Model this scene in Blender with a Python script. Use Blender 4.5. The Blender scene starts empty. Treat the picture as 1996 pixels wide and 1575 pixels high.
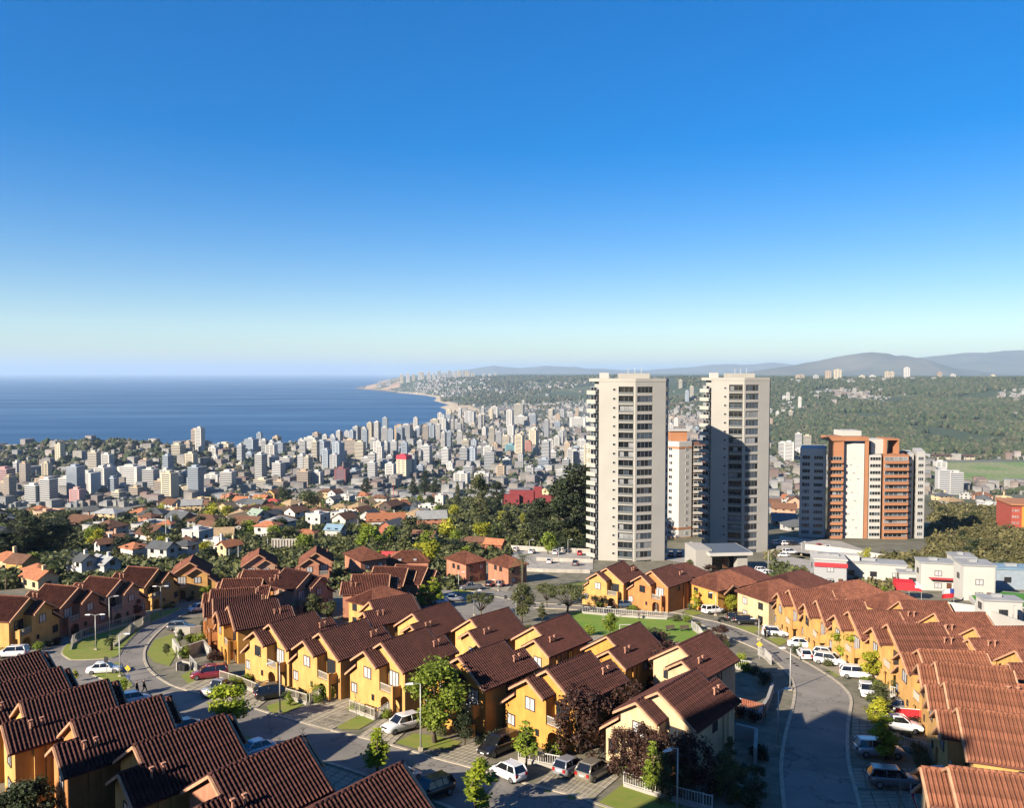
import bpy, bmesh, math, random
import numpy as np
from mathutils import Vector, Matrix
random.seed(7)
RNG = np.random.default_rng(11)
rad = math.radians
scene = bpy.context.scene

# ---------------------------------------------------------------- camera
CAMZ = 200.0                      # camera height above the sea, metres
FPX = 1500.0                      # focal length in photograph pixels (1996 x 1575)
PITCH = math.atan((787.5 - 726.0) / FPX)
cam_data = bpy.data.cameras.new("camera")
cam_data.sensor_fit = 'HORIZONTAL'
cam_data.sensor_width = 36.0
cam_data.lens = 36.0 * FPX / 1996.0
cam_data.clip_start = 1.0
cam_data.clip_end = 250000.0
cam = bpy.data.objects.new("camera", cam_data)
scene.collection.objects.link(cam)
cam.location = (0, 0, CAMZ)
cam.rotation_euler = (math.pi / 2 - PITCH, 0, 0)
scene.camera = cam

# ---------------------------------------------------------------- light
SUN_AZ = rad(47.0)                # light travels towards +x by this angle from the view axis
SUN_EL = rad(27.0)
world = bpy.data.worlds.new("World")
scene.world = world
world.use_nodes = True
wn = world.node_tree.nodes
wl = world.node_tree.links
wn.clear()
w_out = wn.new('ShaderNodeOutputWorld')
w_bg = wn.new('ShaderNodeBackground')
w_sky = wn.new('ShaderNodeTexSky')
w_sky.sky_type = 'NISHITA'
w_sky.sun_disc = False
w_sky.sun_elevation = SUN_EL
w_sky.sun_rotation = math.pi + SUN_AZ
w_sky.altitude = 100
w_sky.air_density = 1.0
w_sky.dust_density = 0.3
w_sky.ozone_density = 3.2
w_hsv = wn.new('ShaderNodeHueSaturation')
w_hsv.inputs['Saturation'].default_value = 1.85
w_hsv.inputs['Hue'].default_value = 0.515
w_bg.inputs['Strength'].default_value = 0.082
w_gam = wn.new('ShaderNodeGamma')
w_gam.inputs['Gamma'].default_value = 0.72
wl.new(w_sky.outputs[0], w_gam.inputs['Color'])
wl.new(w_gam.outputs[0], w_hsv.inputs['Color'])
wl.new(w_hsv.outputs[0], w_bg.inputs['Color'])
wl.new(w_bg.outputs[0], w_out.inputs['Surface'])

sun_data = bpy.data.lights.new("sun", 'SUN')
sun_data.energy = 5.0
sun_data.angle = rad(0.53)
sun_data.color = (1.0, 0.87, 0.70)
sun = bpy.data.objects.new("sun", sun_data)
scene.collection.objects.link(sun)
LIGHT_DIR = Vector((math.sin(SUN_AZ) * math.cos(SUN_EL), math.cos(SUN_AZ) * math.cos(SUN_EL), -math.sin(SUN_EL)))
sun.rotation_euler = LIGHT_DIR.to_track_quat('-Z', 'Y').to_euler()

scene.view_settings.view_transform = 'Standard'
scene.view_settings.look = 'None'
scene.view_settings.gamma = 1.0
scene.view_settings.use_curve_mapping = False
scene.view_settings.exposure = 1.62
scene.render.engine = 'CYCLES'
scene.cycles.max_bounces = 6
scene.cycles.volume_bounces = 1
scene.cycles.transparent_max_bounces = 8
scene.cycles.caustics_reflective = False
scene.cycles.caustics_refractive = False
scene.cycles.use_denoising = True

# ---------------------------------------------------------------- helpers: pixels to places
def ray(px, py):
    x = (px - 998.0) / FPX
    y = (787.5 - py) / FPX
    c, s = math.cos(PITCH), math.sin(PITCH)
    return Vector((x, c + y * s, -s + y * c))
G0, GS = 171.0, 0.12              # the hillside: z = G0 - GS * y
def gz(x, y):
    return G0 - GS * y
def gp(px, py, h=0.0):
    """where the sight line of a pixel meets the hillside raised by h"""
    d = ray(px, py)
    t = (G0 + h - CAMZ) / (d.z + GS * d.y)
    return Vector((0, 0, CAMZ)) + d * t
def hp(px, py, z):
    """where it meets the level z"""
    d = ray(px, py)
    return Vector((0, 0, CAMZ)) + d * ((z - CAMZ) / d.z)
def dp(px, py, Y):
    d = ray(px, py)
    return Vector((0, 0, CAMZ)) + d * (Y / d.y)
def on_ground(px, py):
    p = gp(px, py)
    return p

# ---------------------------------------------------------------- helpers: objects
COL = scene.collection
def link(o, parent=None, loc=None, rz=None):
    COL.objects.link(o)
    if parent is not None:
        o.parent = parent
    if loc is not None:
        o.location = loc
    if rz is not None:
        o.rotation_euler = (0, 0, rz)
    return o
def tag(o, label=None, cat=None, group=None, kind=None):
    if label: o["label"] = label
    if cat: o["category"] = cat
    if group: o["group"] = group
    if kind: o["kind"] = kind
    return o
def thing(name, label, cat, loc=(0, 0, 0), rz=0.0, group=None):
    o = bpy.data.objects.new(name, None)
    o.empty_display_size = 0.5
    link(o, None, loc, rz)
    return tag(o, label, cat, group)
def put(name, mesh, parent=None, mat=None, loc=None, rz=None, mats=None):
    """an object of a (maybe shared) mesh with its own material"""
    o = bpy.data.objects.new(name, mesh)
    link(o, parent, loc, rz)
    if mat is not None:
        mats = [mat]
    if mats:
        for i, m in enumerate(mats):
            if len(mesh.materials) <= i:
                mesh.materials.append(m)
            o.material_slots[i].link = 'OBJECT'
            o.material_slots[i].material = m
    return o
def copy_tree(o, parent=None):
    c = o.copy()
    COL.objects.link(c)
    c.parent = parent
    for ch in list(o.children):
        copy_tree(ch, c)
    return c

class MB:
    """collects boxes, prisms, tubes; mesh() turns them into one mesh"""
    def __init__(self):
        self.v = []; self.f = []; self.m = []
    def add(self, verts, faces, mi=0):
        o = len(self.v)
        self.v.extend([tuple(p) for p in verts])
        for f in faces:
            self.f.append(tuple(i + o for i in f)); self.m.append(mi)
        return self
    def box(self, x0, x1, y0, y1, z0, z1, mi=0):
        v = [(x0,y0,z0),(x1,y0,z0),(x1,y1,z0),(x0,y1,z0),(x0,y0,z1),(x1,y0,z1),(x1,y1,z1),(x0,y1,z1)]
        return self.add(v, [(0,3,2,1),(4,5,6,7),(0,1,5,4),(1,2,6,5),(2,3,7,6),(3,0,4,7)], mi)
    def hexa(self, pts, mi=0):
        """8 points: bottom 4, top 4"""
        return self.add(pts, [(0,3,2,1),(4,5,6,7),(0,1,5,4),(1,2,6,5),(2,3,7,6),(3,0,4,7)], mi)
    def prism(self, poly, d, mi=0):
        """polygon of 3d points pushed along vector d"""
        n = len(poly)
        v = [tuple(p) for p in poly] + [(p[0]+d[0], p[1]+d[1], p[2]+d[2]) for p in poly]
        f = [tuple(range(n))[::-1], tuple(range(n, 2*n))]
        for i in range(n):
            j = (i+1) % n
            f.append((i, j, j+n, i+n))
        return self.add(v, f, mi)
    def tube(self, pts, radii, n=6, mi=0, cap=True):
        pts = [Vector(p) for p in pts]
        rings = []
        o = len(self.v)
        for i, p in enumerate(pts):
            a = pts[max(0, i-1)]; b = pts[min(len(pts)-1, i+1)]
            d = (b - a)
            if d.length < 1e-6: d = Vector((0,0,1))
            d.normalize()
            u = d.cross(Vector((0.0,1.0,0.0)) if abs(d.y) < 0.9 else Vector((1.0,0,0))).normalized()
            w = d.cross(u)
            r = radii[i] if hasattr(radii, '__len__') else radii
            for k in range(n):
                t = 2*math.pi*k/n
                self.v.append(tuple(p + u*(r*math.cos(t)) + w*(r*math.sin(t))))
        for i in range(len(pts)-1):
            for k in range(n):
                k2 = (k+1) % n
                self.f.append((o+i*n+k, o+i*n+k2, o+(i+1)*n+k2, o+(i+1)*n+k)); self.m.append(mi)
        if cap:
            self.f.append(tuple(o+k for k in range(n))[::-1]); self.m.append(mi)
            e = o+(len(pts)-1)*n
            self.f.append(tuple(e+k for k in range(n))); self.m.append(mi)
        return self
    def mesh(self, name, mat=None, mats=None, smooth=False):
        me = bpy.data.meshes.new(name)
        me.from_pydata(self.v, [], self.f)
        if mats is None and mat is not None: mats = [mat]
        for m in (mats or []): me.materials.append(m)
        if len(set(self.m)) > 1:
            me.polygons.foreach_set('material_index', self.m)
        if smooth:
            me.polygons.foreach_set('use_smooth', [True]*len(self.f))
        me.validate()
        me.update()
        return me
    def obj(self, name, mat=None, parent=None, mats=None, smooth=False, loc=None, rz=None):
        me = self.mesh(name, mat, mats, smooth)
        o = bpy.data.objects.new(name, me)
        return link(o, parent, loc, rz)

def np_mesh(name, verts, faces, mat=None, colors=None, smooth=False, mat_index=None, mats=None):
    """big meshes from arrays; faces (n,3) or (n,4); colors per vertex (n,3)"""
    me = bpy.data.meshes.new(name)
    verts = np.asarray(verts, dtype=np.float32); faces = np.asarray(faces, dtype=np.int32)
    nf, k = faces.shape
    me.vertices.add(len(verts)); me.vertices.foreach_set('co', verts.ravel())
    me.loops.add(nf*k); me.loops.foreach_set('vertex_index', faces.ravel())
    me.polygons.add(nf)
    me.polygons.foreach_set('loop_start', np.arange(0, nf*k, k, dtype=np.int32))
    me.polygons.foreach_set('loop_total', np.full(nf, k, dtype=np.int32))
    me.polygons.foreach_set('use_smooth', np.full(nf, bool(smooth), dtype=bool))
    if mats is None and mat is not None: mats = [mat]
    for m in (mats or []): me.materials.append(m)
    if mat_index is not None: me.polygons.foreach_set('material_index', np.asarray(mat_index, dtype=np.int32))
    me.update(calc_edges=True)
    if colors is not None:
        a = me.color_attributes.new('Col', 'FLOAT_COLOR', 'POINT')
        c = np.ones((len(verts), 4), dtype=np.float32); c[:, :3] = colors
        a.data.foreach_set('color', c.ravel())
    return me

# ---------------------------------------------------------------- helpers: materials
ALB = 0.64                        # paints below are listed on a bright scale, this brings them to real reflectances
def mat(name, col, rough=0.8, var=0.0, scale=4.0, col2=None, bump=0.0, bscale=None, spec=0.3, metal=0.0,
        objvar=0.0, vcol=False, detail=4.0, coat=0.0, emit=None):
    """procedural paint: base colour, noise towards col2, slight change from object to object"""
    col = tuple(c*ALB for c in col)
    if col2 is not None: col2 = tuple(c*ALB for c in col2)
    m = bpy.data.materials.new(name)
    m.use_nodes = True
    nt = m.node_tree; N = nt.nodes; L = nt.links
    b = N['Principled BSDF']
    b.inputs['Roughness'].default_value = rough
    b.inputs['Specular IOR Level'].default_value = spec
    b.inputs['Metallic'].default_value = metal
    if coat: b.inputs['Coat Weight'].default_value = coat
    out = None
    if vcol:
        a = N.new('ShaderNodeVertexColor'); a.layer_name = 'Col'; out = a.outputs['Color']
    tc = None
    if var > 0 or bump > 0:
        tc = N.new('ShaderNodeTexCoord')
        no = N.new('ShaderNodeTexNoise')
        no.inputs['Scale'].default_value = scale
        no.inputs['Detail'].default_value = detail
        L.new(tc.outputs['Object'], no.inputs['Vector'])
    if var > 0:
        mx = N.new('ShaderNodeMix'); mx.data_type = 'RGBA'
        if out is None:
            c2 = col2 if col2 is not None else tuple(c*(1-var) for c in col)
            mx.inputs[6].default_value = (*col, 1); mx.inputs[7].default_value = (*c2, 1)
            rp = N.new('ShaderNodeMapRange'); rp.inputs[1].default_value = 0.35; rp.inputs[2].default_value = 0.7
            L.new(no.outputs['Fac'], rp.inputs[0]); L.new(rp.outputs[0], mx.inputs[0])
        else:
            mx.blend_type = 'MULTIPLY'; mx.inputs[0].default_value = 1.0
            rp = N.new('ShaderNodeMapRange'); rp.inputs[1].default_value = 0.3; rp.inputs[2].default_value = 0.7
            rp.inputs[3].default_value = (1-var)*ALB; rp.inputs[4].default_value = (1+var)*ALB
            L.new(no.outputs['Fac'], rp.inputs[0])
            L.new(out, mx.inputs[6]); L.new(rp.outputs[0], mx.inputs[7])
        out = mx.outputs[2]
    if objvar > 0:
        oi = N.new('ShaderNodeObjectInfo'); hs = N.new('ShaderNodeHueSaturation')
        mr = N.new('ShaderNodeMapRange'); mr.inputs[3].default_value = 1-objvar; mr.inputs[4].default_value = 1+objvar
        L.new(oi.outputs['Random'], mr.inputs[0]); L.new(mr.outputs[0], hs.inputs['Value'])
        if out is None: hs.inputs['Color'].default_value = (*col, 1)
        else: L.new(out, hs.inputs['Color'])
        out = hs.outputs[0]
    if out is None: b.inputs['Base Color'].default_value = (*col, 1)
    else: L.new(out, b.inputs['Base Color'])
    if bump > 0:
        bp = N.new('ShaderNodeBump'); bp.inputs['Strength'].default_value = bump
        no2 = N.new('ShaderNodeTexNoise'); no2.inputs['Scale'].default_value = bscale or scale*4; no2.inputs['Detail'].default_value = 5
        L.new(tc.outputs['Object'], no2.inputs['Vector'])
        L.new(no2.outputs['Fac'], bp.inputs['Height']); L.new(bp.outputs[0], b.inputs['Normal'])
    if emit:
        b.inputs['Emission Color'].default_value = (*emit, 1); b.inputs['Emission Strength'].default_value = 1
    return m
def leaf_mat(name, c_dark, c_light, trans=0.25, hue=0.0):
    """foliage: colour from the crown's own leaf tint, light passes through a little"""
    c_dark = tuple(c*ALB for c in c_dark); c_light = tuple(c*ALB for c in c_light)
    m = bpy.data.materials.new(name); m.use_nodes = True
    nt = m.node_tree; N = nt.nodes; L = nt.links
    N.clear()
    o = N.new('ShaderNodeOutputMaterial')
    a = N.new('ShaderNodeVertexColor'); a.layer_name = 'Col'
    sx = N.new('ShaderNodeSeparateColor'); L.new(a.outputs['Color'], sx.inputs[0])
    mx = N.new('ShaderNodeMix'); mx.data_type = 'RGBA'
    mx.inputs[6].default_value = (*c_dark, 1); mx.inputs[7].default_value = (*c_light, 1)
    L.new(sx.outputs[0], mx.inputs[0])
    oi = N.new('ShaderNodeObjectInfo'); hs = N.new('ShaderNodeHueSaturation')
    mr = N.new('ShaderNodeMapRange'); mr.inputs[3].default_value = 0.85; mr.inputs[4].default_value = 1.15
    L.new(oi.outputs['Random'], mr.inputs[0]); L.new(mr.outputs[0], hs.inputs['Value']); L.new(mx.outputs[2], hs.inputs['Color'])
    d = N.new('ShaderNodeBsdfPrincipled'); d.inputs['Roughness'].default_value = 0.6; d.inputs['Specular IOR Level'].default_value = 0.25
    t = N.new('ShaderNodeBsdfTranslucent'); s = N.new('ShaderNodeMixShader'); s.inputs[0].default_value = trans
    L.new(hs.outputs[0], d.inputs['Base Color']); L.new(hs.outputs[0], t.inputs['Color'])
    L.new(d.outputs[0], s.inputs[1]); L.new(t.outputs[0], s.inputs[2]); L.new(s.outputs[0], o.inputs['Surface'])
    return m
def smooth(a, b, x):
    t = np.clip((x - a) / (b - a), 0, 1)
    return t*t*(3-2*t)
# ---------------------------------------------------------------- the land
def vnoise(x, y, seed=0):
    """value noise, arrays in, -1..1 out"""
    xi = np.floor(x).astype(np.int64); yi = np.floor(y).astype(np.int64)
    xf = x - xi; yf = y - yi
    u = xf*xf*(3-2*xf); v = yf*yf*(3-2*yf)
    def h(a, b):
        n = (a*374761393 + b*668265263 + seed*974711) & 0x7fffffff
        n = ((n ^ (n >> 13)) * 1274126177) & 0x7fffffff
        return ((n ^ (n >> 16)) & 0xffff) / 32767.5 - 1
    return (h(xi,yi)*(1-u)+h(xi+1,yi)*u)*(1-v) + (h(xi,yi+1)*(1-u)+h(xi+1,yi+1)*u)*v
def fbm(x, y, seed=0, oct=4):
    s = 0; a = 1.0; t = 0
    for k in range(oct):
        s = s + a*vnoise(x*2**k, y*2**k, seed+k*17); t += a; a *= 0.5
    return s/t

coast_px = [(-500,905),(-200,902),(0,899),(150,905),(290,899),(330,894),(400,884),(500,873),(600,863),(720,848),(800,834),(850,819),
            (868,810),(873,803),(869,798),(858,794),(876,789),(864,786),(846,781),(852,777),(848,774),(830,771),(800,767.5),(765,765),
            (742,762),(715,760),(692,758),(700,755),(722,752.5),(737,750),(744,747),(735,744),(748,741),(790,738),(850,736)]
COAST = [hp(a, b, 0.0).to_2d() for a, b in coast_px]
LAND = [(COAST[0].x, -3000.0)] + [(p.x, p.y) for p in COAST] + [(20000.0, 62000.0), (90000.0, 62000.0), (90000.0, -3000.0)]
LAND_A = np.array(LAND)
def shore(x, y):
    """distance to the shore, positive on land"""
    shp = x.shape; P = np.stack([x.ravel(), y.ravel()], 1)
    best = np.full(len(P), 1e12); inside = np.zeros(len(P), bool)
    n = len(LAND_A)
    for i in range(n):
        a = LAND_A[i]; b = LAND_A[(i+1) % n]; ab = b-a
        t = np.clip(((P-a)@ab)/(ab@ab), 0, 1)
        d = P - (a + t[:,None]*ab)
        best = np.minimum(best, (d*d).sum(1))
        c = ((a[1] > P[:,1]) != (b[1] > P[:,1]))
        with np.errstate(divide='ignore', invalid='ignore'):
            xx = (b[0]-a[0])*(P[:,1]-a[1])/(b[1]-a[1])+a[0]
        inside ^= (c & (P[:,0] < xx))
    return (np.sqrt(best)*np.where(inside, 1, -1)).reshape(shp)
FOOT = ([600, 690, 740, 800, 860, 900, 1000, 1150, 1300, 1500, 1700, 1996, 2400], [9500, 9200, 8300, 7300, 5400, 4700, 4500, 3900, 2900, 2150, 1900, 1850, 1800])
TOPY = ([600, 690, 740, 800, 860, 900, 1000, 1150, 1300, 1500, 1700, 1996, 2400], [10500, 10000, 9500, 9000, 8800, 8600, 8600, 7600, 6000, 4900, 4500, 4400, 4300])
TOPZ = ([600, 690, 740, 800, 900, 1000, 1150, 1300, 1500, 1700, 1996, 2400], [60, 80, 105, 118, 138, 158, 162, 160, 158, 157, 154, 150])
def land_z(x, y):
    x = np.asarray(x, float); y = np.asarray(y, float)
    shp = np.broadcast(x, y).shape
    x = np.broadcast_to(x, shp).astype(float); y = np.broadcast_to(y, shp).astype(float)
    col = 998 + FPX * x / np.maximum(y, 1.0)
    z = G0 - GS*y
    plain = 6.0 + 1.5*fbm(x/400, y/400, 3)
    f0 = np.interp(col, [-400, 240, 430, 3000], [440, 440, 610, 610]); yw = y + 35*fbm(x/120, y/160, 5)
    far = np.clip((yw-f0)/400, 0, 1); far = far*far*(3-2*far)
    z = z + 5.0*fbm(x/90, y/110, 9)*smooth(560, 640, y)*(1-far)
    z = z*(1-far) + plain*far
    # wooded hill by the shore at the left
    hill = np.exp(-(((x+860)/330)**2 + ((y-1560)/190)**2))
    z = z + 46*hill*far
    f = np.interp(col, *FOOT); t = np.interp(col, *TOPY); tz = np.interp(col, *TOPZ)
    s = np.clip((y - f)/(t - f), 0, 1)
    s2 = smooth(0, 1, s)
    rough = fbm(x/900, y/900, 21, 5)
    z = z + (tz-6)*s2*(1 + 0.38*rough*np.clip(4*s*(1-s), 0, 1)) + 9*rough*s2
    return z
def land_full(x, y):
    z = land_z(x, y)
    d = shore(np.asarray(x, float), np.asarray(y, float))
    cliff = np.where(y > 7000, 0.22, 0.08)
    return np.where(d > 0, np.minimum(z, 0.3 + d*cliff), np.maximum(-12.0, d*0.05)), d

ys = np.concatenate([np.linspace(-80, 60, 8), np.geomspace(70, 1000, 90), np.geomspace(1010, 12500, 330), np.geomspace(12800, 60000, 24)])
ts = np.tan(np.radians(np.linspace(-44, 46, 470)))
TX = (np.maximum(ys, 0)[:, None] + 60)*ts[None, :]
TY = np.repeat(ys[:, None], len(ts), 1)
TZ, TD = land_full(TX, TY)
nr, nc = TX.shape
TV = np.stack([TX.ravel(), TY.ravel(), TZ.ravel()], 1)
ii = np.arange(nr*nc).reshape(nr, nc)
TF = np.stack([ii[:-1,:-1].ravel(), ii[:-1,1:].ravel(), ii[1:,1:].ravel(), ii[1:,:-1].ravel()], 1)
# keep only land and a strip of sea bed
keep = (TD.ravel()[TF] > -250).any(1)
TF = TF[keep]
colr = 998 + FPX*TX/np.maximum(TY, 1)
n1 = fbm(TX/60, TY/60, 31); n2 = fbm(TX/300, TY/300, 41, 5)
def lerp(a, b, t): return np.asarray(a)[None,None,:]*(1-t[...,None]) + np.asarray(b)[None,None,:]*t[...,None]
C = lerp((0.20,0.185,0.15), (0.15,0.15,0.10), smooth(-0.3, 0.4, n1))                                   # yards, bare soil
mid = smooth(250, 330, TY)[...,None]
C = C*(1-mid) + lerp((0.075,0.085,0.035), (0.16,0.14,0.085), smooth(-0.4, 0.4, n1))*mid               # gardens and verges
city = smooth(760, 1000, TY)[...,None]
C = C*(1-city) + lerp((0.10,0.12,0.08), (0.22,0.21,0.20), smooth(-0.3, 0.3, n2))*city
f = np.interp(colr, *FOOT); t = np.interp(colr, *TOPY)
hs = smooth(-0.05, 0.12, (TY-f)/(t-f))[...,None]
C = C*(1-hs) + lerp((0.045,0.07,0.03), (0.13,0.14,0.07), smooth(-0.15, 0.5, n2))*hs
dune = ((colr > 712) & (colr < 782) & (TY > 8300) & (TD > 60) & (n2 < 0.12))[...,None]
C = np.where(dune, np.array((0.46,0.32,0.21)), C)
sand = ((TD < 170) & (TY > 3300) & (TY < 4650) & (colr > 840))[...,None] | ((TD < 60) & (TY > 3000))[...,None]
C = np.where(sand, np.array((0.55,0.44,0.30)), C)
rock = ((TD < 40) & (TY > 7600))[...,None]
C = np.where(rock, np.array((0.12,0.10,0.08)), C)
field = ((colr > 1835) & (TY > 1330) & (TY < 1660))[...,None]
C = np.where(field, lerp((0.15,0.24,0.06), (0.25,0.27,0.12), smooth(-0.3, 0.4, n1)), C)
M_land = mat('land_cover', (0.2,0.2,0.15), 0.95, var=0.35, scale=0.15, vcol=True, detail=8, bump=0.3, bscale=0.8)
me = np_mesh('terrain', TV, TF, M_land, C.reshape(-1, 3), smooth=True)
terrain = link(bpy.data.objects.new('terrain', me)); tag(terrain, kind='structure')

# the sea
def sea_mat():
    m = bpy.data.materials.new('sea_water'); m.use_nodes = True
    nt = m.node_tree; N = nt.nodes; L = nt.links; b = N['Principled BSDF']
    b.inputs['Base Color'].default_value = (0.006, 0.045, 0.115, 1)
    b.inputs['Specular IOR Level'].default_value = 0.5; b.inputs['IOR'].default_value = 1.33
    tc = N.new('ShaderNodeTexCoord'); mp = N.new('ShaderNodeMapping'); mp.inputs['Scale'].default_value = (0.0007, 0.0028, 1)
    mp.inputs['Rotation'].default_value = (0, 0, 0.25)
    no = N.new('ShaderNodeTexNoise'); no.inputs['Scale'].default_value = 1.0; no.inputs['Detail'].default_value = 6
    L.new(tc.outputs['Object'], mp.inputs[0]); L.new(mp.outputs[0], no.inputs['Vector'])
    mr = N.new('ShaderNodeMapRange'); mr.inputs[1].default_value = 0.3; mr.inputs[2].default_value = 0.7; mr.inputs[3].default_value = 0.28; mr.inputs[4].default_value = 0.5
    L.new(no.outputs['Fac'], mr.inputs[0]); L.new(mr.outputs[0], b.inputs['Roughness'])
    no2 = N.new('ShaderNodeTexNoise'); no2.inputs['Scale'].default_value = 0.05; no2.inputs['Detail'].default_value = 6
    L.new(tc.outputs['Object'], no2.inputs['Vector'])
    bp = N.new('ShaderNodeBump'); bp.inputs['Strength'].default_value = 0.5; bp.inputs['Distance'].default_value = 3.0
    L.new(no2.outputs['Fac'], bp.inputs['Height']); L.new(bp.outputs[0], b.inputs['Normal'])
    return m
M_sea = sea_mat()
xs = np.linspace(-60000, 60000, 13); yy = np.concatenate([[-2500], np.linspace(500, 90000, 14)])
SX, SY = np.meshgrid(xs, yy); jj = np.arange(SX.size).reshape(SX.shape)
SF = np.stack([jj[:-1,:-1].ravel(), jj[:-1,1:].ravel(), jj[1:,1:].ravel(), jj[1:,:-1].ravel()], 1)
sea = link(bpy.data.objects.new('sea', np_mesh('sea', np.stack([SX.ravel(), SY.ravel(), 0*SX.ravel()], 1), SF, M_sea))); tag(sea, kind='structure')

# mountains behind the town
M_mount = mat('mountain_scrub', (0.09,0.095,0.06), 0.95, var=0.5, scale=0.0012, col2=(0.17,0.15,0.11), detail=8)
def mountains(name, prof, Y, depth, seed):
    px = np.arange(prof[0][0], prof[-1][0]+1, 6.0)
    top = np.interp(px, [p[0] for p in prof], [p[1] for p in prof])
    top = top + 1.6*fbm(px/28, px*0+seed, seed, 4)
    rows = 26
    V = []
    for r in range(rows):
        s = r/(rows-1)*2-1                     # -1 front foot .. 0 crest .. 1 back foot
        Yr = Y + s*depth
        x = (px-998)/FPX*Y + 0.0
        crest = CAMZ + (726-top)/FPX*Y
        prof_h = np.clip(1-abs(s)**1.15, 0, 1)
        rg = fbm(x/(0.08*Y), np.full_like(x, Yr)/(0.08*Y), seed+3, 5)
        z = -20 + (crest+20)*np.clip(prof_h*(1+0.55*rg*(abs(s)>0.02)*np.clip(2.5*abs(s), 0, 1)), 0, 1.0)
        V.append(np.stack([x, np.full_like(x, Yr), z], 1))
    V = np.array(V); q = np.arange(V.shape[0]*V.shape[1]).reshape(V.shape[:2])
    Fq = np.stack([q[:-1,:-1].ravel(), q[:-1,1:].ravel(), q[1:,1:].ravel(), q[1:,:-1].ravel()], 1)
    o = link(bpy.data.objects.new(name, np_mesh(name, V.reshape(-1,3), Fq, M_mount, smooth=True))); tag(o, kind='structure')
mountains('mountains', [(1380,735),(1450,726),(1500,719),(1550,711),(1590,702),(1630,694),(1660,689),(1690,685.5),(1715,688),(1735,694),(1752,692),(1780,699),(1830,712),(1900,722),(1990,732)], 14000, 2200, 5)
mountains('mountains', [(1600,735),(1680,722),(1740,704),(1780,699),(1830,691),(1880,686),(1920,686),(1960,682),(1996,682),(2060,684),(2150,690),(2400,720)], 18000, 3000, 8)
mountains('mountains', [(820,735),(880,724),(930,717),(962,712.5),(1010,718),(1060,713),(1120,716),(1180,720),(1260,722),(1320,717),(1390,709),(1450,711),(1500,707),(1560,712),(1700,720),(1900,726)], 26000, 4000, 12)

# the air: one closed box of thin haze round the camera and everything built
M_haze = bpy.data.materials.new('haze_air'); M_haze.use_nodes = True
hn = M_haze.node_tree.nodes; hn.clear()
ho = hn.new('ShaderNodeOutputMaterial'); hv = hn.new('ShaderNodeVolumePrincipled')
hv.inputs['Color'].default_value = (0.42, 0.58, 0.78, 1); hv.inputs['Density'].default_value = 0.000042
hv.inputs['Anisotropy'].default_value = 0.05
M_haze.node_tree.links.new(hv.outputs[0], ho.inputs['Volume'])
haze = MB().box(-95000, 95000, -4000, 91000, -25, 760).obj('haze', M_haze); tag(haze, 'pale blue haze over the bay and the far hills', 'haze', kind='stuff')
# ---------------------------------------------------------------- streets, kerbs, lawns of the housing estate
def asphalt_mat():
    """worn asphalt: broad tone patches, repair patches, cracks"""
    m = mat('worn_asphalt', (0.30,0.275,0.235), 0.92, var=0.3, scale=0.22, col2=(0.22,0.205,0.18), bump=0.25, bscale=7, detail=8)
    nt = m.node_tree; N = nt.nodes; L = nt.links; b = N['Principled BSDF']; src = b.inputs['Base Color'].links[0].from_socket
    tc = N.new('ShaderNodeTexCoord'); vo = N.new('ShaderNodeTexVoronoi'); vo.feature = 'DISTANCE_TO_EDGE'; vo.inputs['Scale'].default_value = 0.16
    wa = N.new('ShaderNodeTexNoise'); wa.inputs['Scale'].default_value = 0.9; wa.inputs['Detail'].default_value = 6
    ad = N.new('ShaderNodeMix'); ad.data_type = 'VECTOR'; ad.inputs[0].default_value = 0.35
    L.new(tc.outputs['Object'], wa.inputs['Vector']); 
    ml = N.new('ShaderNodeVectorMath'); ml.operation = 'MULTIPLY_ADD'; ml.inputs[1].default_value = (3.5,3.5,0); L.new(wa.outputs['Color'], ml.inputs[0]); L.new(tc.outputs['Object'], ml.inputs[2])
    L.new(ml.outputs[0], vo.inputs['Vector'])
    mr = N.new('ShaderNodeMapRange'); mr.inputs[1].default_value = 0.0; mr.inputs[2].default_value = 0.022; mr.inputs[3].default_value = 0.55; mr.inputs[4].default_value = 1.0
    L.new(vo.outputs['Distance'], mr.inputs[0])
    v2 = N.new('ShaderNodeTexVoronoi'); v2.inputs['Scale'].default_value = 0.11; L.new(tc.outputs['Object'], v2.inputs['Vector'])
    sp = N.new('ShaderNodeSeparateColor'); L.new(v2.outputs['Color'], sp.inputs[0])
    m2 = N.new('ShaderNodeMapRange'); m2.inputs[3].default_value = 0.84; m2.inputs[4].default_value = 1.08; L.new(sp.outputs[0], m2.inputs[0])
    mu = N.new('ShaderNodeMath'); mu.operation = 'MULTIPLY'; L.new(mr.outputs[0], mu.inputs[0]); L.new(m2.outputs[0], mu.inputs[1])
    hs = N.new('ShaderNodeMix'); hs.data_type = 'RGBA'; hs.blend_type = 'MULTIPLY'; hs.inputs[0].default_value = 1.0
    L.new(src, hs.inputs[6]); L.new(mu.outputs[0], hs.inputs[7]); L.new(hs.outputs[2], b.inputs['Base Color'])
    return m
M_asphalt = asphalt_mat()
M_kerb = mat('kerb_concrete', (0.55,0.48,0.36), 0.9, var=0.3, scale=1.5, bump=0.2)
M_grass = mat('lawn_grass', (0.19,0.26,0.03), 0.95, var=0.5, scale=0.9, col2=(0.28,0.27,0.06), bump=0.6, bscale=9, detail=8)
M_parkgrass = mat('park_grass', (0.14,0.27,0.02), 0.95, var=0.45, scale=0.25, col2=(0.22,0.30,0.04), bump=0.6, bscale=9, detail=8)
M_pave = mat('paving_slab', (0.42,0.37,0.28), 0.9, var=0.35, scale=0.8, col2=(0.30,0.27,0.20), objvar=0.12, bump=0.2)
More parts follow.
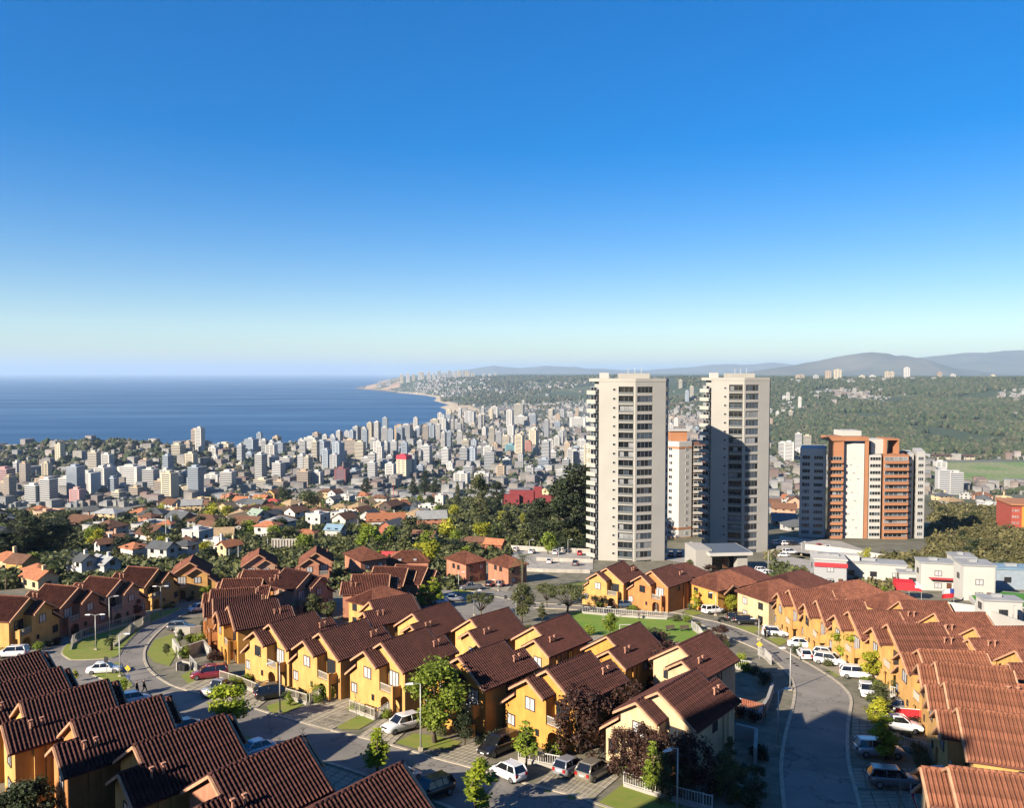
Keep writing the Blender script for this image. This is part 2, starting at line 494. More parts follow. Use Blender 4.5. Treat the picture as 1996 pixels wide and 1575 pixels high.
M_dirt = mat('yard_ground', (0.26,0.23,0.17), 0.95, var=0.4, scale=0.6, col2=(0.13,0.13,0.08), bump=0.4, detail=8)
M_concrete = mat('pale_concrete', (0.46,0.43,0.38), 0.9, var=0.25, scale=0.5, bump=0.1)

def smooth_line(pts, n=6):
    """Catmull-Rom through 2d/3d points"""
    P = [Vector(p) for p in pts]; out = []
    for i in range(len(P)-1):
        p0 = P[max(0,i-1)]; p1 = P[i]; p2 = P[i+1]; p3 = P[min(len(P)-1,i+2)]
        for k in range(n):
            t = k/n
            out.append(0.5*((2*p1)+(p2-p0)*t+(2*p0-5*p1+4*p2-p3)*t*t+(3*p1-p0-3*p2+p3)*t**3))
    out.append(P[-1]); return out
def sheet(name, pts, h, m, parent=None, thick=0.0):
    """a flat patch lying on the hillside; pts are places; fills the outline"""
    bm = bmesh.new()
    vs = [bm.verts.new((p.x, p.y, gz(p.x, p.y)+h)) for p in pts]
    es = [bm.edges.new((vs[i], vs[(i+1) % len(vs)])) for i in range(len(vs))]
    bmesh.ops.triangle_fill(bm, edges=es, use_beauty=True)
    for f_ in bm.faces:
        if f_.normal.z < 0: f_.normal_flip()
    if thick > 0:
        r = bmesh.ops.extrude_edge_only(bm, edges=es)
        for v in r['geom']:
            if isinstance(v, bmesh.types.BMVert): v.co.z -= thick
    me = bpy.data.meshes.new(name); bm.to_mesh(me); bm.free(); me.materials.append(m)
    o = bpy.data.objects.new(name, me); link(o, parent); return o
def px_line(pxs, n=6): return smooth_line([gp(a, b) for a, b in pxs], n)
def kerb(line, w=0.35, h=0.13, close=False):
    """concrete kerb along a line: separate stones are too small to tell apart, one strip"""
    mb = MB(); n = len(line); L = []; R = []
    for i, p in enumerate(line):
        a = line[max(0,i-1)]; b = line[min(n-1,i+1)]
        d = (b-a); d.z = 0
        if d.length < 1e-6: d = Vector((1,0,0))
        d.normalize(); s = Vector((-d.y, d.x, 0))*(w/2)
        for q, A in ((p+s, L), (p-s, R)):
            A.append((q.x, q.y, gz(q.x, q.y)))
    for i in range(n-1):
        mb.hexa([(L[i][0],L[i][1],L[i][2]-.2),(R[i][0],R[i][1],R[i][2]-.2),(R[i+1][0],R[i+1][1],R[i+1][2]-.2),(L[i+1][0],L[i+1][1],L[i+1][2]-.2),
                 (L[i][0],L[i][1],L[i][2]+h),(R[i][0],R[i][1],R[i][2]+h),(R[i+1][0],R[i+1][1],R[i+1][2]+h),(L[i+1][0],L[i+1][1],L[i+1][2]+h)])
    o = mb.obj('kerb', M_kerb); tag(o, kind='structure'); return o

# estate ground a little above the coarse terrain
gpts = [Vector((-150,25,0)),Vector((130,25,0)),Vector((150,150,0)),Vector((150,232,0)),Vector((-60,232,0)),Vector((-160,215,0))]
tag(sheet('yard_ground', gpts, 0.03, M_dirt), kind='structure')

far_main = [(392,1176),(375,1190),(345,1206),(312,1230),(288,1257),(281,1280),(290,1305),(318,1328),(350,1343),(420,1362),(486,1380),(540,1396),(636,1423),(747,1450),(850,1480),(914,1497),(1022,1529),(1117,1553),(1165,1570),(1260,1602)]
near_main = [(378,1178),(350,1193),(320,1206),(294,1218),(265,1240),(242,1265),(228,1288),(236,1318),(262,1342),(310,1382),(359,1405),(455,1442),(530,1462),(602,1480),(652,1493),(708,1512),(790,1542),(870,1574),(960,1610)]
A = px_line(far_main); B = px_line(near_main)
tag(sheet('road', A + B[::-1], 0.06, M_asphalt), kind='structure'); kerb(A)
B2 = [p for p in B if p.y < gp(310,1382).y]; kerb(B2)
# side lane past the houses on the left and the court in front of them
lane = [(236,1316),(232,1288),(238,1268),(262,1241),(320,1206),(380,1178),(372,1172),(330,1180),(268,1197),(215,1208),(150,1222),(100,1240),(60,1262),(0,1290),(-60,1320),(-60,1362),(0,1352),(60,1348),(140,1338),(205,1345),(262,1342)]
tag(sheet('road', [gp(a,b) for a,b in lane], 0.045, M_asphalt), kind='structure')
isl1 = px_line([(139,1288),(122,1276),(128,1262),(148,1247),(190,1236),(230,1220),(268,1205),(310,1194),(340,1188),(352,1187),(330,1199),(294,1215),(264,1237),(240,1264),(226,1282),(180,1287),(139,1288)], 4)
tag(sheet('grass_island', isl1[:-1], 0.17, M_grass, thick=0.3), kind='structure'); kerb(isl1, 0.3)
isl2 = px_line([(178,1316),(205,1304),(232,1294),(238,1316),(258,1338),(240,1342),(212,1330),(178,1316)], 4)
tag(sheet('grass_island', isl2[:-1], 0.17, M_grass, thick=0.3), kind='structure'); kerb(isl2, 0.3)
# shaded curving road and the lane along the park
far_right = [(1040,1176),(1128,1182),(1195,1187),(1260,1190.5),(1322,1197),(1372,1208),(1413,1218),(1467,1237),(1515,1262),(1562,1287),(1616,1319),(1648,1345),(1659,1366),(1656,1395),(1652,1424),(1654,1487),(1670,1551),(1684,1605)]
near_right = [(1040,1186),(1128,1190),(1195,1196),(1260,1200),(1320,1205),(1365,1218),(1410,1240),(1452,1256),(1490,1274),(1518,1296),(1540,1320),(1549,1345),(1545,1380),(1532,1430),(1523,1487),(1526,1551),(1534,1610)]
A = px_line(far_right); B = px_line(near_right)
tag(sheet('road', A + B[::-1], 0.06, M_asphalt), kind='structure'); kerb(A); kerb(B)
# upper street behind the second row
up = [(700,1172),(800,1168),(870,1150),(905,1147),(990,1152),(1045,1172),(1045,1190),(1000,1195),(960,1215),(920,1240),(870,1235),(860,1200),(780,1190)]
tag(sheet('road', [gp(a,b) for a,b in up], 0.06, M_asphalt), kind='structure')
kerb(px_line([(860,1150),(880,1147),(930,1156),(986,1168),(1040,1174)]))
# park lawn and its paths
park = px_line([(1090,1215),(1110,1196),(1140,1193),(1200,1199),(1260,1203),(1318,1208),(1352,1220),(1385,1240),(1372,1256),(1330,1258),(1262,1249),(1190,1247),(1140,1240),(1098,1232),(1090,1215)], 4)
tag(sheet('park_lawn', park[:-1], 0.09, M_parkgrass), kind='structure')
tag(sheet('path', [gp(a,b) for a,b in [(1125,1232),(1190,1243),(1262,1246),(1335,1255),(1330,1266),(1262,1256),(1190,1255),(1120,1243)]], 0.11, M_pave), kind='structure')
# verges: small lawns between the driveways (outline in photograph pixels)
LAWNS = [[(300,1250),(340,1235),(352,1262),(330,1300),(300,1292),(286,1276)],[(352,1318),(375,1308),(388,1330),(372,1342)],
 [(520,1378),(556,1366),(600,1372),(555,1392),(528,1394)],[(640,1412),(688,1396),(738,1402),(700,1424),(665,1424)],
 [(770,1450),(806,1432),(848,1436),(900,1448),(880,1462),(815,1462)],[(1060,1545),(1088,1520),(1100,1518),(1070,1548)],[(1105,1557),(1128,1537),(1142,1535),(1118,1562)],
 [(1135,1560),(1160,1540),(1172,1538),(1150,1568)],[(1160,1572),(1215,1530),(1290,1556),(1330,1575),(1300,1600),(1210,1592)],
 [(1424,1222),(1470,1222),(1490,1228),(1470,1236)],[(1493,1245),(1520,1243),(1536,1252),(1520,1260)],[(1611,1308),(1640,1306),(1650,1316),(1630,1322)],
 [(1165,1180),(1185,1176),(1200,1178),(1190,1184)],[(1330,1192),(1350,1190),(1370,1196),(1350,1202)],[(455,1442),(480,1436),(500,1444),(520,1456)],[(604,1476),(622,1482),(640,1488),(625,1498),(606,1492)],
 [(878,1152),(900,1149),(925,1152),(905,1158)],[(1100,1140),(1140,1134),(1180,1136),(1150,1144)],[(380,1400-90),(410,1302),(430,1314),(400,1326)]]
for poly in LAWNS:
    tag(sheet('lawn', [gp(a,b) for a,b in poly], 0.09, M_grass), kind='structure')
# paved driveways: slabs laid in a grid, each driveway one patch of paving
def driveway(pxs, nu, nv, gap=0.12):
    """four corners in pixels; slabs with open joints"""
    c = [gp(a,b) for a,b in pxs]
    base = sheet('driveway', c, 0.075, M_dirt); tag(base, kind='structure')
    mb = MB()
    for i in range(nu):
        for j in range(nv):
            q = []
            for (du,dv) in ((gap/2,gap/2),(1-gap/2,gap/2),(1-gap/2,1-gap/2),(gap/2,1-gap/2)):
                u=(i+du)/nu; v=(j+dv)/nv
                p=(c[0]*(1-u)+c[1]*u)*(1-v)+(c[3]*(1-u)+c[2]*u)*v
                q.append(p)
            mb.hexa([(p.x,p.y,gz(p.x,p.y)+0.03) for p in q]+[(p.x,p.y,gz(p.x,p.y)+0.105) for p in q])
    o = mb.obj('paving_slabs', M_pave, base); tag(o, kind='stuff')
DRIVES = [[(545,1398),(640,1424),(738,1368),(660,1356)],[(600,1418),(640,1428),(730,1380),(690,1376)],[(850,1478),(920,1498),(985,1462),(925,1447)],[(1040,1535),(1098,1550),(1160,1500),(1098,1486)],
 [(1098,1550),(1150,1566),(1210,1515),(1160,1500)],[(352,1342),(420,1362),(470,1335),(400,1318)],[(420,1362),(500,1384),(540,1352),(475,1336)],[(700,1436),(765,1454),(800,1420),(748,1402)],
 [(1540,1268),(1590,1290),(1650,1285),(1600,1262)],[(1590,1292),(1640,1322),(1700,1318),(1650,1290)],[(1660,1400),(1660,1440),(1760,1440),(1750,1400)],[(1660,1500),(1668,1540),(1800,1540),(1790,1500)],
 [(1672,1545),(1684,1590),(1850,1580),(1820,1545)],[(1470,1232),(1505,1246),(1560,1240),(1530,1226)],[(1200,1188),(1330,1196),(1350,1180),(1215,1172)],[(610,1487),(720,1522),(670,1560),(560,1520)],
 [(380,1412),(450,1440),(430,1470),(350,1440)],[(880,1147),(990,1153),(1000,1140),(900,1138)]]
for k, d in enumerate(DRIVES):
    driveway(d, 8 if k < 4 else 6, 8 if k < 4 else 6)
# ---------------------------------------------------------------- the tiled houses of the estate
def tile_mat(name, c1, c2):
    m = mat(name, c1, 0.85, var=0.5, scale=0.45, col2=tuple((a+b)/2 for a, b in zip(c1, c2)), objvar=0.16, bump=0.15, bscale=14, spec=0.2, detail=6)
    nt = m.node_tree; N = nt.nodes; L = nt.links; b = N['Principled BSDF']; src = b.inputs['Base Color'].links[0].from_socket
    tc = N.new('ShaderNodeTexCoord'); v = N.new('ShaderNodeTexVoronoi'); v.inputs['Scale'].default_value = 2.6; L.new(tc.outputs['Object'], v.inputs['Vector'])
    sp = N.new('ShaderNodeSeparateColor'); L.new(v.outputs['Color'], sp.inputs[0])
    mr = N.new('ShaderNodeMapRange'); mr.inputs[3].default_value = 0.72; mr.inputs[4].default_value = 1.22; L.new(sp.outputs[0], mr.inputs[0])
    mx = N.new('ShaderNodeMix'); mx.data_type = 'RGBA'; mx.blend_type = 'MULTIPLY'; mx.inputs[0].default_value = 1.0
    L.new(src, mx.inputs[6]); L.new(mr.outputs[0], mx.inputs[7]); L.new(mx.outputs[2], b.inputs['Base Color'])
    return m
def stucco(name, c, var=0.22):
    """painted render with faint rain streaks and patches"""
    m = mat(name, c, 0.92, var=var, scale=0.7, objvar=0.07, bump=0.15, bscale=10)
    nt = m.node_tree; N = nt.nodes; L = nt.links; b = N['Principled BSDF']; src = b.inputs['Base Color'].links[0].from_socket
    tc = N.new('ShaderNodeTexCoord'); mp = N.new('ShaderNodeMapping'); mp.inputs['Scale'].default_value = (1.6,1.6,0.16); no = N.new('ShaderNodeTexNoise'); no.inputs['Scale'].default_value = 1.0; no.inputs['Detail'].default_value = 5
    L.new(tc.outputs['Object'], mp.inputs[0]); L.new(mp.outputs[0], no.inputs['Vector'])
    mr = N.new('ShaderNodeMapRange'); mr.inputs[1].default_value = 0.3; mr.inputs[2].default_value = 0.62; mr.inputs[3].default_value = 0.80; mr.inputs[4].default_value = 1.0; L.new(no.outputs['Fac'], mr.inputs[0])
    mx = N.new('ShaderNodeMix'); mx.data_type = 'RGBA'; mx.blend_type = 'MULTIPLY'; mx.inputs[0].default_value = 1.0
    L.new(src, mx.inputs[6]); L.new(mr.outputs[0], mx.inputs[7]); L.new(mx.outputs[2], b.inputs['Base Color'])
    return m
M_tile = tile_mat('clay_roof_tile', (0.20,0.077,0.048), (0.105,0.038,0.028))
M_tile_dark = tile_mat('dark_clay_tile', (0.085,0.032,0.026), (0.045,0.017,0.015))  # clay tile in a darker tone, even over the whole roof
M_tile_orange = tile_mat('orange_clay_tile', (0.31,0.125,0.07), (0.18,0.067,0.042))
M_deck = mat('roof_underlay', (0.16,0.06,0.045), 0.9)
M_barge = mat('peach_barge_board', (0.62,0.34,0.20), 0.7, var=0.3, scale=2)
WALLS = {k: stucco(n, c) for k, n, c in [('yellow','yellow_stucco',(0.70,0.40,0.13)),('gold','golden_stucco',(0.70,0.34,0.075)),('orange','orange_stucco',(0.60,0.25,0.085)),('cream','cream_stucco',(0.72,0.54,0.32)),
 ('salmon','salmon_stucco',(0.52,0.23,0.14)),('pink','pale_pink_stucco',(0.58,0.36,0.25)),('white','white_render',(0.64,0.62,0.58))]}
M_frame = mat('dark_window_frame', (0.05,0.035,0.03), 0.5)
M_wframe = mat('white_window_frame', (0.75,0.75,0.74), 0.5)
M_glass = mat('window_glass', (0.025,0.03,0.038), 0.08, spec=0.6, objvar=0.3)
M_curtain = mat('curtained_glass', (0.55,0.56,0.58), 0.25, var=0.3, scale=5, spec=0.5)
M_rail = mat('grey_railing_paint', (0.52,0.48,0.40), 0.6)
M_railw = mat('white_railing_paint', (0.50,0.49,0.46), 0.55)
M_pipe = mat('clay_vent_pipe', (0.50,0.25,0.16), 0.7)
M_dark = mat('dark_doorway', (0.03,0.02,0.015), 0.8)
M_door = mat('timber_door', (0.11,0.05,0.025), 0.6)

TP = 0.31                      # width of one run of tiles
_tile_cache = {}
def tile_run_mesh(length):
    """one run of overlapping barrel tiles going down the slope: local x down, y across, z out"""
    k = round(length, 2)
    if k in _tile_cache: return _tile_cache[k]
    nt = max(1, int(round(length/0.44))); tl = length/nt
    prof = [(-TP/2, 0.0), (-TP*0.31, 0.004), (-TP*0.24, 0.125), (0, 0.19), (TP*0.24, 0.125), (TP*0.31, 0.004), (TP/2, 0.0)]
    v = []; f = []
    for i in range(nt):
        for (s, lift) in ((0.0, 0.0), (1.0, 0.030)):
            for (y, z) in prof: v.append(((i+s)*tl, y, z+lift))
    n = len(prof)
    for r in range(2*nt-1):
        for j in range(n-1):
            f.append((r*n+j, (r+1)*n+j, (r+1)*n+j+1, r*n+j+1))
    e = (2*nt-1)*n                                   # open end of the lowest tile closed
    f.append(tuple(e+j for j in range(n)))
    me = bpy.data.meshes.new('tile_run'); me.from_pydata(v, [], f)
    me.polygons.foreach_set('use_smooth', [False]*len(f)); me.update()
    _tile_cache[k] = (me, v, f); return _tile_cache[k]
class Slope:
    """a roof plane: origin, u along the eave/ridge, d down the slope, n out; runs = (u, v0, v1)"""
    def __init__(self, o, u, d):
        self.o = Vector(o); self.u = Vector(u).normalized(); self.d = Vector(d).normalized(); self.n = self.d.cross(self.u)
        if self.n.z < 0: self.n = -self.n
        self.runs = []; self.ends = []
    def rect(self, u0, u1, v0, v1):
        n = max(1, int(round((u1-u0)/TP))); w = (u1-u0)/n
        for i in range(n): self.runs.append((u0+(i+0.5)*w, v0, v1))
        return self
    def trap(self, u0, u1, vtop, v1):
        """v0 depends on u through vtop(u)"""
        n = max(1, int(round((u1-u0)/TP))); w = (u1-u0)/n
        for i in range(n):
            uu = u0+(i+0.5)*w; v0 = vtop(uu)
            if v1-v0 > 0.2: self.runs.append((uu, round(v0/0.22)*0.22, v1))
        return self
    def mat4(self, u, v0):
        p = self.o + self.u*u + self.d*v0 + self.n*0.015
        y = self.n.cross(self.d)
        return Matrix(((self.d.x, y.x, self.n.x, p.x), (self.d.y, y.y, self.n.y, p.y), (self.d.z, y.z, self.n.z, p.z), (0,0,0,1)))
def build_tiles(slopes, parent, m, single):
    if single:
        for s in slopes:
            for (u, v0, v1) in s.runs:
                me = tile_run_mesh(v1-v0)[0]
                o = put('tile_run', me, parent, m); o.matrix_local = s.mat4(u, v0)
        return None
    key = tuple((tuple(round(c,3) for c in s.o), tuple(round(c,3) for c in s.u), tuple(round(c,3) for c in s.d), len(s.runs), round(sum(r[2]-r[1] for r in s.runs),2)) for s in slopes)
    if key not in _tile_cache:
        V = []; Fq = []; last = []
        for s in slopes:
            for (u, v0, v1) in s.runs:
                _, v, f = tile_run_mesh(v1-v0)
                M4 = s.mat4(u, v0); o = len(V)
                V.extend([M4 @ Vector(p) for p in v]); Fq.extend([tuple(i+o for i in q) for q in f])
        me = bpy.data.meshes.new('roof_tiles'); me.from_pydata(V, [], Fq)
        me.polygons.foreach_set('use_smooth', [False]*len(Fq)); me.update()
        _tile_cache[key] = me
    o = put('roof_tiles', _tile_cache[key], parent, m); tag(o, kind='stuff'); return o
def caps(mb, a, b, r=0.14, n=None):
    """a row of ridge cap tiles from a to b"""
    a = Vector(a); b = Vector(b); L = (b-a).length; n = n or max(1, int(L/0.42)); d = (b-a)/n
    for i in range(n):
        p = a+d*i; q = a+d*(i+1.08)
        mb.tube([p, q], [r*0.85, r], 6)
_mesh_cache = {}
def cached(key, fn):
    if key not in _mesh_cache: _mesh_cache[key] = fn()
    return _mesh_cache[key]
def window(parent, w, h, loc, rz, curtain=True, frame=None, panes=2, name='window', depth=0.14):
    """frame ring with mullions, panes set back inside; faces local -x"""
    def ring():
        mb = MB(); t = 0.07
        mb.box(-depth*0.5, depth*0.5, -w/2, w/2, 0, t); mb.box(-depth*0.5, depth*0.5, -w/2, w/2, h-t, h)
        mb.box(-depth*0.5, depth*0.5, -w/2, -w/2+t, t, h-t); mb.box(-depth*0.5, depth*0.5, w/2-t, w/2, t, h-t)
        for k in range(1, panes):
            y = -w/2+w*k/panes; mb.box(-depth*0.35, depth*0.35, y-t/2, y+t/2, t, h-t)
        return mb.mesh('window')
    def pane():
        return MB().box(-0.02, 0.03, -w/2+0.05, w/2-0.05, 0.05, h-0.05).mesh('pane')
    o = put(name, cached(('wr',w,h,panes,depth), ring), parent, frame or M_frame, loc, rz)
    put('pane', cached(('wp',w,h), pane), o, M_curtain if curtain else M_glass)
    return o
W2, SL, ZR, LW = 3.6, 0.65, 7.9, 6.3       # half width, roof slope, ridge height, wall length of the standard house
OV = 0.4
ZE = ZR - SL*(W2+OV)                       # eave height at the overhang
PF, PB = 1.3, 1.5                          # how far front and back gables project
def body_mesh(my):
    """walls of the standard house; my = +1 or -1 mirrors it left to right"""
    def b():
        mb = MB()
        t = 0.12
        def gable(x0, x1, yc, zr, y0, y1, zb):
            z0 = zr - SL*abs(y0-yc)-t; z1 = zr - SL*abs(y1-yc)-t
            poly = [(x0, y0*my, zb), (x0, y1*my, zb), (x0, y1*my, z1), (x0, yc*my, zr-t), (x0, y0*my, z0)]
            mb.prism(poly, (x1-x0, 0, 0))
        gable(0, LW, 0, ZR, -W2, W2, -1.2)
        zs = ZR - SL*1.5                              # ridge of the projecting gables
        # front gable upstairs and ground floor behind it
        z1 = zs-SL*2.1-t; z0 = zs-SL*2.05-t
        mb.prism([(-PF,-0.6*my,-1.2),(-PF,3.55*my,-1.2),(-PF,3.55*my,z1),(-PF,1.5*my,zs-t),(-PF,-0.6*my,z0)], (PF-0.01,0,0))
        # back gable
        mb.prism([(LW+0.01,-3.55*my,-1.2),(LW+0.01,0.6*my,-1.2),(LW+0.01,0.6*my,z0),(LW+0.01,-1.5*my,zs-t),(LW+0.01,-3.55*my,z1)], (PB-0.01,0,0))
        # kitchen wing on the side
        mb.prism([(-0.9,3.61*my,-1.2),(-0.9,5.5*my,-1.2),(-0.9,5.5*my,3.0),(-0.9,3.61*my,4.3)], (3.6,0,0))
        # porch: wall with an arched opening, pier, side wall
        ya, yb = -0.61, -2.7
        arch = [(-PF, yb*my, -1.2), (-PF, yb*my, 2.72), (-PF, ya*my, 2.72), (-PF, ya*my, -1.2), (-PF, (ya-0.2)*my, -1.2), (-PF, (ya-0.2)*my, 1.5)]
        ym = (ya+yb)/2; rr = (ya-0.2)-ym
        for k in range(1, 8):
            a_ = math.pi*k/8
            arch.append((-PF, (ym + rr*math.cos(a_))*my, 1.5+0.75*math.sin(a_)))
        arch += [(-PF, (yb+0.2)*my, 1.5), (-PF, (yb+0.2)*my, -1.2)]
        mb.prism(arch, (0.25,0,0))
        mb.box(-PF+0.26, -0.01, *(sorted((-0.6*my, -2.7*my))), 2.62, 2.8)          # balcony floor
        mb.box(-PF-0.02, -PF+0.35, *(sorted((-2.71*my, -3.0*my))), -1.2, 3.75)      # corner pier
        mb.box(-PF+0.36, -0.01, *(sorted((-2.74*my, -2.92*my))), 2.3, 3.55)         # balcony side wall
        # sloped flue boxes on the side wall
        for k in (0.35, 1.25):
            mb.box(LW+PB-2.9+k, LW+PB-2.62+k, *(sorted((-3.5*my, -3.76*my))), -1.0, ZE+0.1)
        return mb.mesh('wall')
    return cached(('body', my), b)
def deck_mesh(my):
    def b():
        mb = MB(); th = 0.12
        def slab(x0, x1, ya, yb, yc, zc, s=SL):
            za = zc - s*abs(ya-yc); zb = zc - s*abs(yb-yc)
            P = [(x0,ya*my,za-th),(x1,ya*my,za-th),(x1,yb*my,zb-th),(x0,yb*my,zb-th),(x0,ya*my,za),(x1,ya*my,za),(x1,yb*my,zb),(x0,yb*my,zb)]
            mb.hexa(P)
        slab(-0.5, LW+0.3, 0, -(W2+OV), 0, ZR); slab(-0.5, LW+0.3, 0, W2+OV, 0, ZR)
        slab(LW+0.3, LW+PB+0.45, -1.5, -(W2+OV), 0, ZR); slab(LW-0.2, LW+PB+0.45, -1.5, 0.75, -1.5, ZR-SL*1.5)
        slab(-PF-0.55, -0.5, 1.5, W2+OV, 0, ZR); slab(-PF-0.55, 0.2, 1.5, -0.75, 1.5, ZR-SL*1.5)
        slab(-1.25, 2.9, 3.7, 5.9, 3.6, 4.75, 0.78)
        return mb.mesh('roof')
    return cached(('deck', my), b)
def house_slopes(my):
    zs = ZR-SL*1.5; k = math.sqrt(1+SL*SL)
    dR = (0, -my, -SL); dL = (0, my, -SL)
    S = []
    s = Slope((0,0,ZR), (1,0,0), dR); s.rect(-0.5, LW+0.3, 0, (W2+OV)*k); s.rect(LW+0.3, LW+PB+0.45, 1.5*k, (W2+OV)*k); S.append(s)
    s = Slope((0,0,ZR), (1,0,0), dL); s.rect(-0.5, LW+0.3, 0, (W2+OV)*k); s.rect(-PF-0.55, -0.5, 1.5*k, (W2+OV)*k); S.append(s)
    s = Slope((0,1.5*my,zs), (1,0,0), dR); s.rect(-PF-0.55, 0.0, 0, 2.25*k); S.append(s)
    s = Slope((0,-1.5*my,zs), (1,0,0), dL); s.rect(LW, LW+PB+0.45, 0, 2.25*k); S.append(s)
    k2 = math.sqrt(1+0.78**2)
    s = Slope((0,3.7*my,4.75-0.078), (1,0,0), (0,my,-0.78)); s.rect(-1.25, 2.9, 0, 2.2*k2); S.append(s)
    return S
def barges(my, parent):
    zs = ZR-SL*1.5
    rk = [(-0.58,0,-(W2+OV),0,ZR,SL),(-0.58,0.02,1.6,0,ZR,SL),(-PF-0.63,1.5,W2+OV+0.02,0,ZR,SL),(-PF-0.63,1.48,-0.78,1.5,zs,SL),(LW+0.38,0,W2+OV,0,ZR,SL),(LW+0.38,-0.02,-1.6,0,ZR,SL),
          (LW+PB+0.53,-1.5,-(W2+OV+0.02),0,ZR,SL),(LW+PB+0.53,-1.48,0.78,-1.5,zs,SL),(-1.33,3.75,5.95,3.6,4.75,0.78)]
    for i, (x,y0,y1,yc,zc,sl) in enumerate(rk):
        def mk():
            w = 0.16; h = 0.24; za = zc-sl*abs(y0-yc)+0.10; zb = zc-sl*abs(y1-yc)+0.10
            return MB().hexa([(x-w/2,y0*my,za-h),(x+w/2,y0*my,za-h),(x+w/2,y1*my,zb-h),(x-w/2,y1*my,zb-h),(x-w/2,y0*my,za),(x+w/2,y0*my,za),(x+w/2,y1*my,zb),(x-w/2,y1*my,zb)]).mesh('barge_board')
        put('barge_board', cached(('barge',my,i), mk), parent, M_barge)
def ridge_caps(my, parent, tm):
    zs = ZR-SL*1.5+0.12; z = ZR+0.13
    for i, (a, b) in enumerate([((-0.55,0,z),(LW+0.35,0,z)),((-PF-0.6,1.5*my,zs),(-0.3,1.5*my,zs)),((LW+PB+0.5,-1.5*my,zs),(LW+0.3,-1.5*my,zs))]):
        def mk():
            mb = MB(); caps(mb, a, b); return mb.mesh('ridge_cap', smooth=True)
        put('ridge_cap', cached(('cap',my,i), mk), parent, tm)
def rail_mesh():
    def b():
        mb = MB(); mb.box(-0.05, 0.05, -0.98, 0.98, 0.78, 0.86); mb.box(-0.04, 0.04, -0.98, 0.98, 0.02, 0.08)
        for k in range(14): y = -0.93+1.86*k/13; mb.box(-0.02, 0.02, y-0.022, y+0.022, 0.08, 0.78)
        return mb.mesh('balcony_railing')
    return cached('rail', b)
def std_house(label, near, far, end, my, wall, tile=None, single=False, group=None, balcony_white=False):
    """near, far: photograph pixels of the two ends of the main ridge. end: which end is near ('front'/'back')"""
    P = gp(*near, h=ZR); Q = hp(*far, P.z)
    v = (Q-P); az = math.atan2(v.y, v.x)
    if end == 'front':
        rz = az; o = Vector((P.x, P.y, P.z-ZR)) + Vector((math.cos(az), math.sin(az), 0))*0.5
    else:
        rz = az+math.pi; o = Vector((P.x, P.y, P.z-ZR)) + Vector((math.cos(az), math.sin(az), 0))*(LW+0.3)
    t = thing('tiled_house', label, 'house', o, rz, group or 'tiled houses of the estate')
    wm = WALLS[wall]; tm = tile or M_tile
    put('wall', body_mesh(my), t, wm)
    rf = put('roof', deck_mesh(my), t, M_deck)
    build_tiles(house_slopes(my), rf, tm, single)
    barges(my, rf)
    ridge_caps(my, rf, tm)
    # windows: front
    rnd = random.Random(label)
    window(t, 1.35, 1.35, (-PF-0.02, 1.55*my, 3.55), 0, rnd.random() < 0.8)
    window(t, 1.7, 2.05, (-0.02, -1.75*my, 2.85), 0, rnd.random() < 0.4, panes=3, name='balcony_door')
    window(t, 1.1, 1.2, (-0.95, 4.6*my, 0.9), 0, rnd.random() < 0.7)
    window(t, 0.45, 0.7, (-PF-0.02, 0.55*my, 1.2), 0, False, panes=1)
    put('door', cached('hdoor', lambda: MB().box(-0.06, 0.04, -0.5, 0.5, 0, 2.1).mesh('door')), t, M_door, (-0.02, -1.5*my, 0.05))
    put('balcony_railing', rail_mesh(), t, M_railw if balcony_white else M_rail, (-PF+0.13, -1.65*my, 2.8))
    # back
    window(t, 1.3, 1.35, (LW+PB+0.02, -1.7*my, 3.4), math.pi, rnd.random() < 0.7)
    window(t, 0.9, 1.1, (LW+0.02, 1.7*my, 3.5), math.pi, rnd.random() < 0.5)
    window(t, 1.5, 1.3, (LW+PB+0.02, -1.7*my, 0.9), math.pi, rnd.random() < 0.5)
    # sides
    window(t, 0.9, 1.0, (3.6, -(W2+0.02)*my, 3.9), math.pi/2*my, rnd.random() < 0.3)
    window(t, 0.9, 1.0, (3.0, (W2+0.02)*my, 3.9), -math.pi/2*my, rnd.random() < 0.3)
    for k in (0.5, 1.35):                     # vent pipes through the lower roof
        x = LW+PB-2.75+k; y = -2.55
        put('vent_pipe', cached('vent', lambda: MB().tube([(0,0,-0.3),(0,0,0.75)], 0.085, 8).box(-0.16,0.16,-0.12,0.12,0.72,0.84).mesh('vent_pipe')), rf, M_pipe, (x, y*my, ZR-SL*2.55+0.1))
    return t

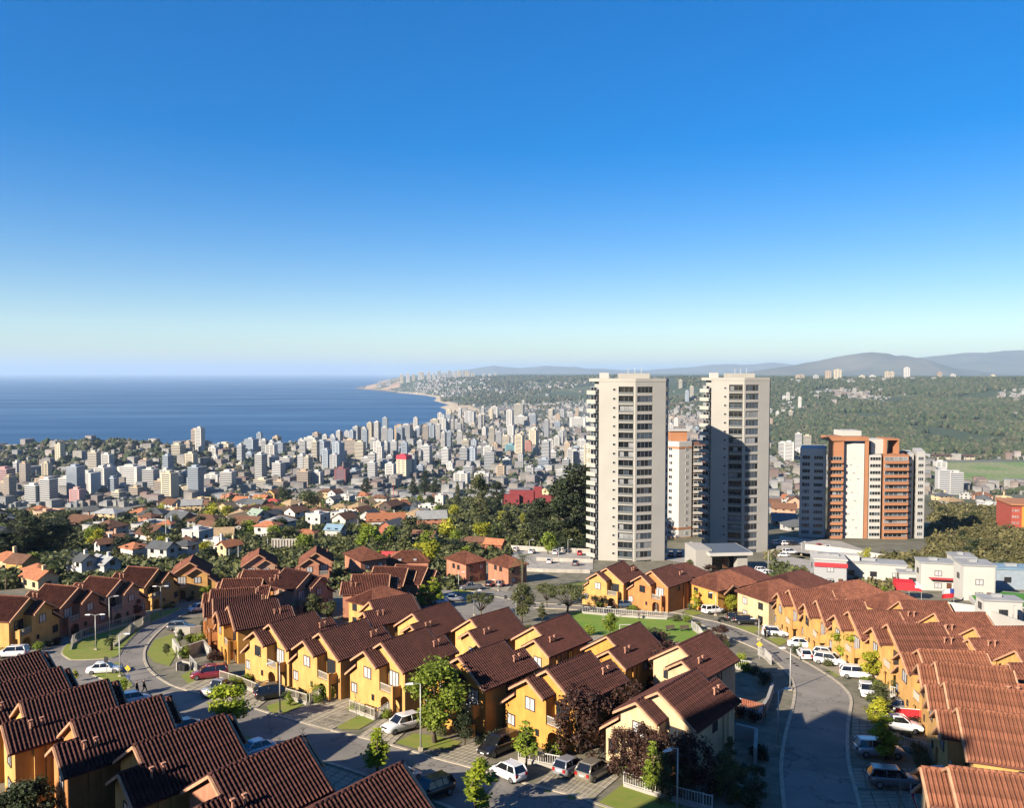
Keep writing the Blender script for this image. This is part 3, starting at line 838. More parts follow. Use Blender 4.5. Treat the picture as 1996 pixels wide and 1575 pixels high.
def hip_house(label, ridge_px, az_deg, rl, w=7.4, zr=7.4, wall='yellow', tile=None, single=False, wing=None, slope=0.55, group=None):
    """hipped house; ridge_px = near end of the ridge, az = direction of the ridge (0 = away from camera, 90 = to the right)
    wing = (offset along, side, length, half width, ridge drop) a lower gabled wing"""
    P = gp(*ridge_px, h=zr); az = math.pi/2 - rad(az_deg)
    t = thing('hipped_house', label, 'house', (P.x, P.y, P.z-zr), az, group or 'tiled houses of the estate')
    hw = w/2; ov = 0.4; run = hw+ov; ze = zr - slope*run; k = math.sqrt(1+slope*slope)
    wm = WALLS[wall]; tm = tile or M_tile
    mb = MB(); mb.box(-hw, rl+hw, -hw, hw, -1.3, ze+0.05)
    dk = MB(); th = 0.1
    A = (0,0,zr); B = (rl,0,zr)
    E = [(-run,-run,ze),(rl+run,-run,ze),(rl+run,run,ze),(-run,run,ze)]
    dk.add([A,B]+E+[(x,y,z-th) for (x,y,z) in E], [(0,2,3,1),(1,3,4),(1,4,5,0),(0,5,2),(2,6,7,3),(3,7,8,4),(4,8,9,5),(5,9,6,2),(6,9,8,7)])
    S = []
    for sy in (-1, 1):
        s = Slope((0,0,zr), (1,0,0), (0,sy,-slope))
        s.trap(-run, rl+run, lambda u: (max(0.0, -u, u-rl))*k, run*k); S.append(s)
    s = Slope((0,0,zr), (0,1,0), (-1,0,-slope)); s.trap(-run, run, lambda u: abs(u)*k, run*k); S.append(s)
    s = Slope((rl,0,zr), (0,1,0), (1,0,-slope)); s.trap(-run, run, lambda u: abs(u)*k, run*k); S.append(s)
    cp = MB()
    if rl > 0.3: caps(cp, (0,0,zr+0.06), (rl,0,zr+0.06))
    for (a, b) in (((0,0,zr),E[0]),((rl,0,zr),E[1]),((rl,0,zr),E[2]),((0,0,zr),E[3])):
        caps(cp, (a[0],a[1],a[2]+0.05), (b[0],b[1],b[2]+0.06))
    bgm = MB(); wnd = []
    if wing:
        for (xo, sy, wl, whw, drop) in wing:
            zw = zr-drop; y0 = 0; y1 = sy*(hw+wl)
            zb_ = zw-slope*(whw)
            mb.prism([(xo-whw, y1, -1.3),(xo+whw, y1, -1.3),(xo+whw, y1, zb_-0.05),(xo, y1, zw-0.12),(xo-whw, y1, zb_-0.05)], (0, -sy*(wl+0.5), 0))
            for sx in (-1, 1):
                s = Slope((xo,0,zw), (0,sy,0), (sx,0,-slope)); s.rect(max(0,hw-(drop)/slope*0.9), hw+wl+0.45, 0, (whw+0.35)*k); S.append(s)
                r_ = whw+0.35
                dk.hexa([(xo,0,zw-th),(xo+sx*r_,0,zw-slope*r_-th),(xo+sx*r_,y1+sy*0.45,zw-slope*r_-th),(xo,y1+sy*0.45,zw-th),(xo,0,zw),(xo+sx*r_,0,zw-slope*r_),(xo+sx*r_,y1+sy*0.45,zw-slope*r_),(xo,y1+sy*0.45,zw)])
                bgm.hexa([(xo,y1+sy*0.44,zw-0.14),(xo+sx*r_,y1+sy*0.44,zw-slope*r_-0.14),(xo+sx*r_,y1+sy*0.58,zw-slope*r_-0.14),(xo,y1+sy*0.58,zw-0.14),(xo,y1+sy*0.44,zw+0.11),(xo+sx*r_,y1+sy*0.44,zw-slope*r_+0.11),(xo+sx*r_,y1+sy*0.58,zw-slope*r_+0.11),(xo,y1+sy*0.58,zw+0.11)])
            caps(cp, (xo, sy*1.0, zw+0.06), (xo, y1+sy*0.5, zw+0.06))
            wnd.append((xo, y1+sy*0.02, -math.pi/2*(-sy)))
    mb.obj('wall', wm, t)
    rf = dk.obj('roof', M_deck, t)
    build_tiles(S, rf, tm, single)
    cp.obj('ridge_cap', tm, rf, smooth=True)
    if wing: bgm.obj('barge_board', M_barge, rf)
    rnd = random.Random(label)
    for (x, y, rz) in wnd:
        window(t, 1.3, 1.3, (x, y, 3.2), rz, rnd.random() < 0.6); window(t, 1.2, 1.2, (x, y, 0.8), rz, rnd.random() < 0.6)
    for sy in (-1, 1):
        for x in (0.0, rl):
            window(t, 1.0, 1.2, (x, sy*(hw+0.02), 3.2), -sy*math.pi/2*(-1), rnd.random() < 0.5)
    for y in (-hw*0.5, hw*0.5):
        window(t, 1.1, 1.25, (-hw-0.02, y, 3.2), 0, rnd.random() < 0.5)
        window(t, 1.1, 1.25, (rl+hw+0.02, y, 3.2), math.pi, rnd.random() < 0.5)
        window(t, 1.1, 1.25, (-hw-0.02, y, 0.8), 0, rnd.random() < 0.5)
    return t

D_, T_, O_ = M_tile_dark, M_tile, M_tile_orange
# (label, near ridge end, far ridge end, which end is near, mirror, wall, tiles, separate tile runs)
STD = [
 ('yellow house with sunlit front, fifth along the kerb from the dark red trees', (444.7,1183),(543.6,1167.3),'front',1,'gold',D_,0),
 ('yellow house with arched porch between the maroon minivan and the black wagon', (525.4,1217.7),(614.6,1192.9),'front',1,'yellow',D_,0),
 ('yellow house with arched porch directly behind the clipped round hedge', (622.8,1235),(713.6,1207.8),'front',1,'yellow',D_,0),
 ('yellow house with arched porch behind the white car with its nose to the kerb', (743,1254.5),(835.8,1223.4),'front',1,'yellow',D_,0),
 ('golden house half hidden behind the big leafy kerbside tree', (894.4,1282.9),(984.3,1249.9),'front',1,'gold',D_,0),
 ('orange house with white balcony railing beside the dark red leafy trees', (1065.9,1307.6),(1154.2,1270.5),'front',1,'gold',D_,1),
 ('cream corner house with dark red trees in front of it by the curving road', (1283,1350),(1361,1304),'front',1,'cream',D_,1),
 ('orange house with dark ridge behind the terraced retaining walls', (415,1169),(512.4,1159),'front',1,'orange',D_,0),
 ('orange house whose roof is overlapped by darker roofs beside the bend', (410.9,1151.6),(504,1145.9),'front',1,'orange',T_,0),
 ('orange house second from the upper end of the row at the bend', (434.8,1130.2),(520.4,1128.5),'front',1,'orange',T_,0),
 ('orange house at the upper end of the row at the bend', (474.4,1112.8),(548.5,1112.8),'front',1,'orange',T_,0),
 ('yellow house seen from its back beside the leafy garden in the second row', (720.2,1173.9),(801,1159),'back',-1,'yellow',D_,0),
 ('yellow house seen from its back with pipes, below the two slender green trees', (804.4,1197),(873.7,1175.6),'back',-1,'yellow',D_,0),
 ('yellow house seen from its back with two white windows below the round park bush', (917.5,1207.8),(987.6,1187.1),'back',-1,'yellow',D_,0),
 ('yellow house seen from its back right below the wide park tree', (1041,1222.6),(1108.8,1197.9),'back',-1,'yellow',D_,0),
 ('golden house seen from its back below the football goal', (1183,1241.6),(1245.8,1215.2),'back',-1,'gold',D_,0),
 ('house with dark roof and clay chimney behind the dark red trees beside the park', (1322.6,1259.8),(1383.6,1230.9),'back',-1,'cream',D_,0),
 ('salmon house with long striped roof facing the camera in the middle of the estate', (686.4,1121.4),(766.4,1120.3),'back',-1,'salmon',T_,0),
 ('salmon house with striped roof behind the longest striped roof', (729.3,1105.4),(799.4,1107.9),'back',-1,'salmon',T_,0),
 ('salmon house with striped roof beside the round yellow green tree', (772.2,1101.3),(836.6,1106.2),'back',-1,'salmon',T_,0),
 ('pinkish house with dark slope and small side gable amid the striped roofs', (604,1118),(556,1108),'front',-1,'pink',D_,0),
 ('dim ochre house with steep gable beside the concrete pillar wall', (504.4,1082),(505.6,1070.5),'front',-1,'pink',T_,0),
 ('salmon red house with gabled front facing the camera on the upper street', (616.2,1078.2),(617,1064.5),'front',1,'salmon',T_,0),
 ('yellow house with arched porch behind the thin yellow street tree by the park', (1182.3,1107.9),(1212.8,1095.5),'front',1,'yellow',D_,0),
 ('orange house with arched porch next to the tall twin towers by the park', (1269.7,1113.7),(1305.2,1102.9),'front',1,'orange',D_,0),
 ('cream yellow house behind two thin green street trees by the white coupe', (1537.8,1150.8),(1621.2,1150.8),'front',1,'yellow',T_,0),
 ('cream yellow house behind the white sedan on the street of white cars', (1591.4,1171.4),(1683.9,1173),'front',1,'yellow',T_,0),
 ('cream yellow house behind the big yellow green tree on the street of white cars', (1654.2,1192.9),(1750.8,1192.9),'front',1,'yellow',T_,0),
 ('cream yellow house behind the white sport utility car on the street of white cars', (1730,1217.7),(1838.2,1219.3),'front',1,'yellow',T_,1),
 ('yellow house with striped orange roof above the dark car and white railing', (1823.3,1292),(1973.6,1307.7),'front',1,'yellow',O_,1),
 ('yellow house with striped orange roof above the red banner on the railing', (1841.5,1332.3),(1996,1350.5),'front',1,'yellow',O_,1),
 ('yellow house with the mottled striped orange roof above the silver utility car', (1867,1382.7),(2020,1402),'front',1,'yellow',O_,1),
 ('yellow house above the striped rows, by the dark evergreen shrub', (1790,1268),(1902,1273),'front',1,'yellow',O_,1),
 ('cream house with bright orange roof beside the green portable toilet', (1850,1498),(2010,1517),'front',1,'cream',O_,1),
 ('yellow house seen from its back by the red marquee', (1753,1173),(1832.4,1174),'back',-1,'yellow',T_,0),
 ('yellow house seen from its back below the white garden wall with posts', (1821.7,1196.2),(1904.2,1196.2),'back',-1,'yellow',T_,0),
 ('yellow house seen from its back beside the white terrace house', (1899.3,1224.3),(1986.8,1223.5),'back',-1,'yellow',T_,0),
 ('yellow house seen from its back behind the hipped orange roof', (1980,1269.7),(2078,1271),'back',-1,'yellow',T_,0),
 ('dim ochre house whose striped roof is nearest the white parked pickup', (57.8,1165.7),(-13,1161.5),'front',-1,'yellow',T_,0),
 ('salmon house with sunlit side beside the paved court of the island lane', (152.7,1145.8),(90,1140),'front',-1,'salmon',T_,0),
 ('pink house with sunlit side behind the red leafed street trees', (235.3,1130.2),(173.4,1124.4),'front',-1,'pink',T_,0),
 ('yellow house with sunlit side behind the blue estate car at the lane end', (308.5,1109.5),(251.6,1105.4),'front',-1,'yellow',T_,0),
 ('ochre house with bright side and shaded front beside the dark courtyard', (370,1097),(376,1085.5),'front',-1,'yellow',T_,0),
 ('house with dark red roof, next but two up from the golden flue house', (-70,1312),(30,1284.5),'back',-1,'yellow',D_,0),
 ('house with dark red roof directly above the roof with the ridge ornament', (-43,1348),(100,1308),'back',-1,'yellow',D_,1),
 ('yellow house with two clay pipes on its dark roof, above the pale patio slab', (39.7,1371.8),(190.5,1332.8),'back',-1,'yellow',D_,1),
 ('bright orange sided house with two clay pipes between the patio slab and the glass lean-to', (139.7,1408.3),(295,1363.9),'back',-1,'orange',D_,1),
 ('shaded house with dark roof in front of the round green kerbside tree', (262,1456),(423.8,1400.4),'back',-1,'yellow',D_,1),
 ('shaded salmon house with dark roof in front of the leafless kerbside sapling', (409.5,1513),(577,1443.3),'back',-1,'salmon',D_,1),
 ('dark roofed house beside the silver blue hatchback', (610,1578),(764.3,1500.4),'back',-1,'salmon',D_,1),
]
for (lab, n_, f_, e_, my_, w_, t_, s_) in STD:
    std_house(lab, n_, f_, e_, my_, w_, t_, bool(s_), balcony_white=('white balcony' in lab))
HIPS = [
 ('ochre hipped house with sunlit end behind the leafy garden', (727,1149), 35, 2.5, 6.0, 6.6, 'yellow', T_, 0, None),
 ('salmon hipped house with striped end beside the pointed green tree', (716.9,1070), -35, 3.0, 7.0, 7.4, 'salmon', T_, 0, None),
 ('low hipped house with orange roof in front of the red banner', (782,1074), 88, 4.0, 7.0, 5.6, 'salmon', O_, 0, None),
 ('salmon brick house with pale hip facing the car park street', (913.4,1077.3), -40, 2.0, 6.2, 7.0, 'salmon', T_, 0, None),
 ('salmon hipped house partly hidden behind the tall palm', (994,1085), -40, 2.0, 5.8, 6.4, 'salmon', T_, 0, None),
 ('bright yellow hipped house with projecting gable behind the white sport utility car by the park', (1397.7,1116), 58, 3.5, 7.6, 7.4, 'gold', T_, 0, [(0.0,-1,0,2.2,1.6)]),
 ('white rendered hipped house behind the two black cars', (1497.6,1133.5), 62, 3.0, 7.6, 7.4, 'cream', T_, 0, None),
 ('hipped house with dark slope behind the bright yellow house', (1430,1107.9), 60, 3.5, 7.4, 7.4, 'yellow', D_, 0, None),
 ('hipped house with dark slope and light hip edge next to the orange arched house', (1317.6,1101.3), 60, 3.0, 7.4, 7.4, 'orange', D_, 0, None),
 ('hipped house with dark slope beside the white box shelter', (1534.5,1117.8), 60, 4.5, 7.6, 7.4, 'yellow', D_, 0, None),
 ('hipped house with wide brown roof below the grey building with the red band', (1640,1135), 72, 4.0, 8.0, 7.4, 'yellow', T_, 0, None),
 ('hipped house with rust roof in front of the red marquee', (1731.8,1155), 70, 2.0, 7.0, 7.2, 'yellow', T_, 0, None),
]
for (lab, rp, az_, rl_, w_, zr_, wall_, t_, s_, wing_) in HIPS:
    hip_house(lab, rp, az_, rl_, w_, zr_, wall_, t_, bool(s_), wing_)
# ---------------------------------------------------------------- the apartment towers near the estate
M_tw = mat('cream_tower_paint', (0.41,0.395,0.355), 0.85, var=0.1, scale=0.15, bump=0.05)
M_tw2 = mat('dimmed_tower_paint', (0.385,0.37,0.34), 0.85, var=0.1, scale=0.15, bump=0.05)  # tower paint dimmed a little for the less sunlit facets, reused elsewhere
M_bwhite = mat('white_block_paint', (0.52,0.505,0.47), 0.85, var=0.1, scale=0.2)
M_borange = mat('burnt_orange_paint', (0.42,0.19,0.095), 0.85, var=0.12, scale=0.2)
M_bbrown = mat('brown_block_paint', (0.16,0.08,0.055), 0.85, var=0.12, scale=0.2)
M_gl_dark = mat('dark_tower_glass', (0.014,0.017,0.021), 0.08, spec=0.45, objvar=0.4)
M_gl_blue = mat('bluish_tower_glass', (0.06,0.078,0.10), 0.15, spec=0.4, objvar=0.35)
M_gl_curt = mat('tower_window_curtain', (0.27,0.28,0.29), 0.25, var=0.35, scale=0.9, spec=0.5, objvar=0.25)
M_alu = mat('aluminium_frame', (0.60,0.60,0.58), 0.45)
M_railg = mat('balcony_glass_panel', (0.16,0.17,0.17), 0.25, spec=0.4)
M_twframe = mat('grey_tower_frame', (0.20,0.20,0.20), 0.5)
M_roofgrey = mat('grey_roof_membrane', (0.34,0.35,0.36), 0.85, var=0.2, scale=0.3)

class Facet:
    """a wall plane in plan: origin a, direction along it; place() puts window objects on it"""
    def __init__(self, a, b):
        self.a = Vector(a); self.b = Vector(b); d = self.b-self.a
        self.L = d.length; self.d = d.normalized(); self.n = Vector((self.d.y, -self.d.x))     # outward when walking left to right seen from outside
        self.rz = math.atan2(self.n.y, self.n.x) + math.pi                                    # window local -x faces out
    def at(self, s, z, out=0.0):
        p = self.a + self.d*s + self.n*out
        return (p.x, p.y, z)
def glass_pick(rnd, dark=0.45, blue=0.3):
    r = rnd.random()
    return M_gl_dark if r < dark else (M_gl_blue if r < dark+blue else M_gl_curt)
def strip_window(parent, fc, s, z, w, h, panes, rnd, name='window', frame=None, out=0.03, dark=0.45, blue=0.3):
    def ring():
        mb = MB(); t = 0.07; d = 0.10
        mb.box(-d, d, -w/2, w/2, 0, t); mb.box(-d, d, -w/2, w/2, h-t, h)
        mb.box(-d, d, -w/2, -w/2+t, t, h-t); mb.box(-d, d, w/2-t, w/2, t, h-t)
        for k in range(1, panes):
            y = -w/2+w*k/panes; mb.box(-d*0.8, d*0.8, y-t/2, y+t/2, t, h-t)
        return mb.mesh('window')
    o = put(name, cached(('sw',w,h,panes), ring), parent, frame or M_alu, fc.at(s, z, out), fc.rz)
    pw = w/panes
    pm = cached(('swp',pw,h), lambda: MB().box(-0.03, 0.04, -pw/2+0.03, pw/2-0.03, 0.05, h-0.05).mesh('pane'))
    g = glass_pick(rnd, dark, blue)
    for k in range(panes):
        put('pane', pm, o, g if rnd.random() < 0.75 else glass_pick(rnd, dark, blue), (0, -w/2+pw*(k+0.5), 0))
    return o
def tall_tower(label, corner_px, Y, nfl=20, fh=2.72, top_z=199.5, seed=1):
    """the white residential tower: convex corner towards the camera, balconies on the left flank"""
    rnd = random.Random(seed)
    c = dp(*corner_px, Y); H = nfl*fh+1.2; base = top_z-H
    t = thing('apartment_tower', label, 'tower', (c.x, c.y, base), 0, 'twin white residential towers')
    z0 = -3.0
    A = (-12.9, 6.4); B = (-10.4, 3.2); C = (0, 0); D = (9.4, 2.6); E2 = (11.0, 6.5); F2 = (8.5, 16); G2 = (-10.0, 16)
    plan = [A, B, C, D, E2, F2, G2]
    f_side = Facet(A, B); f_left = Facet(B, C); f_right = Facet(C, D); f_rs = Facet(D, E2)
    core = MB(); n = len(plan)
    core.prism([(-1+(x+1)*0.87, 8+(y-8)*0.84, z0) for x, y in plan][::-1], (0, 0, H-z0)); core.obj('core', M_tw2, t)
    # wall skins: plain strips and spandrels, leaving the openings open
    def skin(fc, s0, s1, za, zb, th=0.45, m=M_tw, nm='wall'):
        p = fc.at(s0, za, 0); q = fc.at(s1, za, 0); i0 = fc.at(s0, za, -th); i1 = fc.at(s1, za, -th)
        return [p, q, i1, i0, (p[0],p[1],zb), (q[0],q[1],zb), (i1[0],i1[1],zb), (i0[0],i0[1],zb)]
    w1 = MB(); w2 = MB()
    wl, wr = f_left.L, f_right.L
    w1.hexa(skin(f_left, 0, wl-5.0, z0, H)); w1.hexa(skin(f_left, wl-0.55, wl-0.02, z0, H))
    w2.hexa(skin(f_right, 0.02, 0.55, z0, H)); w2.hexa(skin(f_right, 5.6, wr, z0, H)); w2.hexa(skin(f_rs, 0.02, 1.0, z0, H)); w2.hexa(skin(f_rs, f_rs.L-0.5, f_rs.L, z0, H))
    for k in range(nfl+1):
        z = k*fh
        hh = 1.0 if k < nfl else 1.9
        lo = z-0.28 if k > 0 else z0
        w1.hexa(skin(f_left, wl-4.98, wl-0.56, lo, min(z+0.12 if k < nfl else H, H), th=0.5))
        w2.hexa(skin(f_right, 0.57, 5.58, lo, min(z+0.58 if k < nfl else H, H), th=0.42))
        w2.hexa(skin(f_rs, 1.02, f_rs.L-0.52, lo, min(z+0.8 if k < nfl else H, H), th=0.42))
    w1.obj('wall', M_tw, t); w2.obj('wall', M_tw2, t)  # right facets: their weaker sunlight is put into the paint colour
    up = MB(); up.prism([(x*1.01, y*1.01-0.1, H) for x, y in plan][::-1], (0,0,0.9)); up.obj('parapet', M_tw, t)
    ph = MB(); ph.box(-3.5, 5.0, 5, 13, H+0.3, H+2.4); ph.obj('roof_house', M_tw, t)
    MB().box(-9.5,-7.0,7,10,H+0.3,H+2.6).obj('water_tank', M_bwhite, t)
    for k in range(3): MB().tube([(-1+2*k,8,H+2.3),(-1+2*k,8,H+4.2)], 0.06, 5).obj('antenna', M_alu, t)
    slab_m = cached('bslab', lambda: MB().box(-0.16, 0.5, -2.2, 2.2, -0.26, 0.02).mesh('balcony_slab'))
    brail_m = cached('brail', lambda: MB().box(-0.13, -0.10, -2.15, 2.15, 0.05, 0.62).box(-0.15, -0.08, -2.18, 2.18, 0.62, 0.70).mesh('railing'))
    sslab = cached('sslab', lambda: MB().box(-1.3, 0.2, -1.9, 1.9, -0.3, 0.0).box(-1.3, -1.18, -1.9, 1.9, 0.0, 0.95).mesh('side_balcony'))
    for k in range(nfl):
        z = k*fh
        strip_window(t, f_left, wl-2.75, z+0.15, 4.2, 2.1, 3, rnd, 'balcony_door', out=-0.62, dark=0.6, blue=0.1, frame=M_twframe)
        b = put('balcony', slab_m, t, M_tw, f_left.at(wl-2.75, z+0.12, 0.0), f_left.rz); put('railing', brail_m, b, M_railg)
        strip_window(t, f_left, wl-6.3, z+1.2, 0.85, 0.75, 1, rnd, dark=0.9)
        strip_window(t, f_right, 3.08, z+0.6, 4.9, 1.85, 4, rnd, out=-0.25, dark=0.45, blue=0.4, frame=M_twframe)
        strip_window(t, f_rs, f_rs.L/2+0.2, z+0.82, 2.2, 1.55, 1, rnd, out=-0.15, dark=0.95)
        put('side_balcony', sslab, t, M_tw, f_side.at(f_side.L/2, z+0.3, 0.0), f_side.rz)
        strip_window(t, f_side, f_side.L/2, z+0.3, 2.6, 2.0, 2, rnd, 'balcony_door', out=0.05, dark=0.6, blue=0.1)
    return t
T1 = tall_tower('tall cream tower standing in full sun with curtained balconies', (1236.7,1098), 226, 20, 2.72, 197.3, 3)
T2 = tall_tower('tall white tower standing mostly in shadow behind the car park lodge', (1447,1098), 261, 20, 2.975, 197.3, 9)

def block(name, label, cat, loc, rz, vols, group=None):
    """a building of box volumes; vols: (x0,x1,y0,y1,z0,z1,material); returns the thing"""
    t = thing(name, label, cat, loc, rz, group)
    for (x0,x1,y0,y1,z0,z1,m) in vols: MB().box(x0,x1,y0,y1,z0,z1).obj('volume', m, t)
    return t
def grid_windows(t, fc, s_list, z_list, w, h, panes, rnd, **k):
    for z in z_list:
        for s in s_list: strip_window(t, fc, s, z, w, h, panes, rnd, **k)

# white mid tower between the two
rnd = random.Random(4)
c = dp(1322, 1080, 300); zt = CAMZ-(862-726)/FPX*300
base = zt-41
t = thing('apartment_tower', 'shorter white block with brown bands standing between the twin towers', 'tower', (c.x, c.y, base), 0)
P = [(-6.5,5.0),(0,0),(5.6,2.6),(6.4,10),(-6.5,14)]
core = MB().prism([(x,y,-4) for x,y in P][::-1], (0,0,45)).obj('wall', M_bwhite, t)
MB().box(-2.5,4,4,10,41,45).obj('roof_house', M_borange, t); MB().box(-3.2,4.8,3.4,10.6,45,45.5).obj('roof_slab', M_bwhite, t)
for zb in (38.2, 6.3, 2.3):
    for fc in (Facet(P[0],P[1]), Facet(P[1],P[2])):
        a = fc.at(0,zb,0.06); b = fc.at(fc.L,zb,0.06); a2 = fc.at(0,zb,-0.1); b2 = fc.at(fc.L,zb,-0.1)
        MB().hexa([a,b,b2,a2]+[(q[0],q[1],q[2]+0.9) for q in (a,b,b2,a2)]).obj('brown_band', M_borange, t)
MB().box(5.7,13,3.4,14,-4,40.5).obj('brown_wing', M_bbrown, t)
fl, fr = Facet(P[0],P[1]), Facet(P[1],P[2]); fw = Facet((5.7,3.4),(13,3.4))
for k in range(14):
    z = 1.4+k*2.78
    for s in (2.0, 4.6): strip_window(t, fl, s, z, 1.5, 1.2, 2, rnd, dark=0.6)
    strip_window(t, fr, 3.7, z, 1.1, 1.2, 2, rnd, dark=0.6)
    strip_window(t, fw, 2.4, z, 3.2, 1.7, 2, rnd, dark=0.8)
    bl = MB().box(6.2,10.0,2.3,3.38,z-0.35,z-0.12).box(6.2,10.0,2.3,2.42,z-0.12,z+0.7).obj('balcony', M_tw2, t)

# orange and white block
rnd = random.Random(8)
Yo = 296; sc_ = Yo/FPX
def bx(px): return (px-998)*sc_
zt = CAMZ-(872-726)*sc_; nfl = 14; fh = 13.6*sc_; Hb = 196*sc_; base = zt-Hb
ox = bx(1690)
t = thing('apartment_block', 'wide white and burnt orange apartment block beyond the parking deck', 'building', (ox, Yo, base), 0)
def seg(p0, p1, y0, y1, ztop, m, nm='wall', depth=16, zb=-6):
    x0 = bx(p0)-ox; x1 = bx(p1)-ox
    MB().add([(x0,y0,zb),(x1,y1,zb),(x1+depth*0.42,y1+depth,zb),(x0+depth*0.42,y0+depth,zb),(x0,y0,ztop),(x1,y1,ztop),(x1+depth*0.42,y1+depth,ztop),(x0+depth*0.42,y0+depth,ztop)],
             [(0,3,2,1),(4,5,6,7),(0,1,5,4),(1,2,6,5),(2,3,7,6),(3,0,4,7)]).obj(nm, m, t)
    return Facet((x0,y0),(x1,y1))
H0 = Hb
fa = seg(1571,1619.5, 5.0,3.5, H0-1.0, M_bwhite)
fb = seg(1620,1650, 1.6,1.2, H0+2.2, M_borange, 'orange_bay')
fcx = seg(1650.5,1690, 3.4,1.2, H0+1.2, M_bwhite, 'blank_wall')
fd = seg(1690.5,1698, 1.0,0.9, H0+2.2, M_borange, 'orange_fin')
MB().box(bx(1622)-ox, bx(1697.5)-ox, 0.8, 10, H0+2.3, H0+3.9).obj('roof_fascia', M_borange, t)
fe = seg(1698.5,1722, 0.6,0.5, H0-3.2, M_bwhite)
ff = seg(1722.5,1773, -0.9,-0.6, H0-3.0, M_borange, 'orange_bay')
fg = seg(1773.5,1792, 2.4,3.0, H0-3.0, M_bwhite)
fh_ = seg(1792.5,1811, 1.2,1.6, H0-2.0, M_bwhite)
MB().box(bx(1652)-ox, bx(1690)-ox, 4, 12, H0+4.0, H0+6.0).obj('roof_house', M_bwhite, t)
MB().box(bx(1712)-ox, bx(1738)-ox, 5, 12, H0-3.1, H0+2.6).obj('roof_house', M_bwhite, t)
pf = MB(); xa, xb = bx(1736)-ox, bx(1763)-ox
for (p,q) in ((xa,xa+0.5),(xb-0.5,xb)): pf.box(p,q,3,11,H0-3,H0+2.4)
pf.box(xa,xb,3,11,H0+2.4,H0+3.0).obj('roof_frame', M_borange, t)
for k in range(13):
    z = H0-4.6-k*fh-0.6
    strip_window(t, fa, fa.L*0.24, z, fa.L*0.30, 1.5, 3, rnd, dark=0.5); strip_window(t, fa, fa.L*0.72, z, fa.L*0.36, 1.4, 4, rnd, dark=0.6)
    strip_window(t, fb, fb.L*0.5, z, fb.L*0.74, 1.4, 4, rnd, dark=0.6)
    strip_window(t, fe, fe.L*0.5, z, fe.L*0.9, 1.3, 4, rnd, dark=0.7)
    strip_window(t, ff, ff.L*0.5, z, ff.L*0.9, 1.45, 5, rnd, dark=0.5)
    for (fc_, a_, b_) in ((ff, 0.05, 0.95), (fb, 0.08, 0.92)):
        p = fc_.at(fc_.L*a_, z-1.05, 0.02); q = fc_.at(fc_.L*b_, z-1.05, 0.02); p2 = fc_.at(fc_.L*a_, z-1.05, 1.1); q2 = fc_.at(fc_.L*b_, z-1.05, 1.1)
        MB().hexa([p2,q2,q,p]+[(v[0],v[1],v[2]+0.95) for v in (p2,q2,q,p)]).obj('balcony', M_borange, t)
    strip_window(t, fg, fg.L*0.6, z, 1.4, 1.3, 2, rnd, dark=0.8)
    strip_window(t, fh_, fh_.L*0.5, z, fh_.L*0.62, 1.3, 3, rnd, dark=0.7)
    for j in range(2):
        strip_window(t, fcx, fcx.L*(0.2+0.62*((k*7+j*5) % 9)/9), z+0.5*j, 0.35 if (k+j) % 2 else 1.0, 0.35, 1, rnd, dark=1.0)
MB().box(bx(1571)-ox, bx(1650)-ox, 0.6, 6, -6, 2.6).obj('podium', M_bbrown, t)

# red and yellow block at the right edge
c = dp(1990, 1062, 330); sc2 = 330/FPX
t = thing('apartment_block', 'red and orange apartment block above the brushy slope', 'building', (c.x, c.y, c.z), rad(-12))
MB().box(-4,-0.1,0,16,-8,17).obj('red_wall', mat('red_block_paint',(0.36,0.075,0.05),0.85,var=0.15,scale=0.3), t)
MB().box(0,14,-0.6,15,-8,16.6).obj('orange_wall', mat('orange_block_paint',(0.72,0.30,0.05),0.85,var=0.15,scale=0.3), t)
MB().prism([(-4.6,-1,17.1),(14.6,-1,17.1),(14.6,16.5,17.1),(-4.6,16.5,17.1)],(0,0,0.7)).obj('roof_slab', M_borange, t)
fq = Facet((0,-0.6),(14,-0.6)); fq2 = Facet((-4,0),(0,0))
for k in range(6):
    grid_windows(t, fq, (2.0,6.0,10.0), (0.8+k*2.7,), 1.2, 1.2, 1, rnd, dark=0.9)
    for s in (0.6,1.6,2.6): strip_window(t, fq2, s, 0.8+k*2.7, 0.5, 0.9, 1, rnd, dark=0.3, blue=0.2)

# lodge at the foot of the right tower
c = gp(1412, 1114); M_slate = mat('slate_blue_roof', (0.10,0.13,0.17), 0.7)
t = thing('reception_lodge', 'low white entrance lodge with dark slab roof at the foot of the shaded tower', 'building', c, rad(6))
MB().box(-8,-3.5,0,9,-2,6.0).obj('wall', M_tw2, t); MB().box(-3.4,4.5,3,9,-2,4.6).obj('glass_hall', M_gl_dark, t); MB().box(3.2,6.0,-1,1.5,-2,4.6).obj('pier', M_tw2, t)
MB().box(-5,7,-2.2,9.5,4.7,5.5).obj('roof_fascia', M_bwhite, t); MB().box(-4.6,6.6,-1.8,9.1,5.51,5.6).obj('roof', M_slate, t)
MB().box(0.6,2.0,2.8,3.0,0,3.6).obj('door', M_door, t)

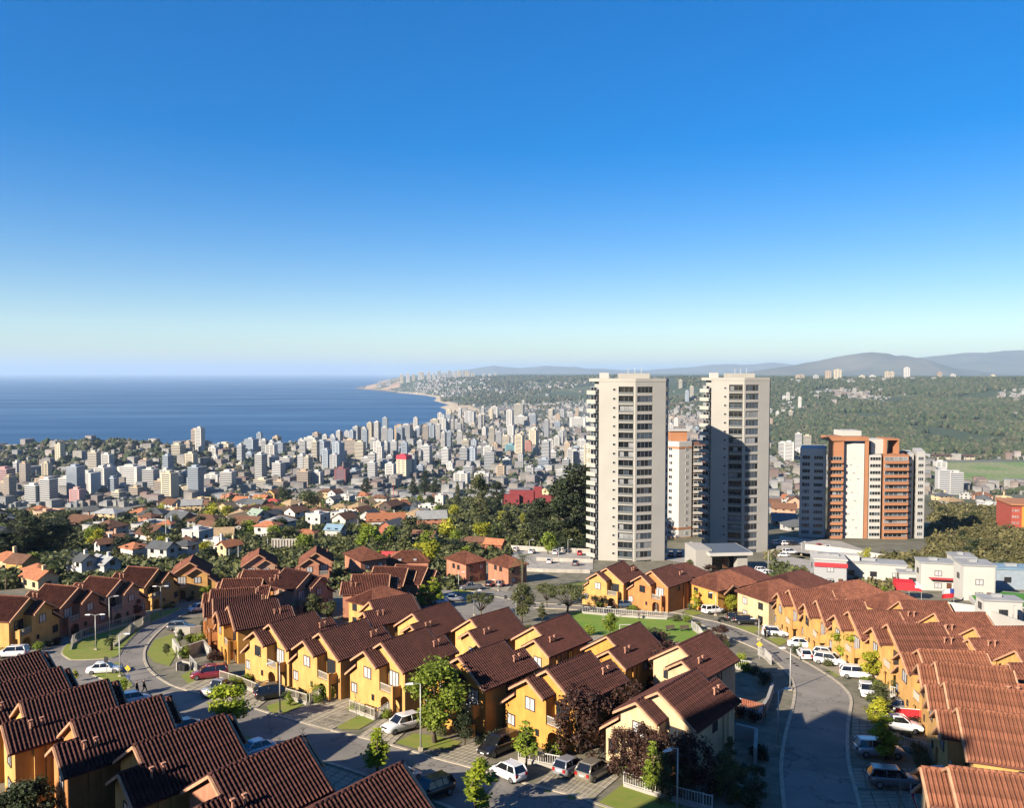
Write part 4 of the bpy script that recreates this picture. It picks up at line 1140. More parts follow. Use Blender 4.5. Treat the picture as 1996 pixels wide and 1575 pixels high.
# two buildings beside the viewpoint, outside the view: their shadows lie over the lowest roofs and the shaded curving road
rnd = random.Random(31)
def neighbour(label, u0, u1, v0, v1, top, seed):
    """u across the sun's path, v along it"""
    sx, sy = math.sin(SUN_AZ), math.cos(SUN_AZ); uc = (u0+u1)/2; vc = (v0+v1)/2; hu = (u1-u0)/2; hv_ = (v1-v0)/2
    x = uc*sy+vc*sx; y = -uc*sx+vc*sy; H = top-158
    t = thing('apartment_block', label, 'building', (x, y, 158), math.pi/2-SUN_AZ)
    MB().box(-hv_,hv_,-hu,hu,-6,H).obj('wall', M_tw, t); MB().box(-hv_-0.3,hv_+0.3,-hu-0.3,hu+0.3,H+0.002,H+0.9).obj('parapet', M_tw2, t)
    fq = Facet((hv_,-hu),(hv_,hu)); fp = Facet((-hv_,-hu),(hv_,-hu)); n = int(2*hu/5)
    for k in range(int(H/2.9)):
        for j in range(n): strip_window(t, fq, 2*hu*(j+0.5)/n, 0.9+2.8*k, 2.6, 1.5, 2, rnd)
        for q in (0.25,0.75): strip_window(t, fp, 2*hv_*q, 0.9+2.8*k, 2.6, 1.5, 2, rnd)
neighbour('tall cream apartment tower beside the viewpoint shading the shaded curving road', -39, -20, -18, 0, 204.5, 1)
neighbour('lower cream apartment block beside the viewpoint shading the lowest row of roofs', -66, -41, -28, -12, 185.5, 2)
# ---------------------------------------------------------------- trees and shrubs
M_bark = mat('tree_bark', (0.13,0.10,0.07), 0.95, var=0.4, scale=3, bump=0.4)
M_palebark = mat('pale_bark', (0.36,0.32,0.27), 0.95, var=0.4, scale=3, bump=0.3)
LV = {
 'lime': leaf_mat('lime_leaf', (0.16,0.24,0.015), (0.44,0.50,0.04), 0.35),
 'green': leaf_mat('fresh_green_leaf', (0.11,0.17,0.015), (0.34,0.42,0.05), 0.3),
 'yellow': leaf_mat('yellow_green_leaf', (0.28,0.30,0.02), (0.56,0.54,0.05), 0.35),
 'dark': leaf_mat('dark_evergreen_leaf', (0.012,0.022,0.010), (0.055,0.075,0.028), 0.12),
 'olive': leaf_mat('olive_leaf', (0.04,0.055,0.018), (0.16,0.17,0.06), 0.2),
 'brush': leaf_mat('dry_brush_leaf', (0.07,0.075,0.025), (0.24,0.21,0.085), 0.2),
 'plum': leaf_mat('dark_plum_leaf', (0.018,0.008,0.007), (0.10,0.045,0.028), 0.15),
 'red': leaf_mat('crimson_leaf', (0.10,0.010,0.018), (0.30,0.035,0.06), 0.25),
 'palm': leaf_mat('palm_frond', (0.035,0.055,0.018), (0.14,0.17,0.05), 0.15)}
def leaves(name, centers, radii, n, size, rng, shell=0.55, light_top=0.0):
    """leaf quads through a set of lobes; tint (red channel) varies by lobe and leaf"""
    centers = np.asarray(centers, float); radii = np.asarray(radii, float)
    if radii.ndim == 1: radii = np.repeat(radii[:,None], 3, 1)
    vol = radii.prod(1)**0.67; k = rng.choice(len(centers), n, p=vol/vol.sum())
    d = rng.normal(size=(n,3)); d /= np.linalg.norm(d, axis=1)[:,None]
    r = (shell + (1-shell)*rng.random(n))[:,None]*np.where(rng.random(n)<0.85, 1, rng.random(n))[:,None]
    c = centers[k] + d*r*radii[k]*(1+0.18*rng.normal(size=(n,1)))
    # orientation: roughly outwards with jitter
    nn = d + 0.8*rng.normal(size=(n,3)); nn[:,2] += 0.35; nn /= np.linalg.norm(nn, axis=1)[:,None]
    a = np.cross(nn, rng.normal(size=(n,3))); a /= np.linalg.norm(a, axis=1)[:,None]+1e-9
    b = np.cross(nn, a)
    s = size*(0.6+0.8*rng.random(n))[:,None]
    V = np.stack([c-a*s*0.5, c+b*s*0.32+nn*s*0.08, c+a*s*0.6, c-b*s*0.32+nn*s*0.08], 1).reshape(-1,3)
    Fq = np.arange(4*n).reshape(n,4)
    tint = np.clip(0.5+0.22*rng.normal(size=len(centers))[k]+0.2*rng.normal(size=n), 0, 1)
    colr_ = np.repeat(np.stack([tint,tint,tint],1), 4, 0)
    return np_mesh(name, V, Fq, None, colr_)
def tree_kind(kind, seed):
    """returns (crown mesh, trunk mesh) for a unit kind, metres"""
    rng = np.random.default_rng(seed); rnd = random.Random(seed)
    tm = MB(); C = []; R = []
    def limb(p0, p1, r0, r1, n=5):
        p0 = Vector(p0); p1 = Vector(p1); m_ = (p0+p1)/2+Vector((rnd.uniform(-1,1),rnd.uniform(-1,1),0.3))*0.08*(p1-p0).length
        tm.tube([p0,m_,p1], [r0,(r0+r1)/2,r1], n)
    if kind == 'round':            # round leafy tree, about 5 m
        limb((0,0,-0.3),(0.05,0,1.5),0.12,0.08,7)
        for k in range(16):
            a = rnd.uniform(0,6.28); h = rnd.uniform(1.6,4.6); r = 1.25*math.sin(math.pi*min(0.95,max(0.12,(h-1.2)/4.0)))*rnd.uniform(0.45,1)
            C.append((r*math.cos(a), r*math.sin(a), h)); R.append(rnd.uniform(0.5,0.8))
        for c in C[:9]: limb((0.05,0,1.4),c,0.06,0.015,4)
        return leaves('crown', C, R, 2600, 0.26, rng), tm.mesh('trunk', smooth=True)
    if kind == 'big':              # large kerb tree 7.5 m
        limb((0,0,-0.3),(0.1,0,2.2),0.2,0.14,8)
        for k in range(34):
            a = rnd.uniform(0,6.28); h = rnd.uniform(2.3,7.2); r = 2.0*math.sin(math.pi*min(0.93,max(0.15,(h-1.5)/6.2)))*rnd.uniform(0.4,1)
            C.append((r*math.cos(a), r*math.sin(a), h)); R.append(rnd.uniform(0.55,0.95))
        for c in C[:16]: limb((0.1,0,2.0),c,0.09,0.02,4)
        return leaves('crown', C, R, 5200, 0.27, rng), tm.mesh('trunk', smooth=True)
    if kind == 'slender':          # narrow young poplar or birch, 6 m
        limb((0,0,-0.3),(0.03,0,5.6),0.08,0.015,6)
        for k in range(20):
            a = rnd.uniform(0,6.28); h = rnd.uniform(1.3,5.8); r = 0.62*(1-abs((h-2.9)/3.6))*rnd.uniform(0.3,1)
            C.append((r*math.cos(a), r*math.sin(a), h)); R.append(rnd.uniform(0.32,0.58)*(1.15-0.09*h))
        for c in C[:12]: limb((0,0,c[2]-0.5),c,0.025,0.008,4)
        return leaves('crown', C, R, 1700, 0.22, rng, shell=0.3), tm.mesh('trunk', smooth=True)
    if kind == 'wide':             # broad flat topped tree 6 m
        limb((0,0,-0.3),(0.1,0,1.6),0.2,0.15,8)
        for k in range(34):
            a = rnd.uniform(0,6.28); r = 3.2*math.sqrt(rnd.random()); h = 3.4+1.8*math.sqrt(max(0,1-(r/3.6)**2))*rnd.uniform(0.75,1)
            C.append((r*math.cos(a), r*math.sin(a), h)); R.append((rnd.uniform(0.6,0.95),rnd.uniform(0.6,0.95),0.5))
        for c in C[:22]: limb((0.1,0,1.5),(c[0],c[1],c[2]-0.2),0.08,0.015,4)
        return leaves('crown', C, R, 4200, 0.22, rng, shell=0.35), tm.mesh('trunk', smooth=True)
    if kind == 'plum':             # spreading dark leaved tree 6.5 m
        for j in range(3): limb((0.2*j-0.2,0.1*j,-0.3),(rnd.uniform(-0.5,0.5),rnd.uniform(-0.5,0.5),2.2),0.14,0.08,6)
        for k in range(34):
            a = rnd.uniform(0,6.28); r = 2.3*math.sqrt(rnd.random()); h = rnd.uniform(1.3,5.9)-0.35*r
            C.append((r*math.cos(a), r*math.sin(a), h)); R.append(rnd.uniform(0.5,0.95))
        for c in C[:14]: limb((0,0,1.6),c,0.07,0.015,4)
        return leaves('crown', C, R, 4600, 0.24, rng, shell=0.4), tm.mesh('trunk', smooth=True)
    if kind == 'bush':             # 1.6 m shrub
        for k in range(9):
            a = rnd.uniform(0,6.28); r = 0.6*math.sqrt(rnd.random()); C.append((r*math.cos(a), r*math.sin(a), rnd.uniform(0.35,1.1))); R.append(rnd.uniform(0.3,0.55))
        for c in C[:5]: limb((0,0,-0.2),c,0.03,0.008,4)
        return leaves('crown', C, R, 900, 0.16, rng), tm.mesh('trunk', smooth=True)
    if kind == 'gum':              # tall irregular dark tree, 16 m
        limb((0,0,-1),(0.4,0.2,9),0.4,0.22,8)
        for k in range(40):
            a = rnd.uniform(0,6.28); h = rnd.uniform(3.0,15.5); r = 3.6*math.sin(math.pi*min(0.95,max(0.2,(h-1)/15.5)))*math.sqrt(rnd.random())
            C.append((r*math.cos(a)+0.3, r*math.sin(a), h)); R.append((rnd.uniform(0.9,1.7),rnd.uniform(0.9,1.7),rnd.uniform(0.8,1.4)))
        for c in C[:16]: limb((0.2,0.1,max(2,c[2]-4)),c,0.14,0.03,4)
        return leaves('crown', C, R, 4200, 0.55, rng, shell=0.5), tm.mesh('trunk', smooth=True)
    if kind == 'pine':             # conical conifer 14 m
        limb((0,0,-1),(0,0,13.5),0.3,0.03,7)
        for h in np.arange(1.6,13.6,0.55):
            rr = 2.9*(1-(h/14.2))+0.25
            for j in range(6):
                a = rnd.uniform(0,6.28); C.append((rr*0.6*math.cos(a), rr*0.6*math.sin(a), h)); R.append((rr*0.5+0.15,rr*0.5+0.15,0.34))
        return leaves('crown', C, R, 4200, 0.42, rng, shell=0.4), tm.mesh('trunk', smooth=True)
    if kind == 'mid':              # generic garden tree seen from afar 6 m
        limb((0,0,-0.6),(0,0,2.4),0.2,0.1,6)
        for k in range(14):
            a = rnd.uniform(0,6.28); h = rnd.uniform(1.6,5.4); r = 1.9*math.sin(math.pi*min(0.9,max(0.2,(h-0.6)/5.4)))*math.sqrt(rnd.random())
            C.append((r*math.cos(a), r*math.sin(a), h)); R.append(rnd.uniform(0.7,1.25))
        return leaves('crown', C, R, 900, 0.5, rng, shell=0.55), tm.mesh('trunk', smooth=True)
    if kind == 'bare':             # leafless sapling 4 m
        tm = MB(); tips = []
        limb((0,0,-0.3),(0.05,0,3.6),0.06,0.012,6)
        for k in range(16):
            h = rnd.uniform(0.9,3.2); a = rnd.uniform(0,6.28); l = rnd.uniform(0.6,1.3)*(1.1-h*0.18)
            e = (l*0.75*math.cos(a), l*0.75*math.sin(a), h+l*0.75); limb((0,0,h),e,0.022,0.006,4)
            for q in range(3):
                s = rnd.uniform(0.3,0.9); b = Vector((0,0,h)).lerp(Vector(e), s); limb(b,b+Vector((rnd.uniform(-.3,.3),rnd.uniform(-.3,.3),rnd.uniform(.1,.45))),0.01,0.004,3)
        return None, tm.mesh('trunk', smooth=True)
_tk = {}
TREE_N = {}
def tree(kind, col, label, loc, s=1.0, sz=None, rz=None, variant=0, group=None, name=None, cat='tree', bark=None):
    key = (kind, variant)
    if key not in _tk: _tk[key] = tree_kind(kind, 100+variant*7+hash(kind) % 1 + len(kind)*13)
    cm, tm = _tk[key]
    t = thing(name or ('shrub' if kind == 'bush' else 'tree'), label, 'shrub' if kind == 'bush' else cat, loc, rz if rz is not None else random.uniform(0, 6.28), group)
    t.scale = (s, s, sz or s)
    put('trunk', tm, t, bark or M_bark)
    if cm is not None: put('crown', cm, t, LV[col])
    return t
def tree_px(kind, col, label, px, py, hpx, unit, w=1.0, variant=0, group=None, bark=None):
    """base pixel, height in pixels -> metres; unit = model height"""
    p = gp(px, py); h = hpx*p.y/FPX/0.95
    w *= {'round':1.35,'slender':1.75,'big':1.25}.get(kind,1.1)
    return tree(kind, col, label, p, h/unit*w, h/unit, None, variant, group, bark=bark)
EST = 'street and garden trees of the estate'
for a in [
 ('round','lime','round bright green tree on the kerb behind the shaded dark roofs',450,1424,88,4.9,1.05,0),
 ('big','green','big leafy green tree on the lawn beside the tall lamp post',849,1449,160,7.6,1.05,0),
 ('slender','lime','slim bright green young tree above the dark corner roof by the road',736,1508,90,6.2,1.3,0),
 ('slender','lime','slim bright green tree on the near kerb beside the dark shaded car',936,1590,112,6.2,1.35,1),
 ('slender','green','thin young tree in front of the arched orange house with white railing',1025,1496,94,6.2,1.15,2),
 ('plum','plum','dark red leafy tree at the corner of the orange house with white railing',1130,1470,135,6.4,1.0,0),
 ('plum','plum','large dark red tree between the park side houses',1255,1335,110,6.4,1.25,1),
 ('plum','plum','dark reddish tree directly in front of the cream corner house',1265,1530,120,6.4,0.9,2),
 ('plum','plum','dark reddish tree behind the white railing of the cream corner house',1350,1560,130,6.4,0.9,0),
 ('plum','olive','shaded olive brown tree by the side wall of the cream corner house',1420,1560,95,6.4,0.8,1),
 ('plum','plum','dark red tree overlapping the roof corner between the orange and cream houses',1205,1440,125,6.4,1.1,2),
 ('plum','plum','dark red tree behind the orange house with white railing',1170,1385,95,6.4,1.1,0),
 ('plum','plum','dark red tree filling the gap above the cream corner house',1300,1360,110,6.4,1.0,2),
 ('plum','plum','dark reddish tree at the left corner of the cream house beside the beige crossover',1215,1510,100,6.4,0.8,1),
 ('plum','olive','olive brown tree in the middle of the cream house garden',1310,1560,95,6.4,0.9,0),
 ('plum','dark','dark shaded tree at the road side of the cream house garden',1462,1560,70,6.4,1.0,1),
 ('slender','green','thin sapling by the white railing in front of the dark red trees',1272,1552,110,6.2,0.8,0),
 ('slender','olive','thin sapling beside the dark tiled garage roof',1422,1510,75,6.2,0.8,1),
 ('round','lime','large yellow green tree shading the white cars on the street of white cars',1660,1298,66,4.9,1.25,1),
 ('round','yellow','light green tree below the large yellow green tree',1700,1330,60,4.9,0.9,0),
 ('slender','olive','thin leafed tree above the dark red car on the street of white cars',1712,1395,70,6.2,1.5,2),
 ('slender','yellow','yellow green tree in front of the white hatchback with open driveway',1715,1430,70,6.2,1.6,1),
 ('slender','lime','light green tree in front of the silver utility car',1724,1482,95,6.2,1.25,0),
 ('slender','lime','upright green street tree before the white rendered house',1492,1205,46,6.2,1.1,0),
 ('slender','yellow','slim yellow green street tree before the white coupe house',1540,1232,46,6.2,1.0,1),
 ('round','yellow','round yellow green tree beside the white sport utility car by the park',1427,1196,34,4.9,1.0,1),
 ('slender','yellow','thin yellow tree in front of the yellow arched house by the park',1176,1178,52,6.2,1.3,2),
 ('slender','yellow','thin yellow tree in front of the bright yellow hipped house',1356,1192,42,6.2,0.9,0),
 ('slender','lime','shorter one of two slender green trees behind the second row',826,1188,48,6.2,1.3,1),
 ('slender','lime','taller one of two slender green trees behind the second row',846,1186,62,6.2,1.3,2),
 ('wide','olive','wide flat topped tree in the park',1108,1198,56,5.6,1.1,0),
 ('wide','olive','round brownish tree at the park edge behind the wide tree',1066,1184,46,5.6,0.75,1),
 ('wide','olive','low dark crowned tree by the upper street crossing',938,1205,48,5.6,0.9,1),
 ('round','green','bushy green tree beside the football goal',1190,1240,42,4.9,1.0,0),
 ('plum','plum','deep red leaved tree at the lower park corner by the road',1402,1258,42,6.4,0.9,1),
 ('big','olive','tall dark tree below the palm in front of the upper street',1018,1215,75,7.6,0.85,0),
 ('slender','olive','orange tinged thin tree beside the park playground',1056,1215,40,6.2,1.2,2),
 ('round','yellow','round yellow green tree on the upper street among the orange roofs',828,1112,54,4.9,1.25,1),
 ('slender','lime','pointed green tree beside the salmon hipped house on the upper street',737,1116,44,6.2,1.5,0),
 ('slender','lime','small conical green tree in front of the ochre house with shaded front',396,1148,42,6.2,1.4,2),
 ('round','lime','light green tree at the end of the lane by the white parked hatchback',402,1176,32,4.9,0.9,0),
 ('round','red','crimson leaved tree beside the blue estate car',262,1207,40,4.9,1.0,0),
 ('round','red','crimson leaved tree behind the lamp post of the island lane',207,1217,34,4.9,0.9,1),
 ('slender','olive','sparse greyish tree climbing against the dim ochre house',50,1240,72,6.2,1.6,0),
 ('round','green','yellow green bush tree in front of the dim ochre house',36,1245,42,4.9,1.0,0),
 ('slender','yellow','small yellowish tree at the junction corner of the left island',146,1330,26,6.2,1.2,2),
 ('round','lime','low lime bush tree at the tip of the sign island',234,1362,34,4.9,1.0,1),
 ('slender','green','young tree with stake on the lawn beside the black wagon',565,1377,30,6.2,1.3,0),
 ('round','olive','small round topped tree on the verge below the terraced walls',325,1280,24,4.9,0.8,0),
 ('big','dark','dark evergreen shrub tree by the white sport utility car houses',1752,1322,62,7.6,0.9,0),
 ('big','dark','dense dark green hedge tree below the patio slab',60,1630,110,7.6,1.2,0),
 ('big','dark','dense dark green tree beside the glass lean-to',20,1640,100,7.6,1.0,0),
 ('slender','olive','cactus like light green shrub beside the green portable toilet',1806,1528,55,6.2,0.9,1),
 ('big','dark','dark shaded shrub in front of the golden half hidden house',905,1455,70,7.6,0.9,0),
 ('round','olive','leafy garden tree between the striped roofs and the second row',612,1205,44,4.9,1.2,0),
 ('round','olive','second leafy garden tree between the striped roofs and the second row',640,1210,36,4.9,1.0,1),
 ('slender','lime','light green shrub tree beside the ochre hipped house',690,1210,30,6.2,1.2,0),
 ('round','dark','dark conifer shrub on the terrace above the bins',352,1258,30,4.9,0.6,0)]:
    kind_, col_, lab_, x_, y_, hp_, un_, w_, var_ = a
    tree_px(kind_, col_, lab_, x_, y_, hp_, un_, w_, var_, EST)
for (lab_, x_, y_, hp_, v_) in [('leafless sapling on the near kerb by the silver sedan',592,1470,60,0),('leafless sapling by the flag pole',1752,1580,80,1),('leafless young tree before the yellow arched porch behind the lawn',693,1403,56,0),
    ('bare reddish tree by the crimson trees of the island lane',186,1212,42,1),('bare small tree beside the car park wall',1133,1122,26,0)]:
    tree_px('bare','green',lab_,x_,y_,hp_,4.2,1.0,v_,EST,M_palebark)
# shrubs in the front gardens
SHR = [(455,1345,'green'),(472,1343,'yellow'),(628,1360,'green'),(645,1362,'green'),(560,1362,'dark'),(1075,1478,'green'),(1360,1228,'olive'),(1320,1212,'olive'),(1340,1215,'green'),(1440,1300,'green'),(1455,1310,'green'),(1475,1318,'olive'),(1490,1335,'dark'),
       (940,1452,'dark'),(960,1458,'dark'),(388,1256,'green'),(372,1275,'green'),(355,1285,'green'),(1445,1290,'lime'),(1416,1262,'olive'),(1238,1252,'dark'),(80,1256,'olive'),(160,1245,'olive'),(1600,1235,'lime'),(1570,1215,'yellow'),(1400,1545,'green'),(1430,1560,'green'),(1460,1575,'dark'),(1480,1480,'dark'),(1470,1410,'plum'),(1440,1400,'plum'),
       (1000,1225,'olive'),(1030,1232,'olive'),(1060,1235,'olive'),(1085,1238,'green'),(985,1215,'dark'),(1150,1240,'green'),(1770,1345,'olive'),(1745,1345,'olive'),(1790,1340,'dark')]
HOMES = [o for o in scene.objects if o.parent is None and o.name.startswith(('tiled_house','hipped_house'))]
for k, (x_, y_, c_) in enumerate(SHR):
    q = gp(x_, y_); hm = min(HOMES, key=lambda o: (o.location.x-q.x)**2+(o.location.y-q.y)**2)
    tree('bush', c_, {'green':'rounded green','yellow':'yellow green','lime':'bright lime','olive':'loose olive','dark':'dense dark green','plum':'deep red'}[c_]+' shrub in the garden of the '+' '.join(hm['label'].split()[:6]), q, random.uniform(0.8,1.3), None, None, k % 3, 'garden shrubs of the estate')
# low planting along the house fronts
rnd = random.Random(12); FRONT = [o for o in scene.objects if o.name.startswith('tiled_house')]
for k, o in enumerate(FRONT):
    for j in range(4):
        x_ = rnd.uniform(-3.6,-2.0) if j < 3 else rnd.uniform(1,6); y_ = rnd.uniform(-3.2,3.4) if j < 3 else rnd.choice([-4.9,4.7])
        q = Matrix.Rotation(o.rotation_euler.z, 3, 'Z') @ Vector((x_, y_, 0)) + o.location
        c_ = rnd.choice(['green','olive','dark','olive','green','plum'])
        q.z = gz(q.x, q.y); hl = o['label'].split(' ')
        tree('bush', c_, {'green':'green','olive':'olive','dark':'dark green','plum':'dark red'}[c_]+' shrub planted beside the '+' '.join(hl[:10]), q, rnd.uniform(0.6,1.2), rnd.uniform(0.5,1.0), None, k % 3, 'shrubs planted along the houses')
# palms
def palm(label, px, py, hpx, feather=True, group='palms'):
    p = gp(px, py); h = hpx*p.y/FPX/0.95
    t = thing('palm_tree', label, 'palm', p, 0, group)
    rnd = random.Random(px); rng = np.random.default_rng(int(px))
    MB().tube([(0,0,-0.5),(0.1,0,h*0.35),(0,0,h*0.72)], [0.28,0.24,0.26], 8).obj('trunk', M_bark, t, smooth=True)
    V = []; Fq = []; Cc = []
    nf = 34 if feather else 30; fl = h*0.36
    for k in range(nf):
        a = rnd.uniform(0,6.28); up = rnd.uniform(-0.45,1.25); tn = rnd.random()
        prev = None
        for j in range(9):
            s = j/8; r = fl*s*math.cos(up*(1-0.3*s)); z = h*0.72 + fl*(math.sin(up)*s - 0.75*s*s)
            c = Vector((r*math.cos(a), r*math.sin(a), z)); side = Vector((-math.sin(a), math.cos(a), 0))
            if feather and j > 0:
                for sg in (-1,1):
                    o = len(V); w = fl*0.2*(1.1-s*0.7); dd = (c-prev).normalized()
                    tip = c+side*sg*w+dd*w*0.6+Vector((0,0,-w*0.35))
                    V += [tuple(c), tuple(c+dd*0.12), tuple(tip)]; Fq.append((o,o+1,o+2,o+2)); Cc += [tn]*3
            elif not feather and j == 6:
                for q in range(9):
                    b = a+(q-4)*0.11; o = len(V); base = c*0.5+Vector((0,0,h*0.36)); tip = Vector((r*1.35*math.cos(b), r*1.35*math.sin(b), z-abs(q-4)*0.04*fl))
                    V += [tuple(base), tuple(tip+side*0.12), tuple(tip-side*0.12)]; Fq.append((o,o+1,o+2,o+2)); Cc += [tn]*3
            prev = c
    tri = np.array([q[:3] for q in Fq])
    me = np_mesh('crown', np.array(V), tri, None, np.repeat(np.array(Cc)[:,None],3,1))
    put('crown', me, t, LV['palm'])
palm('tall feather palm on the upper street beside the car park', 1018, 1152, 86)
for (lab_, x_, y_, h_, f_) in [('fan palm with bushy head behind the slate roofed house, taller of two',140,1125,66,False),('fan palm with bushy head behind the slate roofed house, shorter of two',104,1130,58,False),
    ('small fan palm by the white gabled houses',178,1102,26,False),('palm with drooping fronds by the low garden',12,1150,40,True),('slim palm behind the ochre gabled house',478,1088,60,True),
    ('feathery palm above the concrete pillar wall',606,1075,36,True),('small palm on the island lawn by the curved fence',216,1270,34,False),('small palm in the park behind the golden back house',1277,1252,32,False)]:
    palm(lab_, x_, y_, h_, f_)
# ---------------------------------------------------------------- hillside neighbourhood between the estate and the city
ROOFM = {
 'terracotta': mat('terracotta_roof', (0.42,0.17,0.08), 0.9, var=0.4, scale=1.5, col2=(0.28,0.10,0.05), objvar=0.2, bump=0.3, bscale=5),
 'brown': mat('brown_roof', (0.17,0.085,0.05), 0.9, var=0.4, scale=1.2, objvar=0.2, bump=0.3, bscale=5),
 'slate': mat('slate_roof', (0.10,0.11,0.12), 0.85, var=0.3, scale=1.2, objvar=0.25),
 'grey': mat('grey_sheet_roof', (0.32,0.33,0.33), 0.75, var=0.25, scale=0.8, objvar=0.25),
 'sand': mat('sandy_roof', (0.42,0.30,0.17), 0.9, var=0.3, scale=1.2, objvar=0.15),
 'green': mat('pale_green_roof', (0.30,0.38,0.30), 0.8, var=0.2, scale=1.0),
 'blue': mat('blue_sheet_roof', (0.22,0.34,0.44), 0.7, var=0.2, scale=0.5),
 'red': mat('red_sheet_roof', (0.42,0.07,0.05), 0.8, var=0.2, scale=1.0)}
WALLM = {
 'white': WALLS['white'], 'cream': WALLS['cream'], 'yellow': WALLS['yellow'], 'pink': WALLS['pink'], 'salmon': WALLS['salmon'],
 'grey': mat('grey_render', (0.40,0.40,0.39), 0.9, var=0.15, scale=1, objvar=0.2), 'brick': mat('brick_red_wall', (0.36,0.13,0.08), 0.9, var=0.25, scale=3),
 'crimson': mat('crimson_wall', (0.24,0.038,0.042), 0.85, var=0.15, scale=0.6), 'dark': mat('dark_timber_wall', (0.09,0.07,0.06), 0.9, var=0.2, scale=2),
 'blue': mat('bluish_wall', (0.30,0.36,0.42), 0.85, var=0.15, scale=1)}
def small_house_parts(w, d, h, kind):
    """unit meshes by size: walls, roof; ridge along x"""
    k = (w, d, h, kind)
    def mk():
        hw, hd = w/2, d/2; wl = MB(); rf = MB(); ov = 0.5; rise = hd*0.62 if kind == 'gable' else hd*0.5
        if kind == 'flat':
            wl.box(-hw,hw,-hd,hd,-3.5,h); rf.box(-hw-0.1,hw+0.1,-hd-0.1,-hd+0.2,h,h+0.5); rf.box(-hw-0.1,hw+0.1,hd-0.2,hd+0.1,h,h+0.5)
            rf.box(-hw-0.1,-hw+0.2,-hd+0.2,hd-0.2,h,h+0.5); rf.box(hw-0.2,hw+0.1,-hd+0.2,hd-0.2,h,h+0.5); rf.box(-hw+0.2,hw-0.2,-hd+0.2,hd-0.2,h,h+0.06); rf.box(-hw*0.3,hw*0.35,-hd*0.3,hd*0.4,h+0.06,h+1.4)
        elif kind == 'gable':
            wl.box(-hw,hw,-hd,hd,-3.5,h); wl.prism([(-hw,-hd,h),(-hw,hd,h),(-hw,0,h+rise-0.1)], (2*hw,0,0))
            s = rise/hd
            for sy in (-1,1):
                e = hd+ov; zz = h+rise
                rf.hexa([(-hw-ov,0,zz-0.02),(hw+ov,0,zz-0.02),(hw+ov,sy*e,zz-s*e-0.02),(-hw-ov,sy*e,zz-s*e-0.02),(-hw-ov,0,zz+0.2),(hw+ov,0,zz+0.2),(hw+ov,sy*e,zz-s*e+0.16),(-hw-ov,sy*e,zz-s*e+0.16)])
        else:
            wl.box(-hw,hw,-hd,hd,-3.5,h); e = ov; r = max(0.0, hw-hd)
            A = (-r,0,h+rise); B = (r,0,h+rise); Q = [(-hw-e,-hd-e,h-0.1),(hw+e,-hd-e,h-0.1),(hw+e,hd+e,h-0.1),(-hw-e,hd+e,h-0.1)]
            rf.add([A,B]+Q+[(x,y,z-0.18) for x,y,z in Q], [(0,2,3,1),(1,3,4),(1,4,5,0),(0,5,2),(2,6,7,3),(3,7,8,4),(4,8,9,5),(5,9,6,2),(6,9,8,7)])
        return wl.mesh('wall'), rf.mesh('roof')
    return cached(('sh',)+k, mk)
def small_house(label, loc, rz, w, d, h, kind, wall, roof, group, chimney=False, name='house'):
    w = round(w*2)/2; d = round(d*2)/2; h = round(h*2)/2
    t = thing(name, label, 'house', loc, rz, group)
    wm, rm = small_house_parts(w, d, h, kind)
    put('wall', wm, t, WALLM[wall]); r = put('roof', rm, t, ROOFM[roof] if kind != 'flat' else WALLM[wall])
    wn_ = cached('farwin', lambda: MB().box(-0.06,0.06,-0.6,0.6,0,1.2).mesh('window'))
    rows = (0.9,) if h < 4 else (0.9, 3.4)
    for z in rows:
        n = max(1, int(w/3.2))
        for k in range(n):
            put('window', wn_, t, M_gl_dark, (-w/2+w*(k+0.5)/n, -d/2-0.02, z), math.pi/2)
        put('window', wn_, t, M_gl_dark, (-w/2-0.02, 0, z), 0); put('window', wn_, t, M_gl_dark, (w/2+0.02, 0, z), 0)
    if chimney: MB().box(w*0.2,w*0.2+0.7,-0.3,0.4,h,h+d*0.31+1.2).obj('chimney', WALLM[wall], r)
    return t
HS = 'houses on the hillside between the estate and the city'
